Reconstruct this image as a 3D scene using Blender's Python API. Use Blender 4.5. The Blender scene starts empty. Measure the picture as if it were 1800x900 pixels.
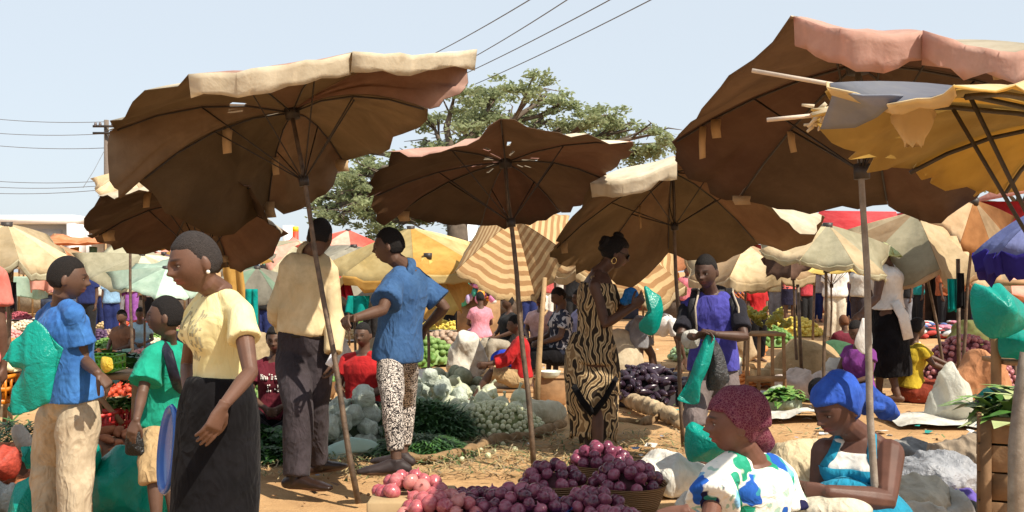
import bpy, bmesh, math, random
import numpy as np
from mathutils import Vector, Matrix
random.seed(7); NR = np.random.default_rng(11)
S = bpy.context.scene
COL = S.collection
R_ = math.radians
# ------------------------------------------------------------------ camera geometry (focal length in photo pixels, eye height in metres)
F, CX, HY, CH = 1800.0, 900.0, 474.0, 1.42
EYE = Vector((0, 0, CH))
def P(px, py, d): return Vector(((px-CX)*d/F, d, CH-(py-HY)*d/F))
def G(px, py): return P(px, py, F*CH/(py-HY))
def at(px, d, z=0.0): return Vector(((px-CX)*d/F, d, z))
def reach(c, px, py, R, s=-1, slack=1.25):
    """point at distance R from joint c in the direction seen at (px,py); s=-1 nearer, +1 farther, 0 closest"""
    dv = P(px, py, 1.0) - EYE
    o = EYE - c
    a = dv.dot(dv); b = 2*o.dot(dv); cc = o.dot(o)-R*R
    t0 = -b/(2*a)
    disc = b*b-4*a*cc
    if s == 0 or disc <= 0:
        p = EYE + dv*t0
        v = p-c
        if v.length > R*slack: p = c + v.normalized()*R*slack
        return p
    return EYE + dv*((-b + s*math.sqrt(disc))/(2*a))
cam = bpy.data.cameras.new('camera'); co = bpy.data.objects.new('camera', cam); COL.objects.link(co)
co.location = EYE; co.rotation_euler = (R_(90), 0, 0)
cam.sensor_width = 36; cam.lens = 36.0; cam.shift_y = (HY-450)/1800.0
cam.clip_start = .1; cam.clip_end = 3000
S.camera = co
# ------------------------------------------------------------------ light
SUN_DIR = Vector((.58, -.47, .88)).normalized()      # towards the sun
el = math.asin(SUN_DIR.z); az = math.atan2(SUN_DIR.x, SUN_DIR.y)
w = bpy.data.worlds.new('World'); S.world = w; w.use_nodes = True
wn = w.node_tree.nodes; wl = w.node_tree.links
sky = wn.new('ShaderNodeTexSky'); sky.sky_type = 'NISHITA'; sky.sun_disc = False
sky.sun_elevation = el; sky.sun_rotation = az
sky.air_density = 1.0; sky.dust_density = 2.0; sky.ozone_density = 1.6; sky.altitude = 300
veil = wn.new('ShaderNodeMix'); veil.data_type = 'RGBA'; veil.inputs[0].default_value = .84      # thin high haze over the whole sky
veil.inputs[7].default_value = (4.1, 4.5, 4.85, 1); wl.new(sky.outputs[0], veil.inputs[6]); wl.new(veil.outputs[2], wn['Background'].inputs[0])
wn['Background'].inputs[1].default_value = .12
sl = bpy.data.lights.new('sun', 'SUN'); sl.energy = 4.7; sl.angle = R_(.55); sl.color = (1, .91, .76)
so = bpy.data.objects.new('sun', sl); COL.objects.link(so)
so.rotation_euler = SUN_DIR.to_track_quat('Z', 'Y').to_euler()
S.view_settings.view_transform = 'Standard'; S.view_settings.look = 'None'
S.view_settings.exposure = 0.66; S.view_settings.gamma = 1.0
S.cycles.max_bounces = 6; S.cycles.transparent_max_bounces = 8
# ------------------------------------------------------------------ materials
class NB:
    def __init__(s, name):
        s.m = bpy.data.materials.new(name); s.m.use_nodes = True
        s.t = s.m.node_tree; s.t.nodes.clear(); s.i = 0
    def n(s, typ, out=0, props=None, **inp):
        x = s.t.nodes.new('ShaderNode'+typ)
        for k, v in (props or {}).items(): setattr(x, k, v)
        for k, v in inp.items():
            key = int(k[1:]) if k[0] == '_' and k[1:].isdigit() else k.replace('_', ' ')
            sock = x.inputs[key]
            if isinstance(v, bpy.types.NodeSocket): s.t.links.new(v, sock)
            else:
                if isinstance(v, (tuple, list)) and len(v) == 3 and sock.type == 'RGBA': v = (*v, 1)
                sock.default_value = v
        return x.outputs[out] if out is not None else x
    def coord(s, scale=(1, 1, 1), kind='Object'):
        c = s.n('TexCoord', out=kind)
        return s.n('Mapping', Vector=c, Scale=scale)
    def noise(s, vec, scale, detail=4, rough=.55, dist=0):
        return s.n('TexNoise', Vector=vec, Scale=scale, Detail=detail, Roughness=rough, Distortion=dist)
    def ramp(s, fac, stops, interp='LINEAR'):
        x = s.t.nodes.new('ShaderNodeValToRGB'); s.t.links.new(fac, x.inputs[0])
        e = x.color_ramp.elements; x.color_ramp.interpolation = interp
        while len(e) < len(stops): e.new(.5)
        for q, (p, c) in zip(e, stops): q.position = p; q.color = (*c, 1) if len(c) == 3 else c
        return x.outputs[0]
    def mix(s, f, a, b, blend='MIX'):
        x = s.t.nodes.new('ShaderNodeMix'); x.data_type = 'RGBA'; x.blend_type = blend
        for k, v in ((0, f), (6, a), (7, b)):
            if isinstance(v, bpy.types.NodeSocket): s.t.links.new(v, x.inputs[k])
            else: x.inputs[k].default_value = (*v, 1) if isinstance(v, (tuple, list)) and len(v) == 3 else v
        return x.outputs[2]
    def math(s, op, a, b=0.0):
        return s.n('Math', props={'operation': op}, _0=a, _1=b)
    def bump(s, h, strength=.3, dist=.01):
        return s.n('Bump', Height=h, Strength=strength, Distance=dist)
    def done(s, color, rough=.8, normal=None, spec=.3, trans=0.0, tcol=None, metal=0, coat=0, sheen=0, alpha=None, emit=None):
        kw = dict(Base_Color=color, Roughness=rough, Metallic=metal)
        b = s.n('BsdfPrincipled', out=None, **kw)
        b.inputs['Specular IOR Level'].default_value = spec
        if coat: b.inputs['Coat Weight'].default_value = coat
        if sheen: b.inputs['Sheen Weight'].default_value = sheen
        if normal is not None: s.t.links.new(normal, b.inputs['Normal'])
        if alpha is not None: b.inputs['Alpha'].default_value = alpha
        o = b.outputs[0]
        if trans:
            kw = dict(Color=tcol if tcol is not None else color)
            t = s.n('BsdfTranslucent', **kw)
            o = s.n('MixShader', _0=trans, _1=o, _2=t)
        out = s.t.nodes.new('ShaderNodeOutputMaterial'); s.t.links.new(o, out.inputs[0])
        return s.m
def dk(c, f): return tuple(min(1, x*f) for x in c)
CACHE = {}
def cloth(name, c, var=.22, scale=9, trans=0.0, rough=.88, fold=.5, c2=None, fscale=16, weave=True, spec=.15):
    if name in CACHE: return CACHE[name]
    b = NB(name); v = b.coord()
    n1 = b.noise(v, scale, 5, .6)
    col = b.ramp(n1, [(.3, dk(c, 1-var)), (.7, c2 or dk(c, 1+var))])
    col = b.mix(1.0, col, b.ramp(b.noise(v, 3.2, 6, .7, .8), [(.32, (.74, .71, .66)), (.6, (1, 1, 1))]), 'MULTIPLY')
    f1 = b.noise(b.n('Mapping', Vector=v, Scale=(1, 1, .6)), fscale*.7, 2, .45, .9)
    r1 = b.math('ABSOLUTE', b.math('SUBTRACT', b.noise(b.n('Mapping', Vector=v, Rotation=(.5, .6, .2), Scale=(1.2, 1, .7)), fscale*.55, 2, .5, .6), .5))
    r2 = b.math('ABSOLUTE', b.math('SUBTRACT', b.noise(b.n('Mapping', Vector=v, Rotation=(-.6, -.5, .4), Scale=(1, 1.2, .6)), fscale*.9, 2, .5, .5), .5))
    h = b.math('ADD', b.math('MULTIPLY', f1, .5), b.math('ADD', b.math('MULTIPLY', r1, -1.3), b.math('MULTIPLY', r2, -.6)))
    if weave:
        h = b.math('ADD', h, b.math('MULTIPLY', b.noise(v, 420, 1), .035))
    m = b.done(col, rough, b.bump(h, min(1, fold*.95), .034), spec, trans, sheen=.04)
    CACHE[name] = m; return m
def plain(name, c, rough=.7, var=.18, scale=14, bump=.3, bscale=40, spec=.35, metal=0, c2=None, trans=0, bd=.006, rnd=0, coat=0):
    if name in CACHE: return CACHE[name]
    b = NB(name); v = b.coord()
    n1 = b.noise(v, scale, 5, .6)
    col = b.ramp(n1, [(.28, dk(c, 1-var)), (.72, c2 or dk(c, 1+var))])
    if rnd:
        r = b.n('ObjectInfo', out='Random')
        col = b.mix(1.0, col, b.ramp(r, [(0, (1-rnd,)*3), (1, (1, 1, 1))]), 'MULTIPLY')
    m = b.done(col, rough, b.bump(b.noise(v, bscale, 4), bump, bd), spec, trans, metal=metal, coat=coat)
    CACHE[name] = m; return m
def skin(name, c):
    if name in CACHE: return CACHE[name]
    b = NB(name); v = b.coord()
    n1 = b.noise(v, 14, 4, .6)
    col = b.ramp(n1, [(.3, dk(c, .82)), (.7, dk(c, 1.15))])
    t = b.n('Attribute', out='Fac', props={'attribute_name': 'tint'})
    col = b.mix(b.math('MAXIMUM', t, 0.0), col, (c[0]*2.1, c[1]*1.15, c[2]*1.5)); col = b.mix(b.math('MAXIMUM', b.math('MULTIPLY', t, -1.0), 0.0), col, (.012, .008, .007))
    m = b.done(col, .52, b.bump(b.noise(v, 160, 3), .15, .003), .35)
    CACHE[name] = m; return m
def plastic(name, c, trans=.3, rough=.32, fold=.8, var=.2, spec=.45, fscale=14):
    if name in CACHE: return CACHE[name]
    b = NB(name); v = b.coord()
    n1 = b.noise(v, 6, 4)
    col = b.ramp(n1, [(.3, dk(c, 1-var)), (.7, dk(c, 1+var))])
    f = b.noise(v, fscale, 4, .6, 2.0); g = b.noise(v, fscale*4, 3, .6, 1.0)
    h = b.math('ADD', f, b.math('MULTIPLY', g, .35))
    m = b.done(col, rough, b.bump(h, fold, .03), spec, trans)
    CACHE[name] = m; return m
# ------------------------------------------------------------------ mesh building
class MB:
    def __init__(s): s.v = []; s.f = []; s.mi = []
    def add(s, vs, fs, mi=0):
        o = len(s.v); s.v += [Vector(x) for x in vs]
        for f in fs: s.f.append(tuple(i+o for i in f)); s.mi.append(mi)
    def box(s, c, size, rot=None, mi=0, jit=0, bev=0):
        sx, sy, sz = (q/2 for q in size)
        if bev:
            b = min(bev, sx*.9, sy*.9, sz*.9); vs = []; idx = {}
            bm = bmesh.new(); bmesh.ops.create_cube(bm, size=1)
            for q in bm.verts: q.co = Vector((q.co.x*2*sx, q.co.y*2*sy, q.co.z*2*sz))
            bmesh.ops.bevel(bm, geom=bm.edges[:], offset=b, segments=1, affect='EDGES')
            bm.verts.index_update()
            vs = [q.co.copy() for q in bm.verts]; fs = [[q.index for q in f.verts] for f in bm.faces]; bm.free()
        else:
            vs = [Vector((x*sx, y*sy, z*sz)) for z in (-1, 1) for y in (-1, 1) for x in (-1, 1)]
            fs = [(0, 2, 3, 1), (4, 5, 7, 6), (0, 1, 5, 4), (2, 6, 7, 3), (0, 4, 6, 2), (1, 3, 7, 5)]
        if jit: vs = [q+Vector((random.uniform(-jit, jit) for _ in range(3))) for q in vs]
        if rot is not None:
            m = rot if isinstance(rot, Matrix) else Matrix.Rotation(rot, 3, 'Z')
            vs = [m @ q for q in vs]
        s.add([q+Vector(c) for q in vs], fs, mi)
    def loft(s, rings, mi=0, cap0=True, cap1=True, closed=True):
        n = len(rings[0]); o = len(s.v)
        for r in rings: s.v += [Vector(q) for q in r]
        m = n if closed else n-1
        for i in range(len(rings)-1):
            for j in range(m):
                k = (j+1) % n
                s.f.append((o+i*n+j, o+i*n+k, o+(i+1)*n+k, o+(i+1)*n+j)); s.mi.append(mi)
        if cap0: s.f.append(tuple(o+j for j in reversed(range(n)))); s.mi.append(mi)
        if cap1: s.f.append(tuple(o+(len(rings)-1)*n+j for j in range(n))); s.mi.append(mi)
    def tube(s, pts, rad, seg=10, lat=None, mi=0, round0=False, round1=False):
        """rad: number, list of numbers or of (a,b); a lies along lat"""
        pts = [Vector(p) for p in pts]; n = len(pts)
        if not isinstance(rad, (list, tuple)): rad = [rad]*n
        rad = [r if isinstance(r, tuple) else (r, r) for r in rad]
        T = []
        for i in range(n):
            t = (pts[min(i+1, n-1)]-pts[max(i-1, 0)])
            T.append(t.normalized() if t.length > 1e-9 else Vector((0, 0, 1)))
        ref = lat if lat is not None else (Vector((1, 0, 0)) if abs(T[0].x) < .8 else Vector((0, 1, 0)))
        rings = []
        def ring(p, t, a, b):
            nonlocal ref
            x = (ref - t*ref.dot(t))
            if x.length < 1e-6: x = t.orthogonal()
            x.normalize(); ref = x if lat is None else lat
            y = t.cross(x)
            return [p + x*(a*math.cos(q*2*math.pi/seg)) + y*(b*math.sin(q*2*math.pi/seg)) for q in range(seg)]
        if round0:
            a, b = rad[0]
            for u in (.97, .8, .45): rings.append(ring(pts[0]-T[0]*min(a, b)*u, T[0], a*math.sqrt(1-u*u), b*math.sqrt(1-u*u)))
        for p, t, (a, b) in zip(pts, T, rad): rings.append(ring(p, t, a, b))
        if round1:
            a, b = rad[-1]
            for u in (.45, .8, .97): rings.append(ring(pts[-1]+T[-1]*min(a, b)*u, T[-1], a*math.sqrt(1-u*u), b*math.sqrt(1-u*u)))
        s.loft(rings, mi)
    def ell(s, c, r, M=None, nu=16, nv=10, mi=0):
        if not isinstance(r, (tuple, list, Vector)): r = (r, r, r)
        rings = []
        for i in range(nv+1):
            a = math.pi*(i+.0001*(i == 0)-.0001*(i == nv))/nv
            rings.append([Vector((r[0]*math.sin(a)*math.cos(q*2*math.pi/nu), r[1]*math.sin(a)*math.sin(q*2*math.pi/nu), -r[2]*math.cos(a))) for q in range(nu)])
        rings = [[(M @ q if M is not None else q)+Vector(c) for q in g] for g in rings]
        s.loft(rings, mi)
    def mesh(s, name='m'):
        me = bpy.data.meshes.new(name); me.from_pydata([tuple(q) for q in s.v], [], s.f)
        me.polygons.foreach_set('material_index', s.mi)
        me.polygons.foreach_set('use_smooth', [True]*len(s.f)); me.update(); return me
WL = {}
def fix_normals(me):
    bm = bmesh.new(); bm.from_mesh(me); bmesh.ops.recalc_face_normals(bm, faces=bm.faces[:]); bm.to_mesh(me); bm.free()
def fuse(mb, voxel, smooth=3, fac=.5):
    """many closed pieces -> one continuous skin"""
    me = mb.mesh('tmp'); fix_normals(me)
    o = bpy.data.objects.new('tmp', me); COL.objects.link(o)
    r = o.modifiers.new('r', 'REMESH'); r.mode = 'VOXEL'; r.voxel_size = voxel; r.use_smooth_shade = True
    if smooth:
        q = o.modifiers.new('s', 'SMOOTH'); q.iterations = smooth; q.factor = fac
    dg = bpy.context.evaluated_depsgraph_get(); dg.update()
    out = bpy.data.meshes.new_from_object(o.evaluated_get(dg))
    bpy.data.objects.remove(o); bpy.data.meshes.remove(me)
    out.polygons.foreach_set('use_smooth', [True]*len(out.polygons))
    return out
def getv(me):
    a = np.empty(len(me.vertices)*3, np.float32); me.vertices.foreach_get('co', a); return a.reshape(-1, 3)
def getn(me):
    a = np.empty(len(me.vertices)*3, np.float32); me.vertices.foreach_get('normal', a); return a.reshape(-1, 3)
def setv(me, a):
    me.vertices.foreach_set('co', a.astype(np.float32).ravel()); me.update()
def waves(v, freq, seed, n=6, warp=.8, stretch=(1, 1, 1)):
    g = np.random.default_rng(seed); out = np.zeros(len(v)); v = v*np.array(stretch)
    for i in range(n):
        k = g.normal(size=3); k *= freq*g.uniform(.6, 1.6)/np.linalg.norm(k)
        k2 = g.normal(size=3); k2 *= freq*.7/np.linalg.norm(k2)
        out += np.sin(v@k+g.uniform(0, 6.28)+warp*np.sin(v@k2+g.uniform(0, 6.28)))
    return out/n**.5
def crumple(me, amp, freq=26, seed=1, stretch=(1, 1, .5), sharp=False):
    v = getv(me); n = getn(me)
    d = waves(v, freq, seed, stretch=stretch)
    if sharp: d = 1-2*np.abs(np.clip(d, -1, 1))
    else: d = .55*d+.6*(1-2*np.abs(np.clip(waves(v, freq*.9, seed+9, 3, 1.2, stretch=(1, 1, .8)), -1, 1)))
    d = d+.2*waves(v, freq*2.1, seed+5, stretch=stretch)
    setv(me, v+n*(amp*(d+.55))[:, None])
def emp(name, loc):
    o = bpy.data.objects.new(name, None); COL.objects.link(o); o.location = loc; o.empty_display_size = .05
    WL[o.name] = Vector(loc); return o
def tag(o, label=None, cat=None, group=None, kind=None):
    for k, v in (('label', label), ('category', cat), ('group', group), ('kind', kind)):
        if v: o[k] = v
    return o
def thing(name, label, cat, loc, group=None, kind=None):
    return tag(emp(name, loc), label, cat, group, kind)
def obj(name, me, mats, parent=None, loc=None):
    """link a mesh given in world coordinates; parent or own origin at loc"""
    if isinstance(me, MB): me = me.mesh(name)
    me.name = name
    if not isinstance(mats, (list, tuple)): mats = [mats]
    for m in mats: me.materials.append(m)
    o = bpy.data.objects.new(name, me); COL.objects.link(o)
    if parent is not None:
        L = WL[parent.name]; o.parent = parent; WL[o.name] = L.copy()
    else:
        if loc is None:
            a = getv(me); loc = Vector(((a[:, 0].min()+a[:, 0].max())/2, (a[:, 1].min()+a[:, 1].max())/2, a[:, 2].min()))
        L = Vector(loc); o.location = L; WL[o.name] = L.copy()
    me.transform(Matrix.Translation(-L)); return o
def solo(name, me, mats, label, cat, group=None, kind=None, loc=None):
    return tag(obj(name, me, mats, None, loc), label, cat, group, kind)
def struct(name, me, mats):
    return tag(obj(name, me, mats), kind='structure')
def dup(o, loc, rot=(0, 0, 0), scale=1.0, label=None):
    c = o.copy(); COL.objects.link(c); c.location = loc; c.rotation_euler = rot
    c.scale = (scale,)*3 if not isinstance(scale, (tuple, list)) else scale
    if label: c['label'] = label
    for ch in o.children:
        k = ch.copy(); COL.objects.link(k); k.parent = c
        for g in ch.children:
            q = g.copy(); COL.objects.link(q); q.parent = k
    return c
def lerp(a, b, t): return a+(b-a)*t
def sm(x, a, b):
    t = np.clip((x-a)/(b-a), 0, 1); return t*t*(3-2*t)
# ================================================================== PEOPLE
def head_mesh(mb, c, hh, M, female=False, grow=0.0, ears=True):
    """head with face: M maps local (x right, y face, z up) to world; hh = chin to crown"""
    k = hh/.235; nu, nv = 72, 52
    rings = []
    for i in range(nv+1):
        a = math.pi*(i+.01*(i == 0)-.01*(i == nv))/nv
        th = np.arange(nu)*2*math.pi/nu
        x = np.sin(a)*np.cos(th); y = np.sin(a)*np.sin(th); z = np.full(nu, -math.cos(a))
        X = x*.074; Y = y*.096; Z = z*.1175
        lo = sm(-z, .05, 1.0)
        X *= 1-.24*lo**1.5
        Y = np.where(y < 0, Y*(1-.42*sm(-z, .15, .9)), Y*(1-.04*lo))
        Y = np.where((y < 0) & (z > -.2), Y*1.06, Y)
        Y = np.where(y > 0, Y*(1-.10*sm(z, .35, 1.0)), Y)
        fr = np.clip(y, 0, 1)**1.5
        g = lambda x0, z0, sx, sz: np.exp(-((x-x0)/sx)**2-((z-z0)/sz)**2)
        Y += fr*(.015*g(0, -.09, .12, .20)+.021*g(0, -.225, .17, .085)+.006*g(0, .06, .12, .12)+.010*(g(.17, -.265, .10, .065)+g(-.17, -.265, .10, .065)))
        Y += fr*.008*(g(.3, .17, .28, .08)+g(-.3, .17, .28, .08)) 
        Y -= fr*.017*(g(.37, .0, .20, .12)+g(-.37, .0, .20, .12))
        Y += fr*(.007*g(0, -.50, .42, .20)+.014*g(0, -.45, .30, .052)+.016*g(0, -.58, .27, .060)-.012*g(0, -.513, .34, .022)-.006*g(0, -.385, .10, .04))
        Y += fr*(.020*g(0, -.84, .42, .16)-.005*g(0, -.68, .3, .05))
        X += np.sign(x)*fr*.004*(g(.62, -.2, .2, .2)+g(-.62, -.2, .2, .2))
        Zl = Z
        pts = np.stack([X, Y, Zl], 1)*k
        if grow: pts = pts*(1+grow/ .1)
        rings.append([M @ Vector(p)+c for p in pts])
    mb.loft(rings)
    if ears and not grow:
        for sx in (-1, 1):
            mb.ell(c+M @ Vector((sx*.0290*k, .0755*k, .0058*k)), (.0165*k, .0105*k, .0068*k), M, 14, 8)
            mb.ell(c+M @ Vector((sx*.0285*k, .0735*k, -.0085*k)), (.0145*k, .0095*k, .0050*k), M, 14, 8)
    if ears:
        for sx in (-1, 1):
            R = M @ Matrix.Rotation(R_(18*sx), 3, 'Z') @ Matrix.Rotation(R_(-12), 3, 'X')
            mb.ell(c+M @ Vector((sx*.075*k, -.012*k, -.012*k)), (.010*k, .019*k, .032*k), R, 10, 8)
def hand_mesh(mb, w, d, pn, side, s, curl=.5, spread=.12):
    """palm, four fingers and a thumb. w wrist, d pointing direction, pn palm normal, side +1 if thumb lies along d x pn"""
    d = d.normalized(); pn = (pn-d*pn.dot(d)).normalized(); u = d.cross(pn).normalized()*side
    L = .088*s
    k = w+d*L
    mb.tube([w-d*.02*s, w, w+d*L*.45, k, k+d*.008*s], [(.024*s, .02*s), (.026*s, .019*s), (.038*s, .016*s), (.041*s, .0145*s), (.034*s, .010*s)], 14, lat=u)
    for j, (o, ln) in enumerate(((.030, .92), (.010, 1.0), (-.010, .95), (-.030, .76))):
        b = w+d*L*.93+u*o*s
        dd = (d+u*o*spread*40*.12).normalized(); pts = [b-d*.03*s, b]; r = [.0085*s, .0092*s]; c0 = curl*(.75+.12*j)
        for q, seg in enumerate((.042, .027, .021)):
            dd = Matrix.Rotation(c0*(.9 if q else .8), 3, u*-side*1.0) @ dd if False else (dd*math.cos(c0)+pn*math.sin(c0)).normalized()
            pnn = pn
            pts.append(pts[-1]+dd*seg*ln*s); r.append((.0088, .0078, .0068)[q]*s)
            c0 = min(c0*1.55+.05, 2.6) if q == 0 else min(c0*1.25, 2.9)
            dd = d
        mb.tube(pts, r, 8, round1=True)
    b = w+d*.028*s+u*.026*s
    t1 = b+(d*.70+u*.62+pn*.25).normalized()*.042*s
    t2 = t1+(d*.85+u*.25+pn*(.25+.5*curl)).normalized()*.032*s
    t3 = t2+(d*.85+pn*(.3+.7*curl)).normalized()*.024*s
    mb.tube([w+d*.012*s, b, t1, t2, t3], [.014*s, .0155*s, .0115*s, .010*s, .008*s], 8, round1=True)
PROF = {'m': ([-.16, -.05, .08, .28, .48, .70, .84, .93, 1.0], [.13, .160, .163, .150, .152, .172, .178, .135, .07], [.085, .112, .112, .103, .105, .120, .108, .082, .06]),
        'f': ([-.16, -.05, .08, .30, .46, .70, .84, .93, 1.0], [.14, .178, .172, .135, .128, .148, .152, .115, .06], [.09, .118, .112, .092, .092, .108, .098, .075, .055])}
def profile(sex, f, s):
    a, w, d = PROF[sex]; return float(np.interp(f, a, w))*s, float(np.interp(f, a, d))*s
ARM = ([0, .12, .5, .92, 1.0, 1.3, 1.7, 2.0], [.052, .050, .044, .037, .037, .038, .030, .025])
LEG = ([0, .15, .5, .9, 1.0, 1.35, 1.75, 2.0], [.084, .082, .071, .055, .053, .053, .038, .034])
def limb_pts(j, f0, f1, n=10):
    """j=(a,b,c); fraction 0..2 along it"""
    out = []
    for i in range(n+1):
        f = lerp(f0, f1, i/n)
        out.append((f, lerp(j[0], j[1], f) if f <= 1 else lerp(j[1], j[2], f-1)))
    return out
def yawv(y): return Vector((-math.sin(R_(y)), math.cos(R_(y)), 0)), Vector((math.cos(R_(y)), math.sin(R_(y)), 0))
class Body: pass
def solve_limb(a, spec, l1, l2):
    def one(c, q, L):
        if isinstance(q, Vector): return c+(q-c).normalized()*L if (q-c).length > L*1.02 or (q-c).length < L*.6 else q
        return reach(c, q[0], q[1], L, q[2] if len(q) > 2 else 0)
    b = one(a, spec[0], l1); return b, one(b, spec[1], l2)
def person(label, s, pv, sc, yaw, head, hh=.235, hy=None, hp=0, hr=0, arms=None, legs=None, sex='m', skincol=(.100, .052, .034),
           vox=.006, pyaw=None, fat=1.0, group=None, hair='short', haircol=(.012, .010, .010), name='person', feet=True, eyes=True, lean=None, shoulder=.172, loc=None, afat=1.0):
    B = Body(); B.s = s; B.pv, B.sc = pv, sc; B.sex = sex; B.yaw = yaw; B.pyaw = yaw if pyaw is None else pyaw; B.fat = fat; B.vox = vox
    B.af = afat*(.88 if sex == 'f' else 1.0)
    fw, rt = yawv(yaw); pf, pr = yawv(B.pyaw); B.fw, B.rt, B.pf, B.pr = fw, rt, pf, pr
    up = (sc-pv).normalized(); B.up = up
    hm = Matrix.Rotation(R_(hy if hy is not None else yaw), 3, 'Z') @ Matrix.Rotation(R_(hr), 3, 'Y') @ Matrix.Rotation(R_(-hp), 3, 'X')
    B.head, B.hm, B.hh = head, hm, hh
    B.sh = {}; B.arm = {}; B.leg = {}; B.hand = {}
    for sd, k in ((1, 'R'), (-1, 'L')):
        B.sh[k] = sc + rt*sd*shoulder*s*(.9 if sex == 'f' else 1) - up*.055*s
        a = (arms or {}).get(k)
        if a is None: a = dict(e=B.sh[k]+Vector((0, 0, -.29*s))+rt*sd*.03*s, w=B.sh[k]+Vector((0, 0, -.54*s))+rt*sd*.03*s+fw*.05*s)
        if 's' in a: B.sh[k] = a['s']
        e, wv = solve_limb(B.sh[k], (a['e'], a['w']), .285*s, .25*s)
        B.arm[k] = (B.sh[k], e, wv)
        hd = a.get('h'); 
        if hd is None: hd = (wv-e).normalized()
        elif not isinstance(hd, Vector): hd = (reach(wv, hd[0], hd[1], .1*s, hd[2] if len(hd) > 2 else 0)-wv)
        B.hand[k] = (wv, hd.normalized(), a.get('pn', -rt*sd), a.get('curl', .45), a.get('thumb', None))
        hip = pv + pr*sd*.092*s - up*.05*s
        l = (legs or {}).get(k)
        if l is None: l = dict(k=hip+Vector((0, 0, -.42*s))+pf*.02*s, a=hip+Vector((0, 0, -.83*s)))
        kn, an = solve_limb(hip, (l['k'], l['a']), .43*s, .41*s)
        B.leg[k] = (hip, kn, an); B.leg[k+'f'] = l.get('f', pf)
    mb = MB()
    tf = [-.16, -.05, .08, .2, .3, .4, .5, .6, .7, .78, .84, .89, .93, .97, 1.0]
    rings = []
    for f in tf: rings.append(tring(B, f, 0))
    mb.loft(rings)
    nd = head+hm @ Vector((0, -.022, -.085))*(hh/.235)
    mb.tube([sc-up*.06*s, sc, lerp(sc, nd, .5), nd, nd+(head-nd)*.3], [.072*s*fat**.5, .062*s*fat**.4, .054*s, .053*s, .052*s], 14, round0=True)
    for sd in 'RL': mb.tube([lerp(sc, nd, .22), lerp(sc, B.sh[sd], .45)+up*.010*s, B.sh[sd]], [.036*s, .044*s, .046*s], 12, round0=True)
    head_mesh(mb, head, hh, hm, sex == 'f')
    for k in 'RL':
        sd = 1 if k == 'R' else -1
        pts = limb_pts(B.arm[k], 0, 2, 14)
        mb.tube([p for f, p in pts], [float(np.interp(f, *ARM))*s*B.af for f, p in pts], 12, round0=True, round1=True)
        w_, d_, pn_, cu_, th_ = B.hand[k]
        hand_mesh(mb, w_, d_, pn_, (th_ if th_ is not None else sd*-1), s, cu_)
        pts = limb_pts(B.leg[k], 0, 2, 14)
        mb.tube([p for f, p in pts], [float(np.interp(f, *LEG))*s*fat**.5 for f, p in pts], 14, round0=True, round1=True)
        if feet:
            a = B.leg[k][2]; ff = B.leg[k+'f'].normalized(); zf = Vector((0, 0, -1))
            hl = a+zf*.045*s-ff*.045*s; lt = ff.cross(Vector((0, 0, 1)))
            mb.tube([hl, a+zf*.035*s+ff*.03*s, a+zf*.05*s+ff*.10*s, a+zf*.058*s+ff*.16*s, a+zf*.062*s+ff*.20*s],
                    [(.030*s, .034*s), (.036*s, .042*s), (.043*s, .030*s), (.046*s, .022*s), (.036*s, .015*s)], 12, lat=lt, round0=True, round1=True)
    me = fuse(mb, vox, 2, .42)
    base = loc if loc is not None else Vector(((B.leg['R'][2].x+B.leg['L'][2].x)/2, (B.leg['R'][2].y+B.leg['L'][2].y)/2, 0))
    v = getv(me).astype(np.float64); L = (v-np.array(head))@np.array(hm)/(hh/.235)
    tint = np.zeros(len(v)); bx, by, bz = L[:, 0], L[:, 1], L[:, 2]; fr = by > .055
    tint += fr*.75*np.exp(-(bx/.026)**4-((bz+.061)/.0125)**4)                     # lips
    tint -= fr*.8*(np.exp(-((np.abs(bx)-.030)/.019)**4-((bz-.0235-.1*(.03-np.abs(bx)))/.0048)**4))  # brows
    tint -= fr*.55*np.exp(-(bx/.026)**4-((bz+.0605)/.0016)**2)
    tint -= fr*.5*np.exp(-((np.abs(bx)-.0285)/.016)**4-((bz-.004)/.0042)**4)
    B.root = thing(name, label, 'person', base, group)
    ta = me.attributes.new('tint', 'FLOAT', 'POINT'); ta.data.foreach_set('value', tint.astype(np.float32))
    B.body = obj('body', me, skin('skin %.3f %.3f' % skincol[:2], skincol), B.root)
    if eyes:
        k = hh/.235
        for sx in (-1, 1):
            e = MB(); c = head+hm @ Vector((sx*.0285*k, .0757*k, -.0022*k))
            e.ell(c, (.0125*k, .008*k, .0058*k), hm, 12, 8)
            e.ell(c+hm @ Vector((0, .0045*k, 0)), (.0060*k, .0048*k, .0054*k), hm, 10, 6, mi=1)
            obj('eye', e, [plain('eye white', (.24, .20, .17), .3, .05), plain('iris', (.012, .007, .005), .2, .05)], B.root)
    if hair: hair_cap(B, hair, haircol)
    return B
def tring(B, f, inf, n=32, hem=None):
    w_, d_ = profile(B.sex, f, B.s); inf = inf*(1-.75*max(0, f-.80)/.2); w_ = w_*B.fat+inf; d_ = d_*B.fat+inf
    c = B.pv+(B.sc-B.pv)*f
    t = min(max(f, 0), 1); x = (B.pr*(1-t)+B.rt*t).normalized(); x = (x-B.up*x.dot(B.up)).normalized()
    y = B.up.cross(x)                                            # forward
    out = []
    for q in range(n):
        a = q*2*math.pi/n; ca, sa = math.cos(a), math.sin(a)
        e = .82
        X = math.copysign(abs(ca)**e, ca)*w_; Y = math.copysign(abs(sa)**e, sa)*d_
        if B.sex == 'f' and Y > 0 and .5 < f < .82:
            k = math.sin((f-.5)/.32*math.pi); Y += k*.042*B.s*math.exp(-((abs(X)-.072*B.s)/(.06*B.s))**2)
        if B.sex == 'f' and Y < 0 and f < .15: Y -= .022*B.s*math.exp(-((f+.03)/.14)**2)
        out.append(c+x*X+y*Y)
    return out
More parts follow.
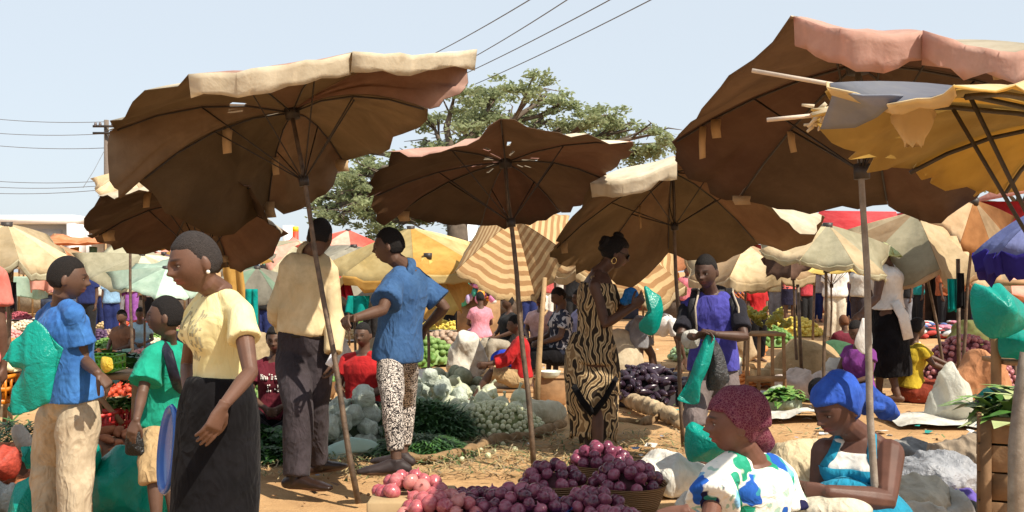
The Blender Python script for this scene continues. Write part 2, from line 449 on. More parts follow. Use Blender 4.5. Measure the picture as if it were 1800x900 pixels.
def hair_cap(B, style, col):
    k = B.hh/.235; mb = MB()
    g0 = .0055 if style == 'short' else .016
    t = MB(); head_mesh(t, Vector((0, 0, 0)), B.hh, Matrix.Identity(3), ears=False)
    vs = []; keep = {}; fs = []
    for i, v in enumerate(t.v):
        y, z, x = v.y/k, v.z/k, abs(v.x/k)
        line = .062-.25*max(0, x-.03) if y > .035 else (.058-(.035-y)*1.75 if y > -.030 else -.055)
        line = max(line, -.056)+.0012*math.sin(v.x*900)*math.sin(v.y*700)
        d = z-line
        if d > -.016:
            q = float(sm(np.array(d), -.007, .012)); keep[i] = len(vs); vs.append(B.hm @ (v*(1+(g0/.1)*(q*1.25-.25)-.012*(1-q)))+B.head)
    for f in t.f:
        if all(i in keep for i in f): fs.append(tuple(keep[i] for i in f))
    mb.add(vs, fs)
    return obj('hair', mb, plain('cropped hair %.3f' % col[0], col, .75, .5, 160, 1.0, 330, .22, bd=.006) if style == 'short' else plain('short thick hair %.3f' % col[0], col, .7, .4, 90, 1.0, 170, .25, bd=.010), B.root)
def garment(B, name, mb, m, vox=.008, smooth=3, amp=.006, freq=24, seed=3, stretch=(1, 1, .55), parent=None, label=None):
    me = fuse(mb, vox, smooth, .5)
    if amp: crumple(me, amp, freq, seed, stretch)
    o = obj(name, me, m, parent or B.root)
    if label: o['label'] = label
    return o
def add_torso(mb, B, f0, f1, inf, n=14, neck=True, flare=0, hemdrop=None):
    rings = []
    fs = [lerp(f0, f1, i/n) for i in range(n+1)]
    for f in fs:
        rings.append(tring(B, f, inf+flare*max(0, (.35-f))))
    mb.loft(rings)
def add_sleeve(mb, B, k, f1, inf, f0=-.0, flare=.012):
    pts = limb_pts(B.arm[k], 0, f1, 12)
    r = [float(np.interp(f, *ARM))*B.s*B.af+inf*min(1, .7+f)+flare*(f/f1)**2 for f, p in pts]
    mb.tube([p for f, p in pts], r, 16, round0=True)
def add_leg(mb, B, k, f1, inf, inf1=None, f0=0):
    pts = limb_pts(B.leg[k], f0, f1, 18); inf1 = inf if inf1 is None else inf1
    r = [float(np.interp(f, *LEG))*B.s*B.fat**.5+lerp(inf, inf1, f/f1)*min(1, .35+f*2.2) for f, p in pts]
    mb.tube([p for f, p in pts], r, 18, round0=True)
def top(B, m, f0=-.12, inf=.016, sl=.6, slinf=.016, flare=.03, name='shirt', amp=.006, freq=24, seed=3, neckf=.975, sleeves='RL', vox=None, collar=None, label=None, slflare=.012):
    mb = MB(); add_torso(mb, B, f0, neckf, inf, flare=flare)
    for k in sleeves:
        mb.ell(B.sh[k], (.050*B.s*B.af+slinf*.8,)*3, None, 14, 8)
        if sl: add_sleeve(mb, B, k, sl, slinf, flare=slflare)
        # shoulder slope
        nd = B.head+B.hm @ Vector((0, -.022, -.085))*(B.hh/.235)
        mb.tube([lerp(B.sc, nd, .06)+(B.sh[k]-B.sc)*.22, lerp(B.sc, B.sh[k], .45)+B.up*.008*B.s, B.sh[k]], [.030*B.s+slinf*.5, .044*B.s+slinf*.6, .046*B.s+slinf*.8], 14)
    o = garment(B, name, mb, m, vox or max(.008, B.vox), 3, amp, freq, seed, label=label)
    if collar:
        c = MB(); nd = lerp(B.sc, B.head+B.hm @ Vector((0, -.03, -.10)), .42); ax = (nd-B.sc).normalized()
        rg = []
        for (t, r) in ((-.1, .078), (.12, .074), (.42, .066), (.5, .070), (.25, .084), (-.02, .092)):
            x = (B.rt-ax*B.rt.dot(ax)).normalized(); y = ax.cross(x); cc = B.sc-B.up*.02*B.s+ax*.10*B.s*t
            rg.append([cc+x*r*B.s*math.cos(q*.2618)+y*r*B.s*math.sin(q*.2618)-ax*(.02*B.s if 4 < q < 8 else 0) for q in range(24)])
        c.loft(rg, cap0=False, cap1=False); obj('collar', c, collar, o)
    return o
def bottoms(B, m, f1=1.95, inf=.014, inf1=None, top_f=.22, name='trousers', amp=.008, freq=20, seed=9, vox=None, stretch=(1, 1, .5), label=None):
    mb = MB(); add_torso(mb, B, -.16, top_f, min(inf, .012))
    for k in 'RL': add_leg(mb, B, k, f1, inf, inf1)
    mb.ell(B.pv-B.up*.07*B.s, (.12*B.s*B.fat+inf*.5, .10*B.s*B.fat+inf*.5, .08*B.s), Matrix.Rotation(R_(B.pyaw), 3, 'Z'), 16, 10)
    return garment(B, name, mb, m, vox or max(.009, B.vox), 3, amp, freq, seed, stretch, label=label)
def skirt(B, m, rings, name='skirt', amp=.012, freq=14, seed=4, vox=.010, stretch=(1, 1, .22), lat=None, label=None):
    """rings: (centre, a, b)"""
    mb = MB(); mb.tube([r[0] for r in rings], [(r[1], r[2]) for r in rings], 28, lat=lat or B.pr)
    return garment(B, name, mb, m, vox, 3, amp, freq, seed, stretch, label=label)
def shoes(B, m, name='shoe', sole=None):
    for k in 'RL':
        a = B.leg[k][2]; ff = B.leg[k+'f'].normalized(); s = B.s; lt = ff.cross(Vector((0, 0, 1))); z = Vector((0, 0, 1)); mb = MB()
        g = Vector((a.x, a.y, max(a.z-.075*s, .0)))
        mb.tube([g-ff*.062*s+z*.034*s, g-ff*.02*s+z*.05*s, g+ff*.04*s+z*.048*s, g+ff*.11*s+z*.034*s, g+ff*.17*s+z*.028*s, g+ff*.225*s+z*.020*s],
                [(.034*s, .034*s), (.042*s, .050*s), (.044*s, .048*s), (.048*s, .034*s), (.048*s, .027*s), (.036*s, .018*s)], 14, lat=lt, round0=True, round1=True)
        mb.tube([a+z*.02*s, a-z*.05*s], [.044*s, .048*s], 12)
        obj(name, fuse(mb, .007, 2), m, B.root)
def standing(label, px, hy_top, d, H, yaw, sex='m', arms=None, legs=None, vox=.011, lean=Vector((0, 0, 0)), **kw):
    """plain standing figure: crown seen at (px, hy_top), feet on the ground at distance d"""
    s = H/1.75; x = (px-CX)*d/F
    pv = Vector((x, d, .94*s)); sc = Vector((x, d, 1.455*s))+lean
    hd = sc+Vector((0, 0, .175*s))+yawv(yaw)[0]*.02+lean*.3
    return person(label, s, pv, sc, yaw, hd, .225*min(1.05, s**.5), arms=arms, legs=legs, sex=sex, vox=vox, **kw)
# ================================================================== GROUND
def ground():
    xs = np.concatenate([np.linspace(-260, -30, 10), np.linspace(-26, -7, 14), np.linspace(-6, 6, 90), np.linspace(7, 26, 14), np.linspace(30, 260, 10)])
    ys = np.concatenate([np.linspace(-30, 1, 8), np.linspace(2, 14, 90), np.linspace(14.5, 40, 30), np.linspace(45, 600, 14)])
    X, Y = np.meshgrid(xs, ys); v = np.stack([X, Y, np.zeros_like(X)], -1).reshape(-1, 3)
    near = np.exp(-np.maximum(0, np.abs(v[:, 0])-7)/6)*np.exp(-np.maximum(0, v[:, 1]-16)/8)
    v[:, 2] = near*(.012*waves(v, 3.1, 5)+.008*waves(v, 9, 8)) - .012
    n = len(xs); m = MB()
    fs = [(r*n+c, r*n+c+1, (r+1)*n+c+1, (r+1)*n+c) for r in range(len(ys)-1) for c in range(n-1)]
    m.add([Vector(q) for q in v], fs)
    b = NB('orange dirt'); c = b.coord()
    n1 = b.noise(c, .55, 6, .62); n2 = b.noise(c, 5, 6, .65, .4); n3 = b.noise(c, 46, 4, .7)
    col = b.ramp(n1, [(.32, (.34, .190, .085)), (.55, (.49, .305, .150)), (.75, (.56, .38, .21))])
    col = b.mix(b.ramp(n2, [(.45, (0, 0, 0)), (.75, (.65,)*3)]), col, (.29, .165, .08))
    col = b.mix(b.ramp(n3, [(.60, (0, 0, 0)), (.72, (.6,)*3)]), col, (.50, .38, .24))
    h = b.math('ADD', b.math('MULTIPLY', n2, 1.0), b.math('MULTIPLY', n3, .5))
    return struct('ground', m, b.done(col, .95, b.bump(h, .7, .03), .1))
ground()
# ================================================================== UMBRELLAS
def fabric2(name, c, c2=None, trans=.12, blotch=.5, tcol=None, dirt=(.10, .07, .045)):
    if name in CACHE: return CACHE[name]
    b = NB(name); v = b.coord()
    n1 = b.noise(v, 2.2, 6, .65, .6); n2 = b.noise(v, 9, 5, .7); n3 = b.noise(v, 38, 3, .6)
    col = b.ramp(n1, [(.3, dk(c, .72)), (.7, c2 or dk(c, 1.25))])
    col = b.mix(b.ramp(n2, [(.5, (0, 0, 0)), (.8, (blotch,)*3)]), col, dirt)
    st = b.noise(b.n('Mapping', Vector=v, Scale=(1, 1, .12)), 20, 3)
    col = b.mix(b.ramp(st, [(.55, (0, 0, 0)), (.8, (.25,)*3)]), col, dk(c, 1.7))
    pn_ = b.math('ADD', b.n('Attribute', out='Fac', props={'attribute_name': 'panel'}), 1.0)
    col = b.n('VectorMath', props={'operation': 'MULTIPLY'}, _0=col, _1=b.n('CombineXYZ', X=pn_, Y=pn_, Z=pn_))
    h = b.math('ADD', b.noise(v, 6, 4, .6, .4), b.math('MULTIPLY', n3, .12))
    m = b.done(col, .9, b.bump(h, .32, .03), .1, trans, tcol or dk(c, 1.6))
    CACHE[name] = m; return m
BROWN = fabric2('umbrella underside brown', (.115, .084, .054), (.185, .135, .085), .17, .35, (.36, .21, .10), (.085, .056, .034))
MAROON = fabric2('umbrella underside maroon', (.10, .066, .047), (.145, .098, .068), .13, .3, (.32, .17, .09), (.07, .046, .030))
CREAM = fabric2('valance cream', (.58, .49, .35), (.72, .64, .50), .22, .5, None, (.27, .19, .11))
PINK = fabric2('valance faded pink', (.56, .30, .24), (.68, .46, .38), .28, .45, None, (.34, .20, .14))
TAN = fabric2('tan strap', (.50, .35, .20), None, .2, .2)
STEEL = plain('rusty steel pole', (.10, .075, .06), .55, .4, 18, .4, 90, .5, .4, (.22, .15, .10))
GREYPOLE = plain('weathered grey pole', (.26, .21, .165), .6, .35, 14, .4, 80, .4, .3, (.36, .31, .26))
WOODPOLE = plain('bamboo pole', (.34, .22, .11), .6, .3, 10, .4, 60, .3)
DARKP = plain('dark steel rib', (.035, .028, .025), .5, .3, 20, .3, 80, .4)
def umbrella(label, hub, tips, base, cols=('u',), under=BROWN, tops=(CREAM,), bow=.05, sag=(.02, .06), val=None, group=None, seed=1, prad=.017, pole_m=STEEL,
             holes=0, straps=(), rows=12, cc=10, nup=None, ribs=True, over=.05, runner=.45, fold=.016, valdrop=.13, pole_top=None, stripes=None, name='market_umbrella', scal=.06, flat=()):
    """tips in angular order; canopy made of one panel between each pair of ribs"""
    rnd = random.Random(seed); n = len(tips)
    nv = Vector((0, 0, 0))
    for i in range(n): nv += (tips[i]-hub).cross(tips[(i+1) % n]-hub)
    nv.normalize()
    ctr = sum(tips, Vector())/n
    axis = (hub-ctr)
    up = nv if nv.dot(axis) > 0 or (axis.length < .05 and nv.z > 0) else -nv
    if nup is not None: up = nup
    root = thing(name, label, 'umbrella', base, group)
    m = MB(); rib_pts = []
    def rib(i, u):
        T = tips[i % n]; return hub+(T-hub)*u+up*(bow*4*u*(1-u))
    V = []; off = .004
    mats = [under]+list(tops)
    for i in range(n):
        sg = rnd.uniform(*sag); sg = .02 if i in flat else sg; fl = .25 if i in flat else 1.0; ph = rnd.uniform(0, 6); ph2 = rnd.uniform(0, 6)
        grid = []
        for a in range(rows+1):
            u = .015+.985*a/rows; row = []
            for b in range(cc+1):
                v = b/cc; A = rib(i, u); Bq = rib(i+1, u); p = A.lerp(Bq, v); s_ = math.sin(math.pi*v)
                p = hub+(p-hub)*(1-scal*s_*u*u+over*u**6*(.3+.7*s_)+(.03*fl*math.sin(v*9+ph)*s_*u**4))
                p = p-up*(sg*s_*u**1.3)*(p-hub).length-Vector((0, 0, 1))*(.015*s_*u*u)
                w_ = fl*fold*u*s_**.5*(math.sin(v*13+ph+u*3)+.7*math.sin(v*23+ph2-u*5)+.6*math.sin(u*15+v*6+ph))
                p = p+up*w_
                if a == rows: p = p+(p-hub).normalized()*rnd.uniform(-.03, .03)
                row.append(p)
            grid.append(row)
        o = len(m.v); C1 = cc+1
        lowv = [p for r in grid for p in r]; nn = []
        for a in range(rows+1):
            for b in range(cc+1):
                q = (grid[min(a+1, rows)][b]-grid[max(a-1, 0)][b]).cross(grid[a][min(b+1, cc)]-grid[a][max(b-1, 0)]); nn.append(q.normalized() if q.length > 1e-9 else up)
        if sum(q.dot(up) for q in nn) < 0: nn = [-q for q in nn]
        m.v += lowv; m.v += [p+q*off for p, q in zip(lowv, nn)]; K = (rows+1)*C1
        ti = 1+i % len(tops)
        for a in range(rows):
            for b in range(cc):
                if holes and a < 4 and rnd.random() < holes*2: continue
                q = [o+a*C1+b, o+(a+1)*C1+b, o+(a+1)*C1+b+1, o+a*C1+b+1]
                m.f.append(tuple(q)); m.mi.append(0)
                m.f.append((q[0]+K, q[3]+K, q[2]+K, q[1]+K)); m.mi.append(ti)
        for b in range(cc):                                     # rim thickness
            q = o+rows*C1+b; m.f.append((q, q+K, q+1+K, q+1)); m.mi.append(0)
        V.append(grid)
    me = m.mesh('canopy')
    if stripes:
        at_ = me.attributes.new('along', 'FLOAT', 'POINT'); vals = []
        for i in range(n):
            for rep in range(2):
                for a in range(rows+1):
                    for b in range(cc+1): vals.append(.015+.985*a/rows)
        at_.data.foreach_set('value', vals)
    pa = me.attributes.new('panel', 'FLOAT', 'POINT'); pv_ = []
    for i in range(n): pv_ += [rnd.uniform(-.38, .55)]*(2*(rows+1)*(cc+1))
    pa.data.foreach_set('value', pv_)
    can = obj('canopy', me, mats, root)
    if val:
        for i in range(n):
            vm = val[i % len(val)]
            if vm is None: continue
            dr = valdrop*rnd.uniform(.85, 1.15); vb = MB(); row = V[i][-1]; ph = rnd.uniform(0, 6)
            rr = []
            for a in range(5):
                t = a/4; r2 = []
                for b, p in enumerate(row):
                    outw = (p-hub).normalized()
                    q = p+up*.006+outw*.006-Vector((0, 0, 1))*(dr*t*(1+.10*math.sin(b*.9+ph)+.18*rnd.uniform(-1, 1)))+outw*(.010*t*math.sin(b*2.1+ph)-.02*t)
                    r2.append(q)
                rr.append(r2)
            vb.loft(rr, cap0=False, cap1=False, closed=False)
            o = obj('valance', vb, vm, root); so_ = o.modifiers.new('s', 'SOLIDIFY'); so_.thickness = .003
    # pole, ribs, stretchers
    d = (hub-base); ptop = pole_top if pole_top is not None else hub
    pb = MB(); nseg = 8
    pb.tube([base.lerp(hub, t/nseg)+Vector((.006*math.sin(t*1.7+seed), 0, .0)) for t in range(nseg+1)], [prad*(1.15-.35*t/nseg) for t in range(nseg+1)], 10)
    pole = obj('pole', pb, pole_m, root)
    if ribs:
        run = hub.lerp(base, min(.9, runner/d.length))
        hb = MB(); hb.tube([hub-d.normalized()*.05, hub+d.normalized()*.02], [.045, .05], 12); obj('hub', hb, DARKP, root); hb = MB(); hb.tube([run-d.normalized()*.03, run+d.normalized()*.03], [.032, .032], 12)
        obj('runner', hb, DARKP, root)
        for i in range(n):
            r = MB(); r.tube([rib(i, u)-up*.012 for u in (0, .25, .5, .75, .97)], .0055, 6)
            r.tube([run, rib(i, .5)-up*.014], .0045, 6)
            obj('rib', r, DARKP, root)
    for (i, u, w_, l_) in straps:
        q = MB(); p = rib(i, u)-up*.02; sd = Vector((1, .1, 0)).normalized(); dn = Vector((rnd.uniform(-.15, .15), rnd.uniform(-.3, .1), -1)).normalized()
        q.loft([[p-sd*w_/2, p+sd*w_/2, p+sd*w_/2+Vector((0, .006, 0)), p-sd*w_/2+Vector((0, .006, 0))],
                [p-sd*w_*.5+dn*l_*.5, p+sd*w_*.42+dn*l_*.5, p+sd*w_*.42+dn*l_*.5+Vector((0, .006, 0)), p-sd*w_*.5+dn*l_*.5+Vector((0, .006, 0))],
                [p-sd*w_*.35+dn*l_, p+sd*w_*.5+dn*l_*.95, p+sd*w_*.5+dn*l_*.95+Vector((0, .006, 0)), p-sd*w_*.35+dn*l_+Vector((0, .006, 0))]])
        obj('strap', q, TAN, root)
    return root, rib, up
BIG = 'big dark umbrellas over the stalls'
# --- the big leaning umbrella at the left
hA = P(513, 195, 6.40)
tA = [reach(hA, *q) for q in ((337, 134, 1.40, -1), (615, 97, 1.34, -1), (824, 93, 1.34, -1), (752, 192, 1.15, -1), (604, 284, 1.2, 1), (470, 366, 1.25, 1), (246, 318, 1.30, 0), (196, 230, 1.25, 0))]
umbrella('huge dark brown umbrella leaning left, its pole gripped by the youth in blue', hA, tA, G(630, 885), tops=(PINK, CREAM), val=[CREAM, CREAM, None, None, None, None, None, None], group=BIG, seed=3,
         straps=((6, .42, .06, .16), (5, .55, .05, .13), (4, .95, .10, .09), (5, .93, .08, .12)), holes=.004, bow=.10, prad=.0165, scal=-.05, flat=(0, 1), sag=(-.04, .24), fold=.020, valdrop=.105)
# valance over the third near panel in faded pink comes with the tip list order
hB = P(888, 283, 7.4)
tB = [reach(hB, *q) for q in ((690, 268, 1.15, -1), (880, 209, 1.1, -1), (1108, 250, 1.15, -1), (1060, 312, 1.1, 0), (985, 372, 1.15, 1), (845, 396, 1.2, 1), (700, 374, 1.15, 1), (655, 345, 1.08, 0))]
umbrella('dark brown umbrella with pinholes at its hub, pole before the garden egg heap', hB, tB, G(940, 825), under=MAROON, tops=(PINK, CREAM), group=BIG, seed=5, holes=.03, bow=.06, prad=.018, scal=.0, sag=(-.03, .17), straps=((6, .95, .1, .08),))
hD = P(1182, 300, 8.25)
tD = [reach(hD, *q) for q in ((1042, 322, 1.35, -1), (1190, 286, 1.25, -1), (1330, 340, 1.3, -1), (1440, 378, 1.2, 1), (1330, 425, 1.3, 1), (1175, 440, 1.3, 1), (1050, 470, 1.35, 1), (972, 440, 1.3, 0))]
umbrella('brown umbrella with cream and pink valance above the young man with the backpack', hD, tD, G(1200, 785), tops=(CREAM, PINK), val=[CREAM, None, None, None, None, None, None, None], group=BIG, seed=8, holes=.01, bow=.08, prad=.016, scal=-.03, flat=(0, 1), sag=(-.03, .19), valdrop=.11, straps=((6, .4, .02, .2), (7, .9, .06, .1)))
hC = P(1507, 108, 4.15)
tC = [reach(hC, *q) for q in ((1396, 32, 1.15, -1), (1620, 58, 1.2, -1), (1840, 85, 1.3, -1), (1900, 200, 1.25, 1), (1730, 330, 1.4, 1), (1560, 356, 1.4, 1), (1300, 345, 1.35, 1), (1182, 250, 1.25, 1))]
umbrella('largest dark umbrella with a faded pink valance, pole before the blue headwrap', hC, tC, at(1547, 4.0), under=MAROON, tops=(PINK, CREAM), val=[PINK, PINK, None, None, None, None, None, None], group=BIG, seed=12, holes=.004, bow=.05, prad=.0145, scal=-.04, flat=(0, 1, 2), pole_m=GREYPOLE,
         straps=((7, .80, .035, .16), (7, .72, .05, .10), (6, .5, .035, .1), (2, .8, .05, .1), (6, .97, .1, .05), (0, .4, .03, .05)), valdrop=.10, sag=(-.03, .13), fold=.014)
hA2 = P(352, 352, 7.7)
tA2 = [reach(hA2, *q) for q in ((175, 345, 1.0, -1), (285, 322, 1.0, -1), (440, 330, 1.0, -1), (500, 408, 1.0, 0), (402, 468, 1.0, 1), (300, 440, 1.0, 1), (168, 415, 1.0, 0))]
umbrella('small dark umbrella tucked low below the huge leaning one, tan tags hanging inside', hA2, tA2, at(376, 7.6), under=MAROON, tops=(CREAM, PINK), group=BIG, seed=16, bow=.07, holes=.006, prad=.013, scal=-.03, sag=(-.03, .16), straps=((1, .6, .05, .13), (0, .55, .05, .12), (4, .85, .06, .06), (6, .88, .09, .08)))
# --- yellow one nearest on the right
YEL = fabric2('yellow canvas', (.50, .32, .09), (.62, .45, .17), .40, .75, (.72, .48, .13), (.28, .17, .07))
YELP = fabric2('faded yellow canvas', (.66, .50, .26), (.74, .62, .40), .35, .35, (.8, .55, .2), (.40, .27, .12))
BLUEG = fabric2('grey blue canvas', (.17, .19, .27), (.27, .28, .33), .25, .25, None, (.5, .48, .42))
hE = P(1900, 212, 2.232)
tE = [P(1432, 195, 2.052), P(1462, 150, 1.764), P(1690, 158, 1.512), P(1990, 110, 1.440), P(2210, 210, 2.088), P(2150, 300, 2.808), P(1765, 335, 2.664), P(1590, 300, 2.340)]
e_, ribE, upE = umbrella('torn yellow and grey-blue umbrella with a frayed corner and a dangling rag', hE, tE, at(1905, 2.27), under=YEL, tops=(YELP, BLUEG), val=[None, YELP, None, None, None, None, None, None], group=BIG, seed=21, holes=.006, bow=.03, prad=.014, valdrop=.014, flat=(0, 1), sag=(.0, .06), fold=.012)
q = MB(); a = P(1322, 124, 1.980); q.tube([a, P(1460, 148, 1.930), P(1520, 158, 1.915)], .0043, 8); obj('rib', q, plain('pale stick', (.55, .45, .36), .6), e_)
q = MB(); q.tube([P(1348, 211, 2.088), P(1430, 203, 2.059)], .0043, 8); obj('rib', q, plain('pale stick', (.55, .45, .36), .6), e_)
q = MB(); rg = []
for i in range(8):
    t = i/7; c = P(1606, 178+t*78, 1.886); wv = (.025+.012*math.sin(t*4)) ; rg.append([c+Vector((wv*math.cos(k*.524)*(1+.2*math.sin(k*2+i)), .014*math.sin(k*.524), .006*math.sin(k*3))) for k in range(12)])
q.loft(rg); obj('rag', q, YELP, e_)
q = MB()
for i in range(11):
    c = P(1436, 200, 2.059)+Vector((random.uniform(-.01, .02), random.uniform(-.02, .02), -.03+i*.005)); d = Vector((random.uniform(-1, .2), random.uniform(-.6, .6), random.uniform(-1, .5))).normalized()*random.uniform(.015, .032)
    sdv = d.cross(Vector((0, 1, .3))).normalized()*.004; q.add([c-sdv, c+sdv, c+d+sdv*.6, c+d-sdv*.6], [(0, 1, 2, 3)])
o = obj('frayed_edge', q, CREAM, e_); sm_ = o.modifiers.new('s', 'SOLIDIFY'); sm_.thickness = .002
q = MB(); c_ = [P(1444, 226, 1.90), P(1462, 160, 1.735), P(1520, 168, 1.69), P(1584, 172, 1.64), P(1545, 205, 1.72), P(1500, 226, 1.82)]; g_ = sum(c_, Vector())/6; rg = []
for f_ in (.02, .35, .7, 1.0): rg.append([g_.lerp(c_[k//3].lerp(c_[(k//3+1) % 6], (k % 3)/3), f_)+Vector((0, .010*f_*math.sin(k*1.05+f_*2), 0)) for k in range(18)])
q.loft(rg, cap1=False); o = obj('patch', q, BLUEG, e_); md = o.modifiers.new('s', 'SOLIDIFY'); md.thickness = .004
# --- blue one at the right edge
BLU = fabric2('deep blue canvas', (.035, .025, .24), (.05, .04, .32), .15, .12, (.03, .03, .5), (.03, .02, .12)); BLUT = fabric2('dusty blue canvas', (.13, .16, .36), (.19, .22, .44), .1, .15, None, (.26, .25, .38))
hF = P(1928, 350, 5.2)
tF = [hF+Vector((math.cos(k*math.pi/4+.25)*.57, math.sin(k*math.pi/4+.25)*.57, -.27)) for k in range(8)]
umbrella('deep blue umbrella with piped edge at the far right end of the stalls', hF, tF, at(1935, 5.25), under=BLU, tops=(BLUT,), val=[BLU], group='smaller umbrellas', seed=4, bow=.08, valdrop=.13, prad=.016, sag=(0, .02))
# ---------------------------------------------------------------- background umbrellas
def pumb(label, px, py, d, R, drop, tilt=(0, 0), n=8, under=BROWN, tops=(CREAM,), val=(None,), seed=1, basepx=None, stripes=None, **kw):
    """regular canopy: crown at (px,py,d), axis tilted by (towards +x, towards +y)"""
    h = P(px, py, d); ax = Vector((tilt[0], tilt[1], 1)).normalized(); u = ax.orthogonal().normalized(); v = ax.cross(u); rn = random.Random(seed)
    ph = rn.uniform(0, .7)
    tips = [h+(u*math.cos(k*2*math.pi/n+ph)+v*math.sin(k*2*math.pi/n+ph))*R*rn.uniform(.82, 1.1)-ax*drop*rn.uniform(.55, 1.45) for k in range(n)]
    base = at(basepx if basepx else px, d); base.y = h.y-ax.y*0.3*h.z
    return umbrella(label, h, tips, base, under=under, tops=tops, val=list(val), seed=seed, nup=ax, group='smaller umbrellas', rows=8, cc=7, stripes=stripes, **dict(dict(bow=.012, fold=.014, valdrop=.07, sag=(-.02, .24), scal=.10), **kw))
def fabs(nm, c, c2=None): return fabric2(nm, c, c2, .22, .55, None, dk(c, .5))
FT = dict(cream=fabs('cream canvas', (.48, .36, .20), (.62, .50, .33)), pale=fabs('pale canvas', (.44, .41, .27), (.58, .53, .38)), sage=fabs('sage canvas', (.16, .25, .17), (.25, .34, .25)), mint=fabs('mint canvas', (.32, .48, .38), (.5, .6, .5)),
          grey=fabs('grey canvas', (.26, .24, .19), (.38, .35, .28)), ochre=fabs('ochre canvas', (.46, .24, .05), (.58, .36, .11)), orange=fabs('orange canvas', (.60, .20, .07), (.7, .36, .2)), red=fabs('red canvas', (.52, .07, .06), (.62, .14, .10)),
          salmon=fabs('salmon canvas', (.62, .27, .20), (.7, .4, .32)), tan=fabs('tan canvas', (.42, .27, .14), (.55, .4, .25)), straw=fabs('straw canvas', (.54, .40, .16), (.66, .54, .28)), rust=fabs('rust canvas', (.30, .13, .05), (.42, .2, .08)), yellow=fabs('yellow cloth', (.66, .46, .10), (.72, .55, .2)))
b = NB('chevron stripes'); a_ = b.n('Attribute', out='Fac', props={'attribute_name': 'along'}); v_ = b.coord()
stp = b.ramp(b.math('FRACT', b.math('MULTIPLY', a_, 9.0)), [(.0, (.36, .20, .09)), (.46, (.36, .20, .09)), (.52, (.60, .42, .22)), (.97, (.60, .42, .22)), (1, (.36, .20, .09))])
stp = b.mix(b.ramp(b.noise(v_, 5, 5), [(.4, (0, 0, 0)), (.8, (.4,)*3)]), stp, (.33, .21, .11))
CHEV = b.done(stp, .9, b.bump(b.noise(v_, 8, 4, .6, 1), .4, .03), .1, .22)
hG = P(905, 385, 10.6)
tG = [reach(hG, *q) for q in ((800, 478, .95, -1), (872, 522, .95, -1), (942, 528, .95, -1), (998, 446, .9, -1), (1000, 380, .9, 1), (930, 365, .9, 1), (850, 385, .9, 1))]
umbrella('brown and tan chevron striped umbrella tipped forward behind the red-shirted child', hG, tG, at(925, 11.2), under=BROWN, tops=(CHEV,), nup=Vector((0, -.75, .66)), group='smaller umbrellas', seed=7, stripes=True, bow=.02, scal=.03, fold=.008, sag=(0, .02))
pumb('tan striped umbrella with a sagging yellow edge behind the woman in the patterned dress', 1075, 400, 12.5, 1.05, .42, (.1, -.35), under=FT['ochre'], tops=(CHEV,), seed=9, stripes=True, val=(FT['cream'],), valdrop=.12)
pumb('wide cream umbrella at the left edge over the tomato stall', 12, 394, 9.2, .62, .24, (.15, -.12), under=FT['pale'], tops=(FT['cream'],), val=(FT['pale'],), seed=2)
pumb('faded sage green umbrella tilted beside the shaven-headed girl', 250, 447, 16, .95, .22, (.25, -.3), under=FT['sage'], tops=(FT['pale'],), seed=3)
pumb('mint green umbrella tilted low behind the shaven-headed girl', 292, 470, 14.5, .72, .22, (.35, -.45), under=FT['sage'], tops=(FT['mint'],), seed=4)
pumb('purple-grey and ochre umbrella peeking out beside the shaven head', 288, 445, 18, .6, .3, (-.3, -.6), under=FT['tan'], tops=(FT['ochre'], fabs('plum canvas', (.16, .1, .13))), seed=5)
pumb('ragged grey umbrella with torn slits behind the man in the cream shirt', 622, 432, 14, .95, .40, (.05, -.30), under=FT['grey'], tops=(FT['grey'],), val=(FT['grey'],), seed=6, holes=.02)
pumb('salmon pink umbrella rising above the ragged grey one', 612, 404, 19, 1.0, .45, (0, -.2), under=FT['salmon'], tops=(FT['salmon'], FT['red']), seed=7)
pumb('large ochre and cream umbrella drooping behind the youth in the blue shirt', 722, 400, 12.2, 1.12, .46, (.1, -.22), under=FT['ochre'], tops=(FT['straw'], FT['straw'], FT['ochre']), val=(FT['ochre'], FT['straw']), seed=8, valdrop=.13, fold=.014)
pumb('sagging yellow umbrella below the cream and ochre one', 752, 448, 11.6, .62, .40, (.2, -.3), under=FT['ochre'], tops=(FT['ochre'], FT['yellow']), seed=10, fold=.014)
pumb('creamy beige tarp umbrella behind the backpacker, bright hole in its middle', 1312, 428, 14.2, .9, .32, (-.05, -.3), under=FT['ochre'], tops=(FT['cream'], FT['tan']), seed=11, val=(FT['cream'],), valdrop=.13, fold=.014)
pumb('small dark brown umbrella hanging between beige ones', 1392, 425, 12.7, .42, .25, (-.3, -.5), under=BROWN, tops=(fabs('dark brown canvas', (.12, .07, .05)),), seed=12, basepx=1410)
pumb('pale yellow-green patched umbrella above the man in white', 1455, 395, 10.2, .72, .26, (.15, -.30), under=FT['pale'], tops=(FT['pale'], FT['cream']), seed=13, val=(FT['pale'],), fold=.012, valdrop=.06)
pumb('round yellow umbrella far behind the men in white', 1462, 455, 17, .78, .2, (0, -.1), under=FT['ochre'], tops=(FT['yellow'],), seed=14)
pumb('cream and brown patched umbrella sagging in the middle of the right row', 1610, 372, 11.5, .95, .34, (.05, -.42), under=FT['tan'], tops=(FT['pale'], FT['cream'], FT['tan']), val=(FT['tan'],), seed=15, fold=.014, basepx=1684)
pumb('rust orange umbrella crumpled beside the deep blue one', 1712, 352, 10.3, .55, .30, (.1, -.6), under=FT['rust'], tops=(FT['rust'], FT['tan']), seed=16, fold=.016)
pumb('white and orange umbrella behind the turquoise bags', 1772, 452, 12, .72, .28, (-.1, -.1), under=FT['orange'], tops=(FT['cream'], FT['salmon'], FT['cream']), val=(FT['orange'],), seed=17, basepx=1790)
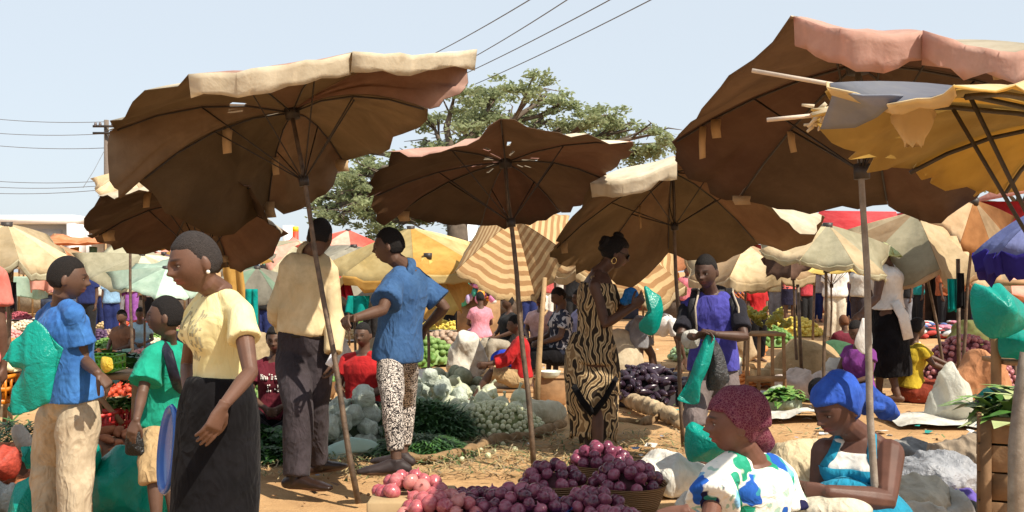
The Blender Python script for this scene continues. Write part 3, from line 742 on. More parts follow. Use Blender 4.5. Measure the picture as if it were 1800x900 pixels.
pumb('tan fringed umbrella peeking from under the big brown one at the left', 225, 300, 12, .4, .2, (.2, -.2), under=FT['tan'], tops=(FT['cream'],), seed=18, holes=.06)
pumb('orange and tan umbrella among the far left stalls', 190, 462, 22, 1.0, .3, (0, -.15), under=FT['tan'], tops=(FT['orange'], FT['cream']), seed=19)
pumb('mottled grey camouflage umbrella left of the man in the cream shirt', 452, 470, 15, .75, .3, (.2, -.3), under=FT['grey'], tops=(FT['grey'], FT['sage']), seed=20)
# ================================================================== BUILDINGS, POLE, WIRES, TREE
def building(label, name, cat, loc): return thing(name, label, cat, loc)
WHITE = plain('white painted steel', (.78, .79, .80), .5, .06, 3, .05)
bl = building('long white building with a grey recessed front at the left edge', 'commercial_building', 'building', at(20, 70))
def slab(p0, p1, d0, d1): 
    """box whose face spans pixel rectangle p0-p1 at distance d0"""
    a = P(p0[0], p0[1], d0); b_ = P(p1[0], p1[1], d0); return ((a+b_)/2+Vector((0, (d1-d0)/2, 0)), (abs(b_.x-a.x), d1-d0, abs(a.z-b_.z)))
def sl(m, x0, y0, x1, y1, d, t, **k): m.box(*slab((x0, y0), (x1, y1), d, d+t), **k)
m = MB(); sl(m, -60, 378, 130, 393, 70, 2); sl(m, 117, 393, 130, 473, 70, 2); obj('portal_frame', m, WHITE, bl)
m = MB(); sl(m, -60, 393, 117, 473, 71.2, 9); obj('wall', m, plain('pale grey cladding', (.55, .58, .62), .6, .08), bl)
m = MB(); sl(m, 20, 404, 108, 420, 71.0, .15); obj('window', m, plain('blue grey glass', (.38, .42, .48), .2, .05), bl)
bl = building('petrol station canopy with a yellow and red fascia', 'station_canopy', 'canopy', at(190, 75))
m = MB(); sl(m, 128, 388, 330, 406, 75, 9); obj('fascia', m, plain('yellow fascia', (.80, .50, .02), .4, .04), bl)
m = MB(); sl(m, 128, 406, 330, 408.5, 74.9, 9); obj('trim', m, plain('red trim', (.6, .06, .03), .4, .04), bl)
m = MB(); sl(m, 128, 408.5, 330, 417, 75.2, 8.5); obj('soffit', m, plain('beige soffit', (.62, .52, .40), .6, .06), bl)
for x in (140, 238, 300):
    m = MB(); sl(m, x, 417, x+6, 474, 78, .4); obj('column', m, WHITE, bl)
bl = building('red brick house with pale bands below the yellow station roof', 'brick_house', 'house', at(165, 95))
BR = NB('brick wall'); v_ = BR.coord(kind='Object', scale=(1, 1, 1)); bb = BR.n('TexBrick', Vector=BR.n('Mapping', Vector=v_, Rotation=(R_(90), 0, 0)), Color1=(.42, .14, .08), Color2=(.50, .20, .11), Mortar=(.55, .42, .33), Scale=1.2)
BRICK = BR.done(bb, .85, None, .1)
m = MB(); sl(m, 137, 412, 186, 474, 95, 8); obj('wall', m, BRICK, bl)
for x in (150, 160, 172):
    m = MB(); sl(m, x, 432, x+7, 441, 94.9, .2); obj('window', m, plain('dark window', (.08, .05, .04), .3), bl)
m = MB(); sl(m, 136, 428, 187, 430.5, 94.8, .3); obj('band', m, CREAM, bl)
bl = building('plain white house with a small dark window behind the green umbrellas', 'white_house', 'house', at(245, 90))
m = MB(); sl(m, 193, 416, 276, 474, 90, 8); obj('wall', m, plain('bluish white wall', (.66, .70, .76), .7, .05), bl)
m = MB(); sl(m, 226, 422, 240, 441, 89.9, .2); obj('window', m, plain('dark window', (.08, .05, .04), .3), bl)
m = MB(); sl(m, 238, 442, 330, 474, 88, 1.5); obj('lean_to', m, plain('pale pink wall', (.62, .40, .36), .7, .05), bl)
bl = building('white and yellow price pylon beside the man in the cream shirt', 'roadside_pylon', 'sign', at(508, 60))
m = MB(); sl(m, 497, 396, 514, 474, 60, .5); obj('panel', m, WHITE, bl); m = MB(); sl(m, 514, 398, 522, 407, 60, .5); obj('yellow_panel', m, plain('yellow fascia', (.8, .5, .02)), bl); m = MB(); sl(m, 514, 407, 522, 474, 60, .5); obj('red_panel', m, plain('red trim', (.6, .06, .03)), bl)
bl = building('white square pillar below the striped umbrella, beside the tree trunk', 'pillar', 'pillar', at(822, 45))
m = MB(); sl(m, 806, 394, 838, 540, 45, 1); obj('shaft', m, plain('white render', (.72, .75, .78), .7, .06), bl)
# shack row at the right
bl = building('low row of market shacks with brick pier, dark openings and tin roof on the right', 'market_shack', 'shack', at(1640, 26))
BR2 = NB('worn brick'); v_ = BR2.coord(); bb = BR2.n('TexBrick', Vector=BR2.n('Mapping', Vector=v_, Rotation=(R_(90), 0, 0)), Color1=(.16, .065, .035), Color2=(.22, .095, .055), Mortar=(.20, .15, .11), Scale=4.0)
WB = BR2.done(BR2.mix(BR2.ramp(BR2.noise(v_, 2, 5), [(.4, (0, 0, 0)), (.7, (.7,)*3)]), bb, (.10, .06, .045)), .9, None, .1)
m = MB(); sl(m, 1535, 448, 1840, 575, 27, .3); obj('wall', m, plain('dark timber wall', (.075, .050, .038), .9, .5, 3, .6, 12), bl)
m = MB(); sl(m, 1602, 448, 1626, 572, 26.4, .4); obj('pier', m, WB, bl)
m = MB(); sl(m, 1556, 455, 1600, 500, 26.8, .05); obj('poster', m, plain('faded poster', (.30, .30, .31), .7, .5, 6), bl)
m = MB(); sl(m, 1568, 502, 1596, 540, 26.78, .05); obj('poster', m, plain('blue faded poster', (.16, .22, .36), .7, .7, 8), bl)
m = MB(); sl(m, 1640, 460, 1720, 572, 26.85, .05); obj('doorway_shade', m, plain('dark opening', (.018, .012, .012), .9), bl)  # flat dark panel, the shade inside an open doorway put into colour
m = MB(); sl(m, 1530, 436, 1850, 447, 25.2, 2.4); obj('roof', m, plain('rusty tin', (.22, .15, .11), .7, .4, 3), bl)
solo('hanging_barrel', (lambda q: (q.tube([P(1667, 458, 25.5), P(1667, 465, 25.5), P(1667, 497, 25.5), P(1667, 503, 25.5)], [.12, .28, .29, .15], 18), q)[1])(MB()), plain('blue plastic', (.01, .07, .42), .4, .2), 'blue plastic drum hanging in the dark shack doorway', 'drum')
m = MB(); 
bl = building('red roofed stall rising behind the cream umbrellas', 'red_stall', 'stall', at(1505, 30))
m = MB(); m.loft([[P(1440, 370, 29), P(1575, 372, 29), P(1575, 374, 31), P(1440, 372, 31)], [P(1420, 440, 26), P(1600, 440, 26), P(1600, 442, 31), P(1420, 442, 31)]]); obj('roof', m, fabs('bright red sheet', (.62, .05, .06), (.7, .1, .1)), bl)
for x in (1425, 1590):
    m = MB(); m.tube([at(x, 27), P(x, 441, 27)], .05, 8); obj('post', m, WOODPOLE, bl)
bl = building('salmon pink sloping roof of a hall at the right edge', 'market_hall', 'building', at(1790, 34))
m = MB(); m.loft([[P(1715, 350, 30), P(1900, 262, 30), P(1900, 262, 44), P(1715, 350, 44)], [P(1715, 356, 30), P(1900, 322, 30), P(1900, 322, 44), P(1715, 356, 44)]]); obj('roof', m, fabs('salmon tin', (.66, .30, .24), (.72, .42, .34)), bl)
m = MB(); sl(m, 1722, 354, 1900, 480, 31, 12); obj('wall', m, fabs('red hall wall', (.45, .05, .06)), bl)
bl = building('leaning red brick lattice screen behind the backpacker', 'lattice_screen', 'screen', at(1290, 20))
m = MB(); LW = plain('orange lattice', (.45, .15, .06), .7)
x0, x1, z0, z1 = at(1262, 20).x, at(1325, 20).x, P(0, 535, 20).z, P(0, 470, 20).z
for i in range(-9, 16):
    for s_ in (1, -1):
        xa = lerp(x0, x1, i/8); dx = (z1-z0)*s_
        a, b2 = Vector((xa, 20+.01*s_, z0)), Vector((xa+dx, 20+.01*s_, z1))
        t0 = max(0, min(1, ((x0 if dx > 0 else x1)-xa)/dx)); t1 = max(0, min(1, ((x1 if dx > 0 else x0)-xa)/dx))
        if t1-t0 > .03: m.tube([a.lerp(b2, t0), a.lerp(b2, t1)], .016, 6)
obj('lattice', m, LW, bl); m = MB()
for x in (1262, 1325): m.tube([at(x, 20), P(x, 468, 20)], .03, 8)
obj('post', m, WOODPOLE, bl)
# utility pole with wires
up_ = thing('utility_pole', 'wooden power pole with two crossarms at the left', 'pole', at(187, 48))
m = MB(); m.tube([at(188, 48), P(187, 211, 48)], [.15, .11], 10); obj('pole', m, plain('old grey wood', (.15, .12, .10), .9), up_)
for y in (222, 234):
    m = MB(); m.box(P(187, y, 47.8), (1.25, .1, .1)); obj('crossarm', m, DARKP, up_)
for x in (168, 176, 198, 206):
    m = MB(); m.ell(P(x, 219, 47.8), (.07, .07, .12)); obj('insulator', m, plain('insulator', (.12, .1, .1), .3), up_)
WIRE = plain('power wire', (.16, .17, .19), .6)
def wire(label, pts, r=.012):
    m = MB(); m.tube(pts, r, 5); solo('power_wire', m, WIRE, label, 'wire', 'power wires')
def cat(a, b, sagz, n=10): return [a.lerp(b, t/n)-Vector((0, 0, sagz*4*(t/n)*(1-t/n))) for t in range(n+1)]
for i, (y0, y1, nm) in enumerate(((205, 214, 'topmost wire running left from the power pole'), (231, 235, 'second wire running left from the power pole'), (252, 260, 'third wire from the top left of the power pole'), (316, 318, 'upper of the three low wires left of the pole'), (327, 326, 'middle one of the low wires left of the pole'), (339, 333, 'lowest wire at the left near the white building'))):
    wire(nm, cat(P(-60, y0-2, 52), P(185, y1, 48), .15), .016)
wire('stay wire slanting down left from the power pole', [P(185, 262, 48), P(165, 300, 47), P(146, 330, 46)], .014)
for i, (a, b2, nm) in enumerate((((735, 108), (960, -18), 'leftmost overhead wire crossing the sky above the tree'), ((800, 118), (1030, -22), 'second overhead wire from the left above the tree'), ((790, 142), (1112, -22), 'third overhead wire from the left above the tree'), ((835, 148), (1190, -24), 'rightmost overhead wire crossing the sky above the tree'))):
    wire(nm, cat(P(a[0], a[1], 30), P(b2[0], b2[1], 18), .05), .012)
# tree
def leafmat(name, c):
    b = NB(name); r = b.n('TexNoise', Vector=b.coord(), Scale=.8, Detail=3); q = b.n('TexNoise', Vector=b.coord(), Scale=9)
    col = b.ramp(b.mix(.5, r, q), [(.3, dk(c, .55)), (.7, dk(c, 1.6))])
    return b.done(col, .6, None, .3, .35, dk(c, 2.2))
LEAF = leafmat('acacia leaf', (.20, .23, .12)); BARK = plain('grey bark', (.12, .095, .075), .9, .35, 4, .8, 9, .1)
def leaves(centers, radii, per, size, seed, flat=.45):
    g = np.random.default_rng(seed); vs = []; 
    for c, r in zip(centers, radii):
        k = int(per*r*r)
        p = g.normal(size=(k, 3))*np.array([r, r, r*flat])*.5+np.array(c)
        vs.append(p)
    p = np.concatenate(vs); k = len(p)
    a = g.normal(size=(k, 3)); a[:, 2] *= .5; a /= np.linalg.norm(a, axis=1)[:, None]
    b_ = g.normal(size=(k, 3)); b_ -= a*(a*b_).sum(1)[:, None]; b_ /= np.linalg.norm(b_, axis=1)[:, None]
    L = size*g.uniform(.6, 1.4, (k, 1)); W = L*.42
    q = np.stack([p-a*L-b_*W*.2, p-b_*W, p+a*L, p+b_*W], 1).reshape(-1, 3)
    me = bpy.data.meshes.new('leaves'); me.from_pydata(q.tolist(), [], [(i*4, i*4+1, i*4+2, i*4+3) for i in range(k)]); return me
def big_tree(label, base, limbs, crowns, per, size, seed, name='spreading_tree', bark=BARK, leaf=LEAF, trunk=(.5, .3)):
    t = thing(name, label, 'tree', base)
    rn = random.Random(seed); m = MB(); top_ = limbs[0]
    m.tube([base, base.lerp(top_, .5)+Vector((.1, 0, 0)), top_], [trunk[0], lerp(trunk[0], trunk[1], .6), trunk[1]], 12); obj('trunk', m, bark, t)
    m = MB()
    for c, r in crowns:
        c = Vector(c); mid = top_.lerp(c, .55)+Vector((rn.uniform(-.5, .5), rn.uniform(-.4, .4), rn.uniform(-.1, .8)))
        m.tube([top_, top_.lerp(mid, .5)+Vector((0, 0, .3)), mid, mid.lerp(c, .6), c], [trunk[1]*.55, trunk[1]*.42, .10, .06, .03], 7)
        for k in range(7):
            e = c+Vector((rn.gauss(0, r*.55), rn.gauss(0, r*.55), rn.gauss(.05, r*.22))); m.tube([mid.lerp(c, rn.uniform(.3, 1)), c.lerp(e, .5)+Vector((0, 0, .12)), e], [.035, .022, .008], 5)
    obj('limbs', m, bark, t)
    cs = []; rs = []
    for c, r in crowns:
        for k in range(max(4, int(r*9))):
            cs.append((c[0]+rn.gauss(0, r*.52), c[1]+rn.gauss(0, r*.6), c[2]+rn.gauss(0, r*.25))); rs.append(rn.uniform(.22, .48)*max(.7, r**.5))
    o = obj('crown', leaves(cs, rs, per, size, seed), leaf, t); return t
D = 30
cr = [(P(x, y, D+dd), r) for x, y, dd, r in ((800, 165, 0, .85), (870, 175, 1, .9), (930, 165, -1, .9), (985, 195, 1, .8), (1040, 215, 0, .8), (1100, 228, 1, .75), (1150, 236, 0, .65), (1120, 268, 1, .7), (1030, 225, 2, .8),
      (760, 215, 1, .9), (820, 235, -1, .8), (880, 215, 1, .7), (640, 310, 0, .9), (600, 350, 1, .8), (680, 340, -1, .95), (740, 330, 1, .9), (640, 380, 0, .8), (700, 395, 0, .9), (770, 385, 1, .7), (720, 285, 0, .7), (950, 215, 1, .7), (560, 352, 1, .45), (590, 385, 0, .6), (660, 300, 1, .8), (610, 320, 1, .7), (715, 360, 0, .8), (760, 300, 2, .8), (780, 255, 1, .8), (840, 200, 2, .9), (905, 205, 2, .8), (955, 175, 1, .7), (1000, 225, 2, .8), (1070, 245, 1, .75), (1160, 262, 1, .6), (560, 380, 1, .7), (620, 345, 2, .9), (590, 310, 2, .6), (680, 380, 2, .9), (730, 380, 1, .9), (700, 315, 2, .8), (650, 270, 2, .6), (790, 340, 2, .8))]
big_tree('big spreading feathery acacia behind the brown umbrellas', at(800, D), [P(800, 330, D)], cr, 950, .082, 3, trunk=(.36, .28))
cr = [(P(x, y, 60), r) for x, y, r in ((1690, 330, 1.6), (1740, 310, 1.8), (1800, 295, 2.0), (1860, 290, 2), (1900, 300, 2))]
big_tree('distant green tree behind the pink roof at the right edge', at(1790, 62), [P(1790, 380, 62)], cr, 40, .2, 8, 'roadside_tree')
# ================================================================== FOREGROUND PEOPLE
def pat_blotch(name, c1, c2, scale, thr=.5, stretch=(1, 1, 1), dist=1.5, rough=.85, trans=0):
    b = NB(name); v = b.coord(stretch); n1 = b.noise(v, scale, 2, .5, dist)
    col = b.ramp(n1, [(thr-.02, c1), (thr+.02, c2)])
    return b.done(col, rough, b.bump(b.noise(b.coord(), 14, 3, .5, 1.2), .5, .03), .15)
TROU = cloth('dark plum trousers', (.045, .036, .042), .3, 8, fold=.8)
BLACKC = cloth('black cotton', (.007, .0065, .008), .4, 8, fold=.7, spec=.08)
# --- girl in yellow
sk1 = (.115, .056, .036)
g = person('shaven-headed girl in a tight pale yellow tee and long black skirt, looking down', .90, P(386, 722, 4.05), P(384, 510, 4.02), 122, P(343, 461, 3.93), .232, 126, 12, 4,
    arms=dict(L=dict(s=P(424, 556, 3.90), e=(440, 655, -1), w=(392, 714, -1), h=(366, 770, 0), pn=Vector((-.8, .5, -.1)), curl=.35, thumb=1),
              R=dict(s=P(346, 556, 4.14), e=P(326, 660, 4.30), w=P(330, 694, 4.12), h=(333, 735, 0))),
    legs=dict(L=dict(k=P(388, 880, 4.02), a=P(388, 1040, 4.02)), R=dict(k=P(374, 880, 4.06), a=P(372, 1040, 4.06))), sex='f', skincol=sk1, vox=.0037, hair='short', haircol=(.035, .028, .026), pyaw=118, fat=.97)
b = NB('pale yellow jersey'); v = b.coord(); n1 = b.noise(v, 7, 4)
yc = b.ramp(n1, [(.3, (.66, .57, .27)), (.7, (.76, .68, .40))])
geo = b.n('SeparateXYZ', out=None, Vector=v)
YT = b.done(yc, .85, b.bump(b.math('ADD', b.noise(b.n('Mapping', Vector=v, Scale=(1, 1, .4)), 13, 3, .5, 1.2), b.math('MULTIPLY', b.noise(v, 400, 1), .03)), .5, .03), .12, .06)
t_ = top(g, YT, f0=.11, inf=.010, sl=.42, slinf=.012, flare=.015, name='tee_shirt', amp=.0045, freq=30, seed=3, neckf=.99, vox=.006)
m = MB(); ax = g.up; x = g.rt; y = ax.cross(x)
m.tube([g.sc-ax*.035*g.s+x*.085*math.cos(q*.3927)*g.s+g.fw*(.075*math.sin(q*.3927)+.01)*g.s-ax*(.055*max(0, math.sin(q*.3927)))*g.s for q in range(17)], .008, 8); obj('neck_band', m, cloth('white ribbing', (.74, .70, .55), .1), t_)
c0 = P(338, 615, 3.86)      # printed design on the chest: loose vertical strokes
lt = g.rt*.9
m = MB()
for i in range(9):
    a = tring(g, .62, .0135)[0]
fr = [tring(g, f, .0145, 64) for f in np.linspace(.44, .86, 15)]
rn = random.Random(5)
for i in range(17):
    k = 17+int((i-8)*.9); 
    for a in range(14):
        if rn.random() < .6 and abs(i-8)+abs(a-8) < 13:
            q0, q1 = fr[a][k], fr[a+1][k]; d = (fr[a][k+1]-q0).normalized()*.004
            m.add([q0-d, q0+d, q1+d, q1-d], [(0, 1, 2, 3)])
o = obj('print', m, plain('olive print', (.34, .31, .20), .8), t_); md = o.modifiers.new('w', 'SHRINKWRAP'); md.target = t_; md.offset = .0025
skirt(g, BLACKC, [(P(385, 664, 4.04), .138, .115), (P(385, 700, 4.04), .158, .138), (P(385, 735, 4.04), .162, .150), (P(382, 800, 4.03), .150, .155), (P(378, 880, 4.02), .145, .155), (P(372, 960, 4.0), .16, .16), (P(370, 1030, 4.0), .165, .165)], amp=.009, freq=10, seed=12, stretch=(1, 1, .3))
m = MB(); m.ell(P(372, 537, 3.86), .008); m.ell(g.head+g.hm @ Vector((.078, -.01, -.05)), .007); 
e = MB(); e.ell(g.head+g.hm @ Vector((-.080, -.012, -.046)), .0075); obj('earring', e, plain('pearl', (.75, .72, .65), .2, .05), g.root)
# blue basin carried behind her
m = MB(); ctr = P(300, 790, 4.35); ax = Vector((-.85, -.45, .1)).normalized(); u = Vector((0, 0, 1)); u = (u-ax*u.dot(ax)).normalized(); w_ = ax.cross(u)
rg = []
for (h, r) in ((0, .165), (.012, .178), (.02, .172), (.005, .16), (-.05, .145), (-.10, .12), (-.105, .02)): rg.append([ctr+ax*h+u*r*1.05*math.cos(q*.2244)+w_*r*math.sin(q*.2244) for q in range(28)])
m.loft(rg[::-1], cap0=False); o = solo('basin', m, plain('blue basin plastic', (.015, .09, .36), .25, .15, 6, .1, 20, .5), 'blue plastic basin held on edge behind the black skirt', 'basin'); md = o.modifiers.new('s', 'SOLIDIFY'); md.thickness = .006
# --- boy with turquoise bag, far left
bo = person('boy in a blue tee and baggy beige trousers with a turquoise bag on his back', .87, P(124, 697, 5.32), P(108, 537, 5.3), -52, P(119, 489, 5.26), .222, -68, 4, 0,
    arms=dict(R=dict(s=P(130, 554, 5.19), e=(148, 634, 1), w=(172, 656, -1), h=(183, 668, 0), curl=.8, pn=Vector((-.2, .4, -.8))), L=dict(s=P(78, 556, 5.42), e=(70, 640, 1), w=(100, 690, 1))),
    legs=dict(R=dict(k=(132, 810, 0), a=(132, 935, 0)), L=dict(k=(84, 810, 1), a=(84, 930, 0))), vox=.0046, pyaw=-30, haircol=(.014, .011, .010), fat=.92)
BT = cloth('blue tee cotton', (.035, .13, .42), .2, 7, fold=.7, c2=(.06, .20, .52))
top(bo, BT, f0=-.04, inf=.024, sl=.62, slinf=.010, flare=.07, name='tee_shirt', amp=.008, freq=22, seed=4, neckf=.985, slflare=.03)
KH = cloth('sun-bleached beige cotton', (.46, .37, .26), .15, 6, fold=1.0)
bottoms(bo, KH, f1=1.93, inf=.034, inf1=.042, amp=.010, freq=15, seed=5, top_f=.06)
shoes(bo, plain('brown leather', (.08, .04, .025), .5, .2))
TEAL = plastic('turquoise bag plastic', (.005, .36, .29), .34, .27, .5, fscale=9)
def sheet_bag(label, poly, d, thick, m, seed, crease=.026, name='plastic_bag', grp=None, nsub=8, cen=None, sharp=.35):
    """limp bag: outline given in photo pixels, inflated to a real thickness"""
    pts = [P(x, y, d) for x, y in poly]; c = P(cen[0], cen[1], d) if cen else sum(pts, Vector())/len(pts)
    per = []
    N = len(pts)
    for i in range(N):
        p0, p1, p2, p3 = pts[i-1], pts[i], pts[(i+1) % N], pts[(i+2) % N]
        for t in range(nsub):
            u = t/nsub; cr = .5*((2*p1)+(p2-p0)*u+(2*p0-5*p1+4*p2-p3)*u*u+(3*p1-p0-3*p2+p3)*u**3); per.append(cr.lerp(p1.lerp(p2, u), sharp))
    mb = MB(); n = len(per); lv = 9
    front = []; 
    for a in range(lv+1):
        f = a/lv; front.append([c.lerp(p, .02+.98*f) for p in per])
    def dep(f, sgn): return thick*.5*(1-f**1.6)*sgn if f < 1 else .0
    R1 = [[p+Vector((0, dep((a/lv)*.985, -1), 0)) for p in r] for a, r in enumerate(front)]
    R2 = [[p+Vector((0, dep((a/lv)*.985, 1), 0)) for p in r] for a, r in enumerate(front)][::-1]
    mb.loft(R1+R2[0:], cap0=True, cap1=True)
    me = mb.mesh(name); 
    bm = bmesh.new(); bm.from_mesh(me); bmesh.ops.remove_doubles(bm, verts=bm.verts[:], dist=.0004); bmesh.ops.recalc_face_normals(bm, faces=bm.faces[:]); bmesh.ops.subdivide_edges(bm, edges=bm.edges[:], cuts=1, use_grid_fill=True, smooth=.3); bm.to_mesh(me); bm.free()
    v = getv(me); nrm = getn(me)
    w0 = waves(v, 15, seed, 4, 1.0, (1.8, .6, .25)); dd = 1.1-1.6*np.sqrt(w0*w0+.06); d2 = waves(v, 30, seed+1, 4, 1.0, (1.4, .6, .35))
    setv(me, v+nrm*(crease*dd*.5+crease*.14*d2)[:, None])
    me.polygons.foreach_set('use_smooth', [True]*len(me.polygons))
    return solo(name, me, m, label, 'bag', grp)
sheet_bag('turquoise plastic bag hanging flat on the back of the boy in blue', [(62, 562), (112, 612), (102, 650), (84, 706), (36, 732), (10, 722), (38, 650), (2, 632), (28, 596)], 5.02, .06, TEAL, 3, .020, cen=(62, 640), sharp=.85)
sheet_bag('small yellow packet in the hand of the boy in blue', [(180, 628), (196, 630), (199, 648), (186, 655), (178, 645)], 5.0, .04, plastic('yellow film', (.70, .50, .05)), 5, .008)
# --- small boy in green
gb = person('small boy in a loose green tee and khaki shorts with a dark backpack, facing left', .74, P(284, 735, 5.55), P(296, 604, 5.52), 84, P(291, 556, 5.45), .215, 96, -2, 0,
    arms=dict(L=dict(s=P(266, 628, 5.36), e=(250, 692, -1), w=(240, 738, -1), h=(231, 762, 0), curl=.5), R=dict(s=P(322, 628, 5.64), e=(330, 690, 1), w=(322, 735, 0))),
    legs=dict(L=dict(k=(272, 838, -1), a=(276, 925, 0)), R=dict(k=(300, 838, -1), a=(306, 918, 0))), vox=.0046, fat=1.0)
GT = cloth('green tee cotton', (.012, .30, .20), .2, 7, fold=.8)
top(gb, GT, f0=-.06, inf=.022, sl=.72, slinf=.026, flare=.06, name='tee_shirt', amp=.007, freq=22, seed=6, neckf=.985, slflare=.03)
bottoms(gb, cloth('khaki cotton', (.46, .32, .17), .15, 6, fold=1.0), f1=1.12, inf=.030, inf1=.036, name='shorts', amp=.009, freq=20, seed=7, top_f=.05)
shoes(gb, plain('dark sandal', (.03, .02, .02), .6))
m = MB(); m.tube([P(318, 598, 5.62), P(322, 640, 5.68), P(318, 690, 5.68)], [(.07, .05), (.10, .09), (.09, .08)], 14, round0=True, round1=True)
o = garment(gb, 'backpack', m, cloth('navy nylon', (.018, .018, .032), .3, 8, rough=.5), .009, 3, .006, parent=None)
m = MB(); m.tube([P(282, 602, 5.44), P(296, 622, 5.33), P(306, 660, 5.33), P(316, 690, 5.5)], [(.028, .008)]*4, 8, lat=Vector((1, 0, .3))); obj('strap', m, cloth('navy nylon', (.018, .018, .032)), o)
sheet_bag('black plastic bag hanging from the hand of the small boy in green', [(226, 752), (246, 752), (252, 795), (238, 800), (222, 795)], 5.28, .08, plastic('black film', (.012, .012, .013), .05), 7, .02)
# --- man in cream shirt
mn = person('tall man seen from behind in a cream long-sleeved shirt and dark plum trousers', 1.03, P(536, 606, 6.75), P(546, 442, 6.75), -8, P(563, 415, 6.67), .235, -12, 16, 0,
    arms=dict(R=dict(s=P(580, 479, 6.69), e=(590, 562, -1), w=(586, 628, -1), h=(588, 650, 0), curl=1.0), L=dict(s=P(510, 478, 6.77), e=P(486, 548, 6.75), w=P(505, 590, 7.05))),
    legs=dict(L=dict(k=(524, 715, -1), a=(520, 838, -1), f=Vector((.55, -.15, 0))), R=dict(k=(552, 715, 0), a=(556, 812, 1), f=Vector((.5, .5, 0)))), vox=.006, haircol=(.012, .01, .01), fat=.98)
CS = cloth('cream shirt cotton', (.74, .58, .33), .10, 5, fold=.9, fscale=9, trans=.06, c2=(.80, .66, .42))
top(mn, CS, f0=.13, inf=.022, sl=1.88, slinf=.015, flare=-.03, name='shirt', amp=.013, freq=13, seed=8, collar=CS, neckf=.96, slflare=.012)
bottoms(mn, TROU, f1=1.98, inf=.026, inf1=.040, amp=.008, freq=16, seed=9, top_f=.24, stretch=(1, 1, .3))
m = MB(); m.loft([tring(mn, f, .0165) for f in (.085, .13)], cap0=False, cap1=False); o = obj('belt', m, plain('black belt', (.02, .015, .013), .4), mn.root); md = o.modifiers.new('s', 'SOLIDIFY'); md.thickness = .004
shoes(mn, plain('dark brown shoe leather', (.022, .011, .008), .3, .3))
m = MB(); m.box(P(582, 634, 6.40), (.045, .012, .075), Matrix.Rotation(.5, 3, 'Y'), bev=.004); solo('mobile_phone', m, plain('white phone', (.7, .7, .75), .25, .05), 'small pale phone in the right hand of the man in cream', 'phone')
# --- youth in blue shirt gripping the pole
yo = person('youth in a denim-blue shirt and black-and-white patterned leggings gripping the leaning pole', 1.0, P(700, 622, 6.77), P(714, 470, 6.74), 55, P(684, 432, 6.68), .235, 80, 6, 0,
    arms=dict(L=dict(s=P(692, 497, 6.62), e=(672, 545, -1), w=(622, 560, -1), h=(604, 560, -1), curl=1.1, pn=Vector((.1, -.6, -.6)), thumb=1),
              R=dict(s=P(742, 500, 6.87), e=(782, 540, 0), w=(748, 575, 1), curl=.6)),
    legs=dict(L=dict(k=(690, 712, -1), a=(697, 812, 0), f=Vector((-.95, -.1, 0))), R=dict(k=(714, 708, 1), a=(708, 800, 0), f=Vector((-.9, .3, 0)))), vox=.0046, pyaw=62, haircol=(.010, .008, .008), fat=.88, sex='m')
DB = cloth('denim blue shirt', (.035, .095, .24), .2, 6, fold=.8, c2=(.055, .13, .29))
top(yo, DB, f0=-.06, inf=.026, sl=.72, slinf=.026, flare=.05, name='shirt', amp=.008, freq=17, seed=10, collar=DB, neckf=.97, slflare=.03)
LP_ = pat_blotch('black and white scribble print', (.018, .014, .016), (.60, .53, .47), 48, .52, (1, 1, .8), 3)
bottoms(yo, LP_, f1=1.80, inf=.014, inf1=.016, name='leggings', amp=.004, freq=22, seed=11, top_f=.1)
shoes(yo, plain('dark sandal', (.03, .02, .02), .6), name='sandal')
# --- woman in the patterned dress
dw = person('woman in a tan and black swirl-patterned dress and sunglasses lifting a turquoise bag', .97, P(1042, 628, 7.85), P(1053, 478, 7.85), -78, P(1082, 445, 7.82), .238, -82, 18, 0,
    arms=dict(R=dict(s=P(1046, 503, 7.70), e=(1064, 570, -1), w=(1112, 540, -1), h=(1132, 522, 0), curl=.8, pn=Vector((0, .8, .3)), thumb=1), L=dict(s=P(1036, 500, 8.0), e=(1068, 560, 1), w=(1098, 535, -1), h=(1110, 530, 0))),
    legs=dict(R=dict(k=(1048, 712, 0), a=(1052, 795, 0)), L=dict(k=(1028, 712, 1), a=(1036, 782, 0))), sex='f', skincol=(.095, .047, .032), vox=.0046, hair='thick', fat=1.16, afat=1.15)
b = NB('swirl dress print'); v = b.coord((1, 1, .75)); wv = b.n('TexWave', Vector=v, Scale=7.0, Distortion=22.0, Detail=2.0, Detail_Scale=.8, Detail_Roughness=.5)
col = b.ramp(wv, [(.30, (.030, .021, .015)), (.42, (.42, .30, .16)), (.75, (.58, .44, .26)), (.92, (.25, .16, .08))])
DRESS = b.done(col, .8, b.bump(b.noise(v, 14, 3, .5, 1), .6, .03), .15)
mb = MB(); add_torso(mb, dw, -.05, .86, .014)
for kx, rr in (('R', .045), ('L', .045)):
    mb.tube([dw.sh[kx]*.55+dw.sc*.45-dw.up*.09*dw.s, dw.sh[kx]*.55+dw.sc*.45+dw.up*.025], [.055, .045], 12)
rg = [(P(1043, 590, 7.85), .150, .135), (P(1040, 620, 7.85), .195, .165), (P(1040, 655, 7.85), .215, .19), (P(1041, 700, 7.85), .20, .185), (P(1042, 735, 7.85), .185, .175), (P(1043, 762, 7.85), .165, .155)]
mb.tube([q[0] for q in rg], [(q[1], q[2]) for q in rg], 28, lat=Vector((1, 0, 0)))
d_ = garment(dw, 'dress', mb, DRESS, .009, 4, .011, 15, 13, (1, 1, .35))
m = MB(); m.tube([P(1008, 678, 7.66), P(1024, 706, 7.60), P(1042, 728, 7.60)], [(.028, .012)]*3, 8, lat=Vector((0, 0, 1))); m.tube([P(1084, 664, 7.70), P(1064, 700, 7.62), P(1042, 728, 7.60)], [(.026, .012)]*3, 8, lat=Vector((0, 0, 1)))
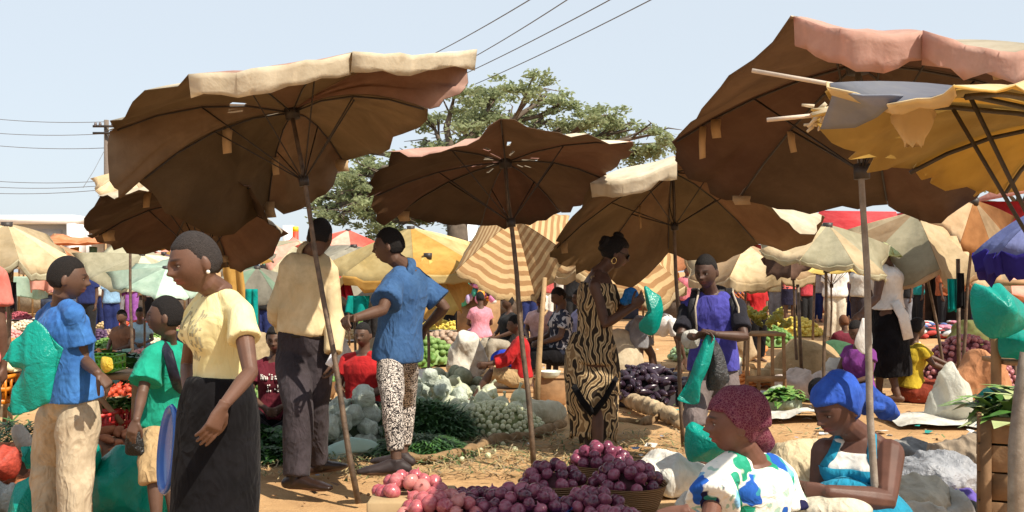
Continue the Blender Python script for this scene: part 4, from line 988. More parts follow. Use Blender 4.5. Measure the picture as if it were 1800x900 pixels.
o = obj('sash', m, BLACKC, d_); md = o.modifiers.new('w', 'SHRINKWRAP'); md.target = d_; md.offset = .012; md.wrap_mode = 'OUTSIDE'
m = MB()
for i in range(26):
    a = i*2*math.pi/26; p = P(1043, 755, 7.85)+Vector((.175*math.cos(a), .165*math.sin(a), 0)); L = random.uniform(.03, .11)
    q = Vector((math.cos(a), math.sin(a), 0)); t2 = Vector((-q.y, q.x, 0))*.035
    m.loft([[p-t2, p+t2, p+t2-q*.006, p-t2-q*.006], [p-t2*.3-Vector((0, 0, L))+q*.01, p+t2*.3-Vector((0, 0, L))+q*.01, p+t2*.3-Vector((0, 0, L)), p-t2*.3-Vector((0, 0, L))]])
obj('ragged_hem', m, DRESS, d_)
def glasses(B):
    m = MB(); k = B.hh/.235
    for sx in (-1, 1):
        m.ell(B.head+B.hm @ Vector((sx*.032*k, .094*k, .0)), (.028*k, .008*k, .020*k), B.hm, 14, 8)
        m.tube([B.head+B.hm @ Vector((sx*.058*k, .086*k, .006)), B.head+B.hm @ Vector((sx*.080*k, -.005, .012))], .003, 6)
    m.tube([B.head+B.hm @ Vector((-.012, .102*k, .004)), B.head+B.hm @ Vector((.012, .102*k, .004))], .003, 6)
    obj('sunglasses', m, plain('dark lens', (.012, .010, .010), .12, .1, spec=.6), B.root)
glasses(dw)
for sx in (1,):
    m = MB(); c = dw.head+dw.hm @ Vector((.082, -.012, -.065)); m.tube([c+dw.hm @ Vector((0, .018*math.cos(a*.5236), .024*math.sin(a*.5236))) for a in range(13)], .0035, 6); obj('earring', m, plain('gold', (.7, .5, .2), .25, .1, metal=.8), dw.root)
m = MB()   # tied braids at the back
for i in range(9):
    c = dw.head+dw.hm @ Vector((random.uniform(-.04, .04), -.105+random.uniform(-.02, .01), .04+random.uniform(-.04, .05))); m.ell(c, (.03, .03, .026), None, 10, 6)
m.ell(dw.head+dw.hm @ Vector((0, -.02, .135)), (.04, .045, .03), dw.hm)
obj('hair_bun', fuse(m, .008, 2), plain('short thick hair %.3f' % .012, (.012, .010, .010), .7), dw.root)
sheet_bag('bright turquoise bag dangling from the raised hand of the woman in the patterned dress', [(1134, 505), (1146, 512), (1160, 522), (1164, 548), (1158, 575), (1146, 588), (1126, 582), (1124, 568), (1140, 552), (1142, 530)], 7.2, .13, TEAL, 9, .03)
# --- young man with the backpack
bp = person('young man in a violet-blue tee wearing a backpack, looking down at bags in his hands', .93, P(1254, 644, 7.2), P(1250, 517, 7.2), 158, P(1241, 477, 7.12), .235, 148, 12, 0,
    arms=dict(L=dict(s=P(1296, 540, 7.14), e=(1308, 592, -1), w=(1258, 588, -1), h=(1238, 588, 0), curl=1.0), R=dict(s=P(1208, 542, 7.2), e=(1196, 592, -1), w=(1222, 592, -1), h=(1240, 586, 0), curl=1.0)),
    legs=dict(L=dict(k=(1275, 745, 0), a=(1278, 832, 0)), R=dict(k=(1222, 735, -1), a=(1236, 832, 0))), vox=.0046, skincol=(.075, .038, .026))
top(bp, cloth('violet blue jersey', (.055, .052, .30), .25, 6, fold=.8, c2=(.09, .085, .42)), f0=-.05, inf=.018, sl=.0, flare=.04, name='tee_shirt', amp=.007, freq=20, seed=14)
for k in 'RL':
    mb = MB(); add_sleeve(mb, bp, k, .75, .013); garment(bp, 'sleeve', mb, cloth('black jersey', (.018, .017, .024), .3, 8), .008, 3, .006)
bottoms(bp, cloth('grey denim', (.16, .13, .13), .3, 9, fold=.9), f1=1.15, inf=.022, inf1=.03, amp=.008, seed=15)
shoes(bp, plain('dark sandal', (.03, .02, .02), .6))
STRAP = cloth('pale piping strap', (.42, .36, .28), .2)
m = MB(); m.tube([P(1254, 520, 7.46), P(1254, 575, 7.5), P(1254, 625, 7.46)], [(.13, .08), (.17, .12), (.15, .10)], 16, lat=Vector((1, 0, 0)), round0=True, round1=True); bk = garment(bp, 'backpack', m, cloth('black nylon', (.016, .015, .018), .3, 8, rough=.5), .01, 3, .006)
for x, x2 in ((1222, 1216), (1282, 1292)):
    m = MB(); m.tube([P(x, 508, 7.36), P(x, 514, 7.16), P(x2, 540, 7.06), P(x2+2, 575, 7.07), P(x2+3, 600, 7.2)], [(.030, .008)]*5, 8, lat=Vector((1, 0, 0))); o = obj('strap', m, cloth('black nylon', (.016, .015, .018)), bk)
    m = MB(); m.tube([P(x+6, 508, 7.34), P(x+6, 514, 7.13), P(x2+6, 540, 7.03), P(x2+8, 575, 7.04), P(x2+8, 598, 7.16)], .007, 6); obj('piping', m, STRAP, o)
sheet_bag('long turquoise bag hanging from the clasped hands of the backpacker', [(1246, 590), (1254, 596), (1246, 640), (1232, 672), (1228, 708), (1206, 712), (1188, 702), (1206, 664), (1228, 624)], 6.78, .11, TEAL, 11, .035, cen=(1224, 660))
sheet_bag('grey-black bag hanging behind the long turquoise one', [(1250, 592), (1262, 606), (1284, 664), (1276, 676), (1244, 690), (1236, 672), (1244, 630)], 6.86, .10, plastic('smoky black film', (.05, .05, .052), .2), 12, .03)
sheet_bag('white bag of cauliflower under the arm of the backpacker', [(1202, 584), (1220, 578), (1232, 590), (1226, 610), (1208, 612), (1198, 600)], 6.9, .12, plastic('white film', (.66, .64, .58), .3), 13, .02)
sheet_bag('full turquoise bag standing behind the patterned headscarf', [(1206, 752), (1232, 742), (1262, 762), (1300, 778), (1306, 812), (1212, 808)], 6.3, .3, TEAL, 14, .02)
# --- seated woman in floral blouse
fb = person('seated woman in a bright floral blouse and maroon netted headscarf, seen from behind', .95, P(1322, 975, 3.95), P(1320, 808, 3.92), 38, P(1292, 742, 3.86), .236, 84, 2, 0,
    arms=dict(L=dict(s=P(1262, 842, 3.80), e=(1244, 930, -1), w=(1204, 900, -1), h=(1172, 912, 0), curl=.7), R=dict(s=P(1374, 845, 4.02), e=(1388, 940, 0), w=(1330, 930, 1))),
    legs=dict(L=dict(k=(1215, 985, 0), a=(1230, 1090, 1)), R=dict(k=(1270, 985, 1), a=(1270, 1090, 0))), sex='f', skincol=(.14, .062, .042), vox=.0037, hair=None, fat=1.05)
b = NB('floral blouse print'); v = b.coord(); vd = b.n('Mapping', Vector=v, Rotation=(.4, .3, .5), Scale=(1, 1, .62)); nz = b.n('TexNoise', out='Color', Vector=v, Scale=9.0, Detail=2.0)
vd = b.mix(.14, vd, nz, 'ADD')
n1 = b.noise(vd, 13, 1, .4, .8)
base = b.ramp(b.noise(v, 4, 3), [(.3, (.74, .72, .64)), (.7, (.82, .80, .74))])
cc_ = b.n('TexVoronoi', out='Color', Vector=vd, Scale=11.0)
sel = b.n('SeparateColor', out=None, Color=cc_)
leafc = b.ramp(sel.outputs[0], [(.0, (.02, .10, .42)), (.25, (.03, .22, .40)), (.26, (.02, .28, .17)), (.5, (.05, .40, .28)), (.51, (.012, .012, .05)), (.66, (.02, .03, .14)), (.67, (.70, .52, .12)), (.8, (.20, .42, .62)), (1, (.04, .16, .5))], 'CONSTANT')
dist = b.n('TexVoronoi', out='Distance', Vector=vd, Scale=11.0)
mask = b.math('MULTIPLY', b.ramp(dist, [(.47, (1, 1, 1)), (.51, (0, 0, 0))]), b.ramp(sel.outputs[1], [(.86, (1, 1, 1)), (.87, (0, 0, 0))]))
d2 = b.n('TexVoronoi', out='Distance', Vector=b.n('Mapping', Vector=vd, Scale=(1.0, 1.0, 1.9), Location=(.3, .2, .1)), Scale=15.0)
mask2 = b.ramp(d2, [(.30, (1, 1, 1)), (.33, (0, 0, 0))])
col = b.mix(mask, base, leafc); col = b.mix(b.math('MULTIPLY', mask2, .55), col, (.05, .36, .25))
FLO = b.done(col, .8, b.bump(b.noise(v, 15, 3, .5, 1), .5, .03), .15, .05)
top(fb, FLO, f0=-.10, inf=.024, sl=.55, slinf=.032, flare=.06, name='blouse', amp=.006, freq=20, seed=16, slflare=.03, vox=.007, neckf=.95)
def headwrap(B, m, name='headscarf', tail=(), grow=.020, line=.050, back=-.085, amp=.004, knot=None, freq=30):
    t = MB(); head_mesh(t, Vector((0, 0, 0)), B.hh, Matrix.Identity(3), grow=grow, ears=False); k = B.hh/.235
    mb = MB(); keep = {}; vs = []; fs = []
    for i, v in enumerate(t.v):
        y, z = v.y/k, v.z/k
        ln = line if y > .05 else max(back, line-(.05-y)*1.15)
        if z < ln: v = Vector((v.x*.90, v.y*.90 if v.y < 0 else v.y*.80, max(v.z, ln*k)))
        w2 = v.copy()
        if y < -.02 and z > -.02: w2 += Vector((0, -.018, .006))*k
        vs.append(B.hm @ w2+B.head)
    mb.add(vs, t.f)
    for tl in tail: mb.tube(tl[0], tl[1], 12, round0=True, round1=True)
    if knot: mb.ell(knot[0], knot[1], None, 12, 8)
    return garment(B, name, mb, m, .007, 3, amp, freq, 17, (1, 1, 1))
b = NB('maroon netted scarf'); v = b.coord(); vo = b.n('TexVoronoi', out='Distance', props={'feature': 'DISTANCE_TO_EDGE'}, Vector=v, Scale=105.0)
n1 = b.noise(v, 13, 2, .5, .6)
col = b.mix(b.ramp(vo, [(.03, (.8,.8,.8)), (.12, (0, 0, 0))]), b.ramp(n1, [(.46, (.10, .016, .034)), (.56, (.14, .034, .058)), (.60, (.07, .006, .026))]), (.20, .085, .10))
NETS = b.done(col, .8, b.bump(b.noise(v, 26, 3), .4, .02), .15)
headwrap(fb, NETS, tail=[([P(1330, 765, 3.95), P(1342, 780, 3.98), P(1336, 800, 3.98)], [.05, .045, .028])], grow=.016, line=.046, back=-.075)
# --- seated woman in blue headwrap
bw = person('seated woman in a knotted blue headwrap and turquoise apron over a white vest', .97, P(1512, 930, 4.32), P(1508, 764, 4.3), 148, P(1470, 716, 4.2), .236, 118, 20, 0,
    arms=dict(L=dict(s=P(1562, 798, 4.22), e=(1556, 880, -1), w=(1458, 866, -1), h=(1424, 864, 0), curl=.5), R=dict(s=P(1452, 796, 4.32), e=(1440, 872, 0), w=(1424, 874, -1), h=(1410, 880, 0))),
    legs=dict(L=dict(k=(1470, 935, -1), a=(1470, 1070, 0)), R=dict(k=(1400, 930, -1), a=(1400, 1060, 0))), sex='f', skincol=(.10, .045, .032), vox=.0037, hair=None, fat=1.12, afat=1.45)
WV = cloth('white vest jersey', (.72, .70, .68), .08, 6)
mb = MB(); add_torso(mb, bw, -.05, .86, .010)
for k in 'RL': mb.tube([bw.sh[k]*.5+bw.sc*.5-bw.up*.13*bw.s+bw.fw*.02, bw.sh[k]*.5+bw.sc*.5+bw.up*.022], [(.05, .075), (.035, .05)], 12, lat=bw.rt)
garment(bw, 'vest', mb, WV, .007, 3, .004, 24, 18)
AP = cloth('turquoise apron cotton', (.012, .24, .42), .2, 7, fold=.9, c2=(.03, .32, .50))
mb = MB()
lo = [tring(bw, f, .020, 48) for f in np.linspace(-.12, .72, 12)]
mb2 = MB(); fr_ = [[r[i] for i in range(2, 23)] for r in lo]; mb2.loft(fr_, cap0=False, cap1=False, closed=False)
ap = obj('apron', mb2, AP, bw.root); md = ap.modifiers.new('s', 'SOLIDIFY'); md.thickness = .008; md.offset = 1
for sd, k in ((1, 'R'), (-1, 'L')):
    m = MB(); s0 = tring(bw, .72, .024, 48)[8 if sd > 0 else 16]; m.tube([s0, lerp(s0, bw.sh[k]*.5+bw.sc*.5+bw.fw*.055, .6)+bw.fw*.012, bw.sh[k]*.5+bw.sc*.5+bw.up*.045*bw.s+bw.fw*.02, bw.sc*.6+bw.sh[k]*.4-bw.fw*.07-bw.up*.02], [(.020, .007)]*4, 8, lat=bw.rt); obj('apron_strap', m, AP, ap)
skirt(bw, AP, [(P(1512, 905, 4.32), .21, .17), (P(1500, 935, 4.2), .26, .26), (P(1490, 990, 4.1), .28, .3), (P(1490, 1050, 4.1), .27, .3)], amp=.012, seed=19)
m = MB()
for k_, f_ in ((10, .50), (11, .46), (12, .52), (13, .45), (14, .49), (11, .40), (13, .39)):
    a_ = tring(bw, f_, .031, 48)[k_]; b_ = tring(bw, f_-.012, .031, 48)[k_+1]; u_ = bw.up*.007; m.add([a_-u_, b_-u_, b_+u_, a_+u_], [(0, 1, 2, 3)])
o = obj('print', m, plain('white print', (.7, .66, .62), .8), ap); md = o.modifiers.new('s', 'SOLIDIFY'); md.thickness = .003
HB = cloth('royal blue headwrap cotton', (.022, .075, .44), .25, 10, fold=1.0, c2=(.04, .12, .55))
headwrap(bw, HB, tail=[([P(1518, 690, 4.36), P(1538, 705, 4.38), P(1560, 722, 4.4), P(1572, 732, 4.4)], [(.05, .03), (.045, .028), (.05, .022), (.03, .012)]), ([P(1512, 698, 4.34), P(1524, 712, 4.38), P(1546, 716, 4.36)], [.04, .045, .02])], knot=(P(1516, 695, 4.36), (.05, .05, .045)), grow=.018, line=.050, back=-.07, amp=.005, freq=36)
solo('cloth_bundle', (lambda m: (m.ell(P(1462, 892, 4.0), (.16, .12, .07), None, 24, 14), fuse(m, .012, 2))[1])(MB()), cloth('off-white sackcloth', (.60, .56, .46), .15, 8, fold=1.0), 'off-white cloth bundle on the lap of the woman in the blue headwrap', 'cloth')
# ================================================================== PEOPLE FURTHER BACK
def seated(label, px, pyh, d, s, yaw, arms=None, legs=None, sex='m', vox=.009, hp=8, hyo=0, lean=0.0, **kw):
    zt = CH-(pyh-HY)*d/F; x = (px-CX)*d/F; fw, rt = yawv(yaw)
    hh = .225*s**.5; hd = Vector((x, d, zt-hh*.52)); sc = hd-Vector((0, 0, .185*s))-fw*(.03+lean*.35); z0 = max(.10, sc.z-.50*s)
    pv = Vector((sc.x, sc.y, z0))-fw*lean
    low = z0 < .24
    if legs is None:
        legs = {}
        for k, sd in (('R', 1), ('L', -1)):
            hip = pv+rt*sd*.09*s
            if low: kn = hip+fw*.30*s+rt*sd*.20*s+Vector((0, 0, .05)); kn.z = max(.10, kn.z); an = hip+fw*.36*s-rt*sd*.12*s; an.z = .07
            else: kn = hip+fw*.40*s+rt*sd*.03*s; kn.z = max(z0, .40*s); an = kn+fw*.02; an.z = .075
            legs[k] = dict(k=kn, a=an)
    if arms is None:
        arms = {}
        for k, sd in (('R', 1), ('L', -1)):
            sh = sc+rt*sd*.16*s-Vector((0, 0, .05*s)); arms[k] = dict(e=sh-Vector((0, 0, .24*s))+rt*sd*.06*s+fw*.08*s, w=pv+fw*.30*s+rt*sd*.06*s+Vector((0, 0, .12*s)))
    return person(label, s, pv, sc, yaw, hd, hh, yaw+hyo, hp, 0, arms=arms, legs=legs, sex=sex, vox=vox, **kw)
MT = pat_blotch('maroon tee with white print', (.13, .018, .028), (.13, .018, .028), 30)
p = seated('young woman in a maroon tee with white print sitting cross-legged behind dark greens', 484, 573, 8.5, .95, 188, sex='f', vox=.007, hp=6, hyo=-6, hair='thick')
top(p, cloth('maroon jersey', (.12, .016, .028), .2), f0=.0, inf=.014, sl=.55, flare=.03, name='tee_shirt', seed=21)
m = MB(); fr = [tring(p, f, .022, 64) for f in np.linspace(.40, .80, 12)]; rn = random.Random(4)
for a in (10, 9, 8, 5, 4, 3, 2):
    for k in range(9, 24):
        if rn.random() < (.75 if a > 7 else .6 if 11 < k < 21 else 0):
            q0, q1 = fr[a][k], fr[a][k+1]; up_1 = Vector((0, 0, 1))*rn.uniform(.010, .022); w1 = lerp(q0, q1, rn.uniform(.3, .9)); m.add([q0, w1, w1+up_1, q0+up_1], [(0, 1, 2, 3)])
o = obj('print', m, plain('white print', (.7, .66, .62), .8), p.root); md = o.modifiers.new('s', 'SOLIDIFY'); md.thickness = .003
bottoms(p, BLACKC, f1=1.9, inf=.03, amp=.006, seed=22)
p = seated('man in a bright red tee sitting behind the wrapped cabbages', 638, 566, 9.3, 1.0, 165, vox=.008, hp=4)
REDC = cloth('red jersey', (.42, .018, .020), .2)
top(p, REDC, f0=-.02, inf=.018, sl=.55, name='tee_shirt', seed=23); bottoms(p, BLACKC, f1=1.1, inf=.025, name='shorts', seed=24)
p = seated('child in a red shirt and khaki shorts sitting sideways on a wooden stool', 906, 553, 10.6, .78, 86, vox=.008, hp=10, lean=.03,
    arms=dict(L=dict(e=P(888, 640, 10.42), w=P(855, 640, 10.42)), R=dict(e=P(880, 640, 10.75), w=P(850, 642, 10.75))), legs=dict(L=dict(k=P(836, 648, 10.5), a=P(833, 700, 10.5)), R=dict(k=P(846, 644, 10.72), a=P(842, 695, 10.75))))
top(p, REDC, f0=-.02, inf=.014, sl=1.6, name='shirt', seed=25); bottoms(p, cloth('khaki cotton', (.46, .32, .17)), f1=.95, inf=.025, name='shorts', seed=26)
solo('cloth', (lambda m: (m.ell(P(886, 632, 10.9), (.16, .1, .11), None, 20, 12), crumple_ret(fuse(m, .012, 2), .02, 22))[1])(MB()) if False else (lambda m: (m.ell(P(886, 632, 10.95), (.15, .1, .11), None, 20, 12), fuse(m, .012, 2))[1])(MB()), cloth('blue cloth', (.02, .05, .42), .3), 'bright blue cloth bundle beside the child in the red shirt', 'cloth')
st = thing('stool', 'low wooden stool carrying the child in the red shirt', 'stool', at(888, 10.6))
PLANK = plain('worn timber', (.30, .17, .08), .75, .35, 6, .5, 30)
m = MB(); m.box(P(893, 685, 10.6)+Vector((0, 0, -.0)), (.52, .26, .04), bev=.006); obj('seat', m, PLANK, st)
for sx in (-1, 1):
    for sy in (-1, 1):
        m = MB(); c = P(893, 685, 10.6); m.tube([Vector((c.x+sx*.2, c.y+sy*.09, 0)), Vector((c.x+sx*.18, c.y+sy*.08, c.z-.02))], .018, 8); obj('leg', m, PLANK, st)
p = seated('person in a dark tee with a pale floral print sitting left of the patterned dress', 982, 504, 12.4, 1.0, 105, vox=.011, hp=22, legs=None)
top(p, pat_blotch('dark tee with pale print', (.025, .03, .05), (.45, .45, .48), 11, .56, (1, 1, 1), 1), f0=-.02, inf=.018, sl=.6, name='tee_shirt', seed=27); bottoms(p, BLACKC, f1=1.5, inf=.03, seed=28)
p = seated('person in a lavender shirt sitting close behind the one in the dark printed tee', 1018, 508, 13.6, 1.0, 110, vox=.011)
top(p, cloth('lavender cotton', (.30, .30, .50)), f0=-.02, inf=.02, sl=.6, name='shirt', seed=29); bottoms(p, TROU, f1=1.7, inf=.03, seed=30)
p = seated('small figure with dark hair half hidden behind the bamboo post', 950, 512, 13.8, .9, 150, vox=.012)
top(p, cloth('pale pink cotton', (.55, .36, .36)), f0=-.02, inf=.02, sl=.6, name='shirt', seed=31); bottoms(p, BLACKC, f1=1.5, inf=.03, seed=32)
s_ = .95; d_2 = 12.6
p = person('person in a white top and grey wrap bending down over the stall behind the pole', s_, P(1126, 575, d_2), P(1184, 566, d_2-.1), -85, P(1212, 596, d_2-.1), .22, -85, 55, 0,
    arms=dict(R=dict(e=P(1192, 605, d_2-.25), w=P(1195, 638, d_2-.3)), L=dict(e=P(1198, 600, d_2+.1), w=P(1205, 636, d_2+.1))), legs=dict(R=dict(k=P(1124, 628, d_2-.1), a=P(1122, 668, d_2)), L=dict(k=P(1146, 624, d_2+.1), a=P(1152, 668, d_2+.1))), sex='f', vox=.011)
top(p, cloth('white cotton', (.70, .68, .66), .1), f0=.15, inf=.02, sl=.6, name='blouse', seed=33); bottoms(p, cloth('grey cotton', (.22, .22, .24)), f1=.7, inf=.05, name='wrap', seed=34)
solo('plastic_bag', (lambda m: (m.ell(P(1108, 520, 7.75), (.058, .05, .056), None, 18, 12), m.ell(P(1098, 530, 7.75), (.03, .03, .03), None, 12, 8), crumple(q := fuse(m, .007, 1), .008, 60), q)[3])(MB()), plastic('blue bag plastic', (.02, .22, .62), .25, .25), 'crumpled blue plastic bag in the palm of the woman in the patterned dress', 'bag')
p = standing('person in a red shirt stooping near the orange lattice', 1330, 482, 16, 1.36, 200, vox=.012); top(p, REDC, inf=.02, sl=.7, name='shirt', seed=35); bottoms(p, BLACKC, inf=.03, seed=36)
p = standing('woman seen from behind in a coral blouse and short navy skirt', 1388, 455, 25, 1.68, 2, 'f', vox=.014); top(p, cloth('coral cotton', (.66, .16, .14)), f0=.1, inf=.02, sl=.5, name='blouse', seed=37)
skirt(p, cloth('navy cotton', (.02, .018, .04)), [(p.pv+Vector((0, 0, .10)), .17, .13), (p.pv, .20, .15), (p.pv-Vector((0, 0, .35)), .21, .16)], vox=.014)
p = standing('broad man in a loose white shirt and cream trousers, head hidden by the patched canopy', 1468, 448, 20.5, 1.74, 178, vox=.013, fat=1.15); top(p, cloth('white cotton', (.70, .68, .66), .1), f0=-.1, inf=.05, sl=.8, slinf=.04, name='shirt', seed=38); bottoms(p, cloth('cream trousers', (.58, .52, .42), .1), inf=.05, seed=39)
p = standing('slim man in a pale shirt looking down at his hands beside the grey pole', 1510, 458, 23, 1.62, 140, vox=.014, arms=None); top(p, cloth('stone cotton', (.52, .50, .46), .1), inf=.03, sl=.7, name='shirt', seed=40); bottoms(p, TROU, inf=.03, seed=41)
# woman with black skirt and white cloth
d3 = 11.0
p = person('woman in a white top and long black skirt with a pale green ruffled hat', .97, P(1562, 556, d3), P(1560, 466, d3), 62, P(1549, 444, d3), .225, 75, 15, 0,
    arms=dict(L=dict(s=P(1548, 482, d3-.13), e=P(1540, 532, d3-.25), w=P(1512, 552, d3-.3)), R=dict(e=P(1556, 530, d3+.2), w=P(1525, 548, d3+.1))), legs=dict(L=dict(k=P(1560, 630, d3), a=P(1578, 694, d3-.1)), R=dict(k=P(1548, 628, d3+.1), a=P(1545, 690, d3+.2))), sex='f', vox=.009, fat=1.12, afat=1.35)
top(p, cloth('white cotton', (.70, .68, .66), .1), f0=.15, inf=.045, sl=.25, slinf=.02, name='blouse', seed=42)
skirt(p, BLACKC, [(P(1562, 540, d3), .175, .15), (P(1563, 575, d3), .21, .18), (P(1566, 620, d3), .235, .2), (P(1568, 660, d3), .24, .2)], amp=.014, seed=43)
m = MB(); m.tube([P(1572, 530, d3-.22), P(1588, 556, d3-.24), P(1597, 596, d3-.22)], [(.05, .012), (.06, .014), (.055, .010)], 10, lat=Vector((1, 0, 0))); obj('towel', m, cloth('white cotton', (.7, .68, .66), .1), p.root)
m = MB()
for i in range(5):
    c = P(1549, 436+i*3, d3); r = .10+.025*i; m.loft([[c+Vector(((r+.02*math.sin(k*1.9+i))*math.cos(k*.314)*f, (r+.02*math.sin(k*1.9+i))*math.sin(k*.314)*f, z+.012*math.sin(k*2.3+i))) for k in range(20)] for f, z in ((.2, .05), (.8, .02), (1, -.02))], cap1=False)
o = obj('hat', m, fabs('pale green ruffle', (.45, .55, .20), (.62, .68, .38)), p.root); md = o.modifiers.new('s', 'SOLIDIFY'); md.thickness = .004
p = seated('woman in a purple top crouching behind the grey umbrella pole with a white cloth', 1506, 562, 10.4, .95, 120, sex='f', vox=.010, hp=25); top(p, cloth('purple cotton', (.18, .04, .22)), inf=.02, sl=.3, name='blouse', seed=44); bottoms(p, BLACKC, f1=1.8, inf=.06, name='wrap', seed=45)
sheet_bag('white bib-shaped cloth hanging beside the grey umbrella pole', [(1516, 560), (1530, 566), (1534, 604), (1520, 622), (1502, 606), (1510, 582)], 9.8, .05, cloth('white cotton', (.7, .68, .66), .1), 15, .015, name='cloth')
p = seated('child with light brown hair in a maroon top seen from behind', 1483, 553, 14.5, .8, 10, vox=.011, haircol=(.16, .065, .03)); top(p, cloth('maroon jersey', (.12, .016, .028)), inf=.03, sl=.6, name='shirt', seed=46); bottoms(p, cloth('maroon jersey', (.12, .016, .028)), f1=1.5, inf=.04, seed=47)
p = seated('woman in a mustard yellow top and rust wrap sitting before the red onion heap', 1612, 559, 11.2, .97, -70, sex='f', vox=.009, hp=15, lean=.06, hair='thick',
    arms=dict(R=dict(e=P(1640, 640, 11.0), w=P(1676, 655, 11.0)), L=dict(e=P(1650, 630, 11.4), w=P(1690, 650, 11.3)))); top(p, cloth('mustard cotton', (.50, .36, .03)), f0=.05, inf=.016, sl=.5, name='blouse', seed=48); bottoms(p, cloth('rust wrap', (.24, .045, .025)), f1=1.9, inf=.05, name='wrap', seed=49)
p = standing('youth in a blue shirt standing behind the turquoise bags', 1766, 455, 13, 1.56, 150, vox=.012); top(p, cloth('royal shirt', (.03, .06, .34)), inf=.02, sl=.6, name='shirt', seed=50); bottoms(p, TROU, inf=.03, seed=51)
p = standing('person in a salmon pink sleeve cut off by the left edge of the view', -62, 380, 6.0, 1.72, 5, vox=.010, skincol=(.12, .06, .04)); top(p, cloth('salmon cotton', (.62, .18, .15)), inf=.03, sl=.6, slinf=.03, name='shirt', seed=52); bottoms(p, TROU, inf=.03, seed=53)
# crowd behind, each built from one of three figures
def walker(label, px, d, H, yaw, c1, c2, sex='m', sit=False):
    nm = '%.2f %.2f %.2f' % c1; n2 = '%.2f %.2f %.2f' % c2
    if sit: q = seated(label, px, HY+(CH-H)*F/d, d, .9, yaw, sex=sex, vox=.018, eyes=False)
    else: q = standing(label, px, 0, d, H, yaw, sex, vox=.018, eyes=False)
    q.root['group'] = 'shoppers and sellers in the distance'
    top(q, cloth('shirt '+nm, c1), inf=.03, sl=.6, name='shirt', amp=0); bottoms(q, cloth('lower '+n2, c2), inf=.03, amp=0); return q
W = (.68, .66, .62); NV = (.02, .03, .12); K = (.02, .02, .022); GR = (.2, .2, .22); PKc = (.62, .25, .32)
for a in (('person in a navy shirt right of the head of the boy in blue', 154, 19, 1.55, 175, NV, K), ('person in white standing among the distant left stalls', 176, 24, 1.6, 160, W, NV), ('person in a black top near the purple hanging cloth', 206, 26, 1.6, 200, K, GR), ('person in light blue walking below the green umbrellas', 196, 21, 1.45, 30, (.25, .42, .62), NV),
          ('person in a purple wrap beside striped cloth far left', 232, 27, 1.62, 180, (.28, .10, .42), (.3, .1, .4)), ('distant person in white near the black and white goods', 262, 25, 1.5, 90, W, K), ('person in grey beside the leaning green umbrella', 282, 23, 1.5, 250, GR, K),
          ('person in dark clothes behind the man in the cream shirt', 462, 17, 1.5, 180, K, NV), ('person in a plum top left of the man in the cream shirt', 446, 21, 1.55, 170, (.2, .05, .15), K), ('person in orange beyond the teal cloth', 618, 22, 1.5, 170, (.6, .2, .08), K), ('dark haired person in green behind the youth in blue', 652, 20, 1.5, 180, (.05, .2, .12), K),
          ('person in a white shirt far behind the chevron umbrella', 990, 24, 1.6, 180, W, NV), ('person in black far behind the chevron umbrella', 1008, 22, 1.62, 170, K, K), ('person in red and white beyond the seated lavender figure', 962, 27, 1.6, 190, (.5, .1, .1), W),
          ('person in a rose top beyond the pole of the brown umbrella', 1208, 22, 1.5, 180, (.55, .16, .2), NV), ('distant person in red beside the coral blouse', 1418, 26, 1.5, 180, (.5, .06, .08), K), ('distant person in grey under the round yellow umbrella', 1436, 28, 1.55, 180, (.4, .4, .42), NV), ('person in a dark top by the brick pier', 1592, 24, 1.5, 120, K, GR), ('person in an orange skirt below the white and orange umbrella', 1792, 15, 1.5, 160, NV, (.5, .12, .05), 'f')):
    walker(*a)
for a in (('seated person with bare arms in light blue at the left stalls', 246, 17, .80, 200, (.35, .52, .66), GR, 'f', True), ('seated person in pale pink with back turned', 844, 17, 1.06, 10, PKc, (.4, .2, .3), 'f', True), ('seated figure in a dark top and drab trousers behind the child in red', 892, 15, 1.05, 120, K, (.34, .30, .24), 'm', True), ('seated person far behind dark teal cloth', 690, 24, 1.0, 180, (.3, .25, .1), K, 'm', True), ('seated vendor in brown left of the sage umbrella', 214, 15.5, .82, 160, (.2, .1, .06), K, 'm', True)):
    walker(*a)

for a in (('distant person in a teal top left of the purple cloth', 190, 30, 1.6, 180, (.02, .3, .3), K), ('distant person in a yellow top below the orange awning', 148, 29, 1.6, 170, (.6, .45, .08), NV), ('distant person in pink behind the small boy in green', 300, 26, 1.58, 190, PKc, K), ('distant person in white behind the shaven-headed girl', 410, 23, 1.6, 180, W, GR), ('distant person in brown left of the cream shirt', 470, 27, 1.6, 180, (.2, .1, .05), K), ('distant person in sky blue right of the cream shirt', 600, 28, 1.6, 170, (.2, .4, .6), K),
          ('distant person in white under the ragged grey umbrella', 634, 26, 1.55, 180, W, NV), ('distant person in red under the ochre umbrella', 790, 25, 1.6, 180, (.5, .05, .05), K), ('distant person in dark green under the ochre umbrella', 812, 23, 1.55, 200, (.04, .16, .1), K), ('person in a checked grey top beyond the chevron umbrella', 930, 21, 1.6, 180, (.35, .35, .38), NV), ('person in maroon beyond the patterned dress', 1030, 26, 1.62, 180, (.3, .04, .06), K), ('person in white beyond the raised turquoise bag', 1158, 25, 1.6, 160, W, K),
          ('person in orange left of the backpacker', 1180, 28, 1.62, 180, (.6, .22, .05), NV), ('person in blue right behind the backpacker', 1300, 26, 1.6, 180, (.08, .15, .45), K), ('person in pale yellow left of the coral blouse', 1362, 28, 1.62, 170, (.6, .52, .3), GR), ('person in black right of the coral blouse', 1408, 30, 1.62, 180, K, K), ('person in mauve between the white shirts', 1492, 28, 1.62, 180, (.32, .2, .34), NV), ('person in teal by the shack wall', 1612, 25, 1.6, 120, (.02, .26, .26), K), ('person in rust by the shack doorway', 1655, 24.5, 1.58, 240, (.4, .12, .05), K), ('person in white before the shack roof post', 1720, 24, 1.6, 170, W, NV)):
    walker(*a)
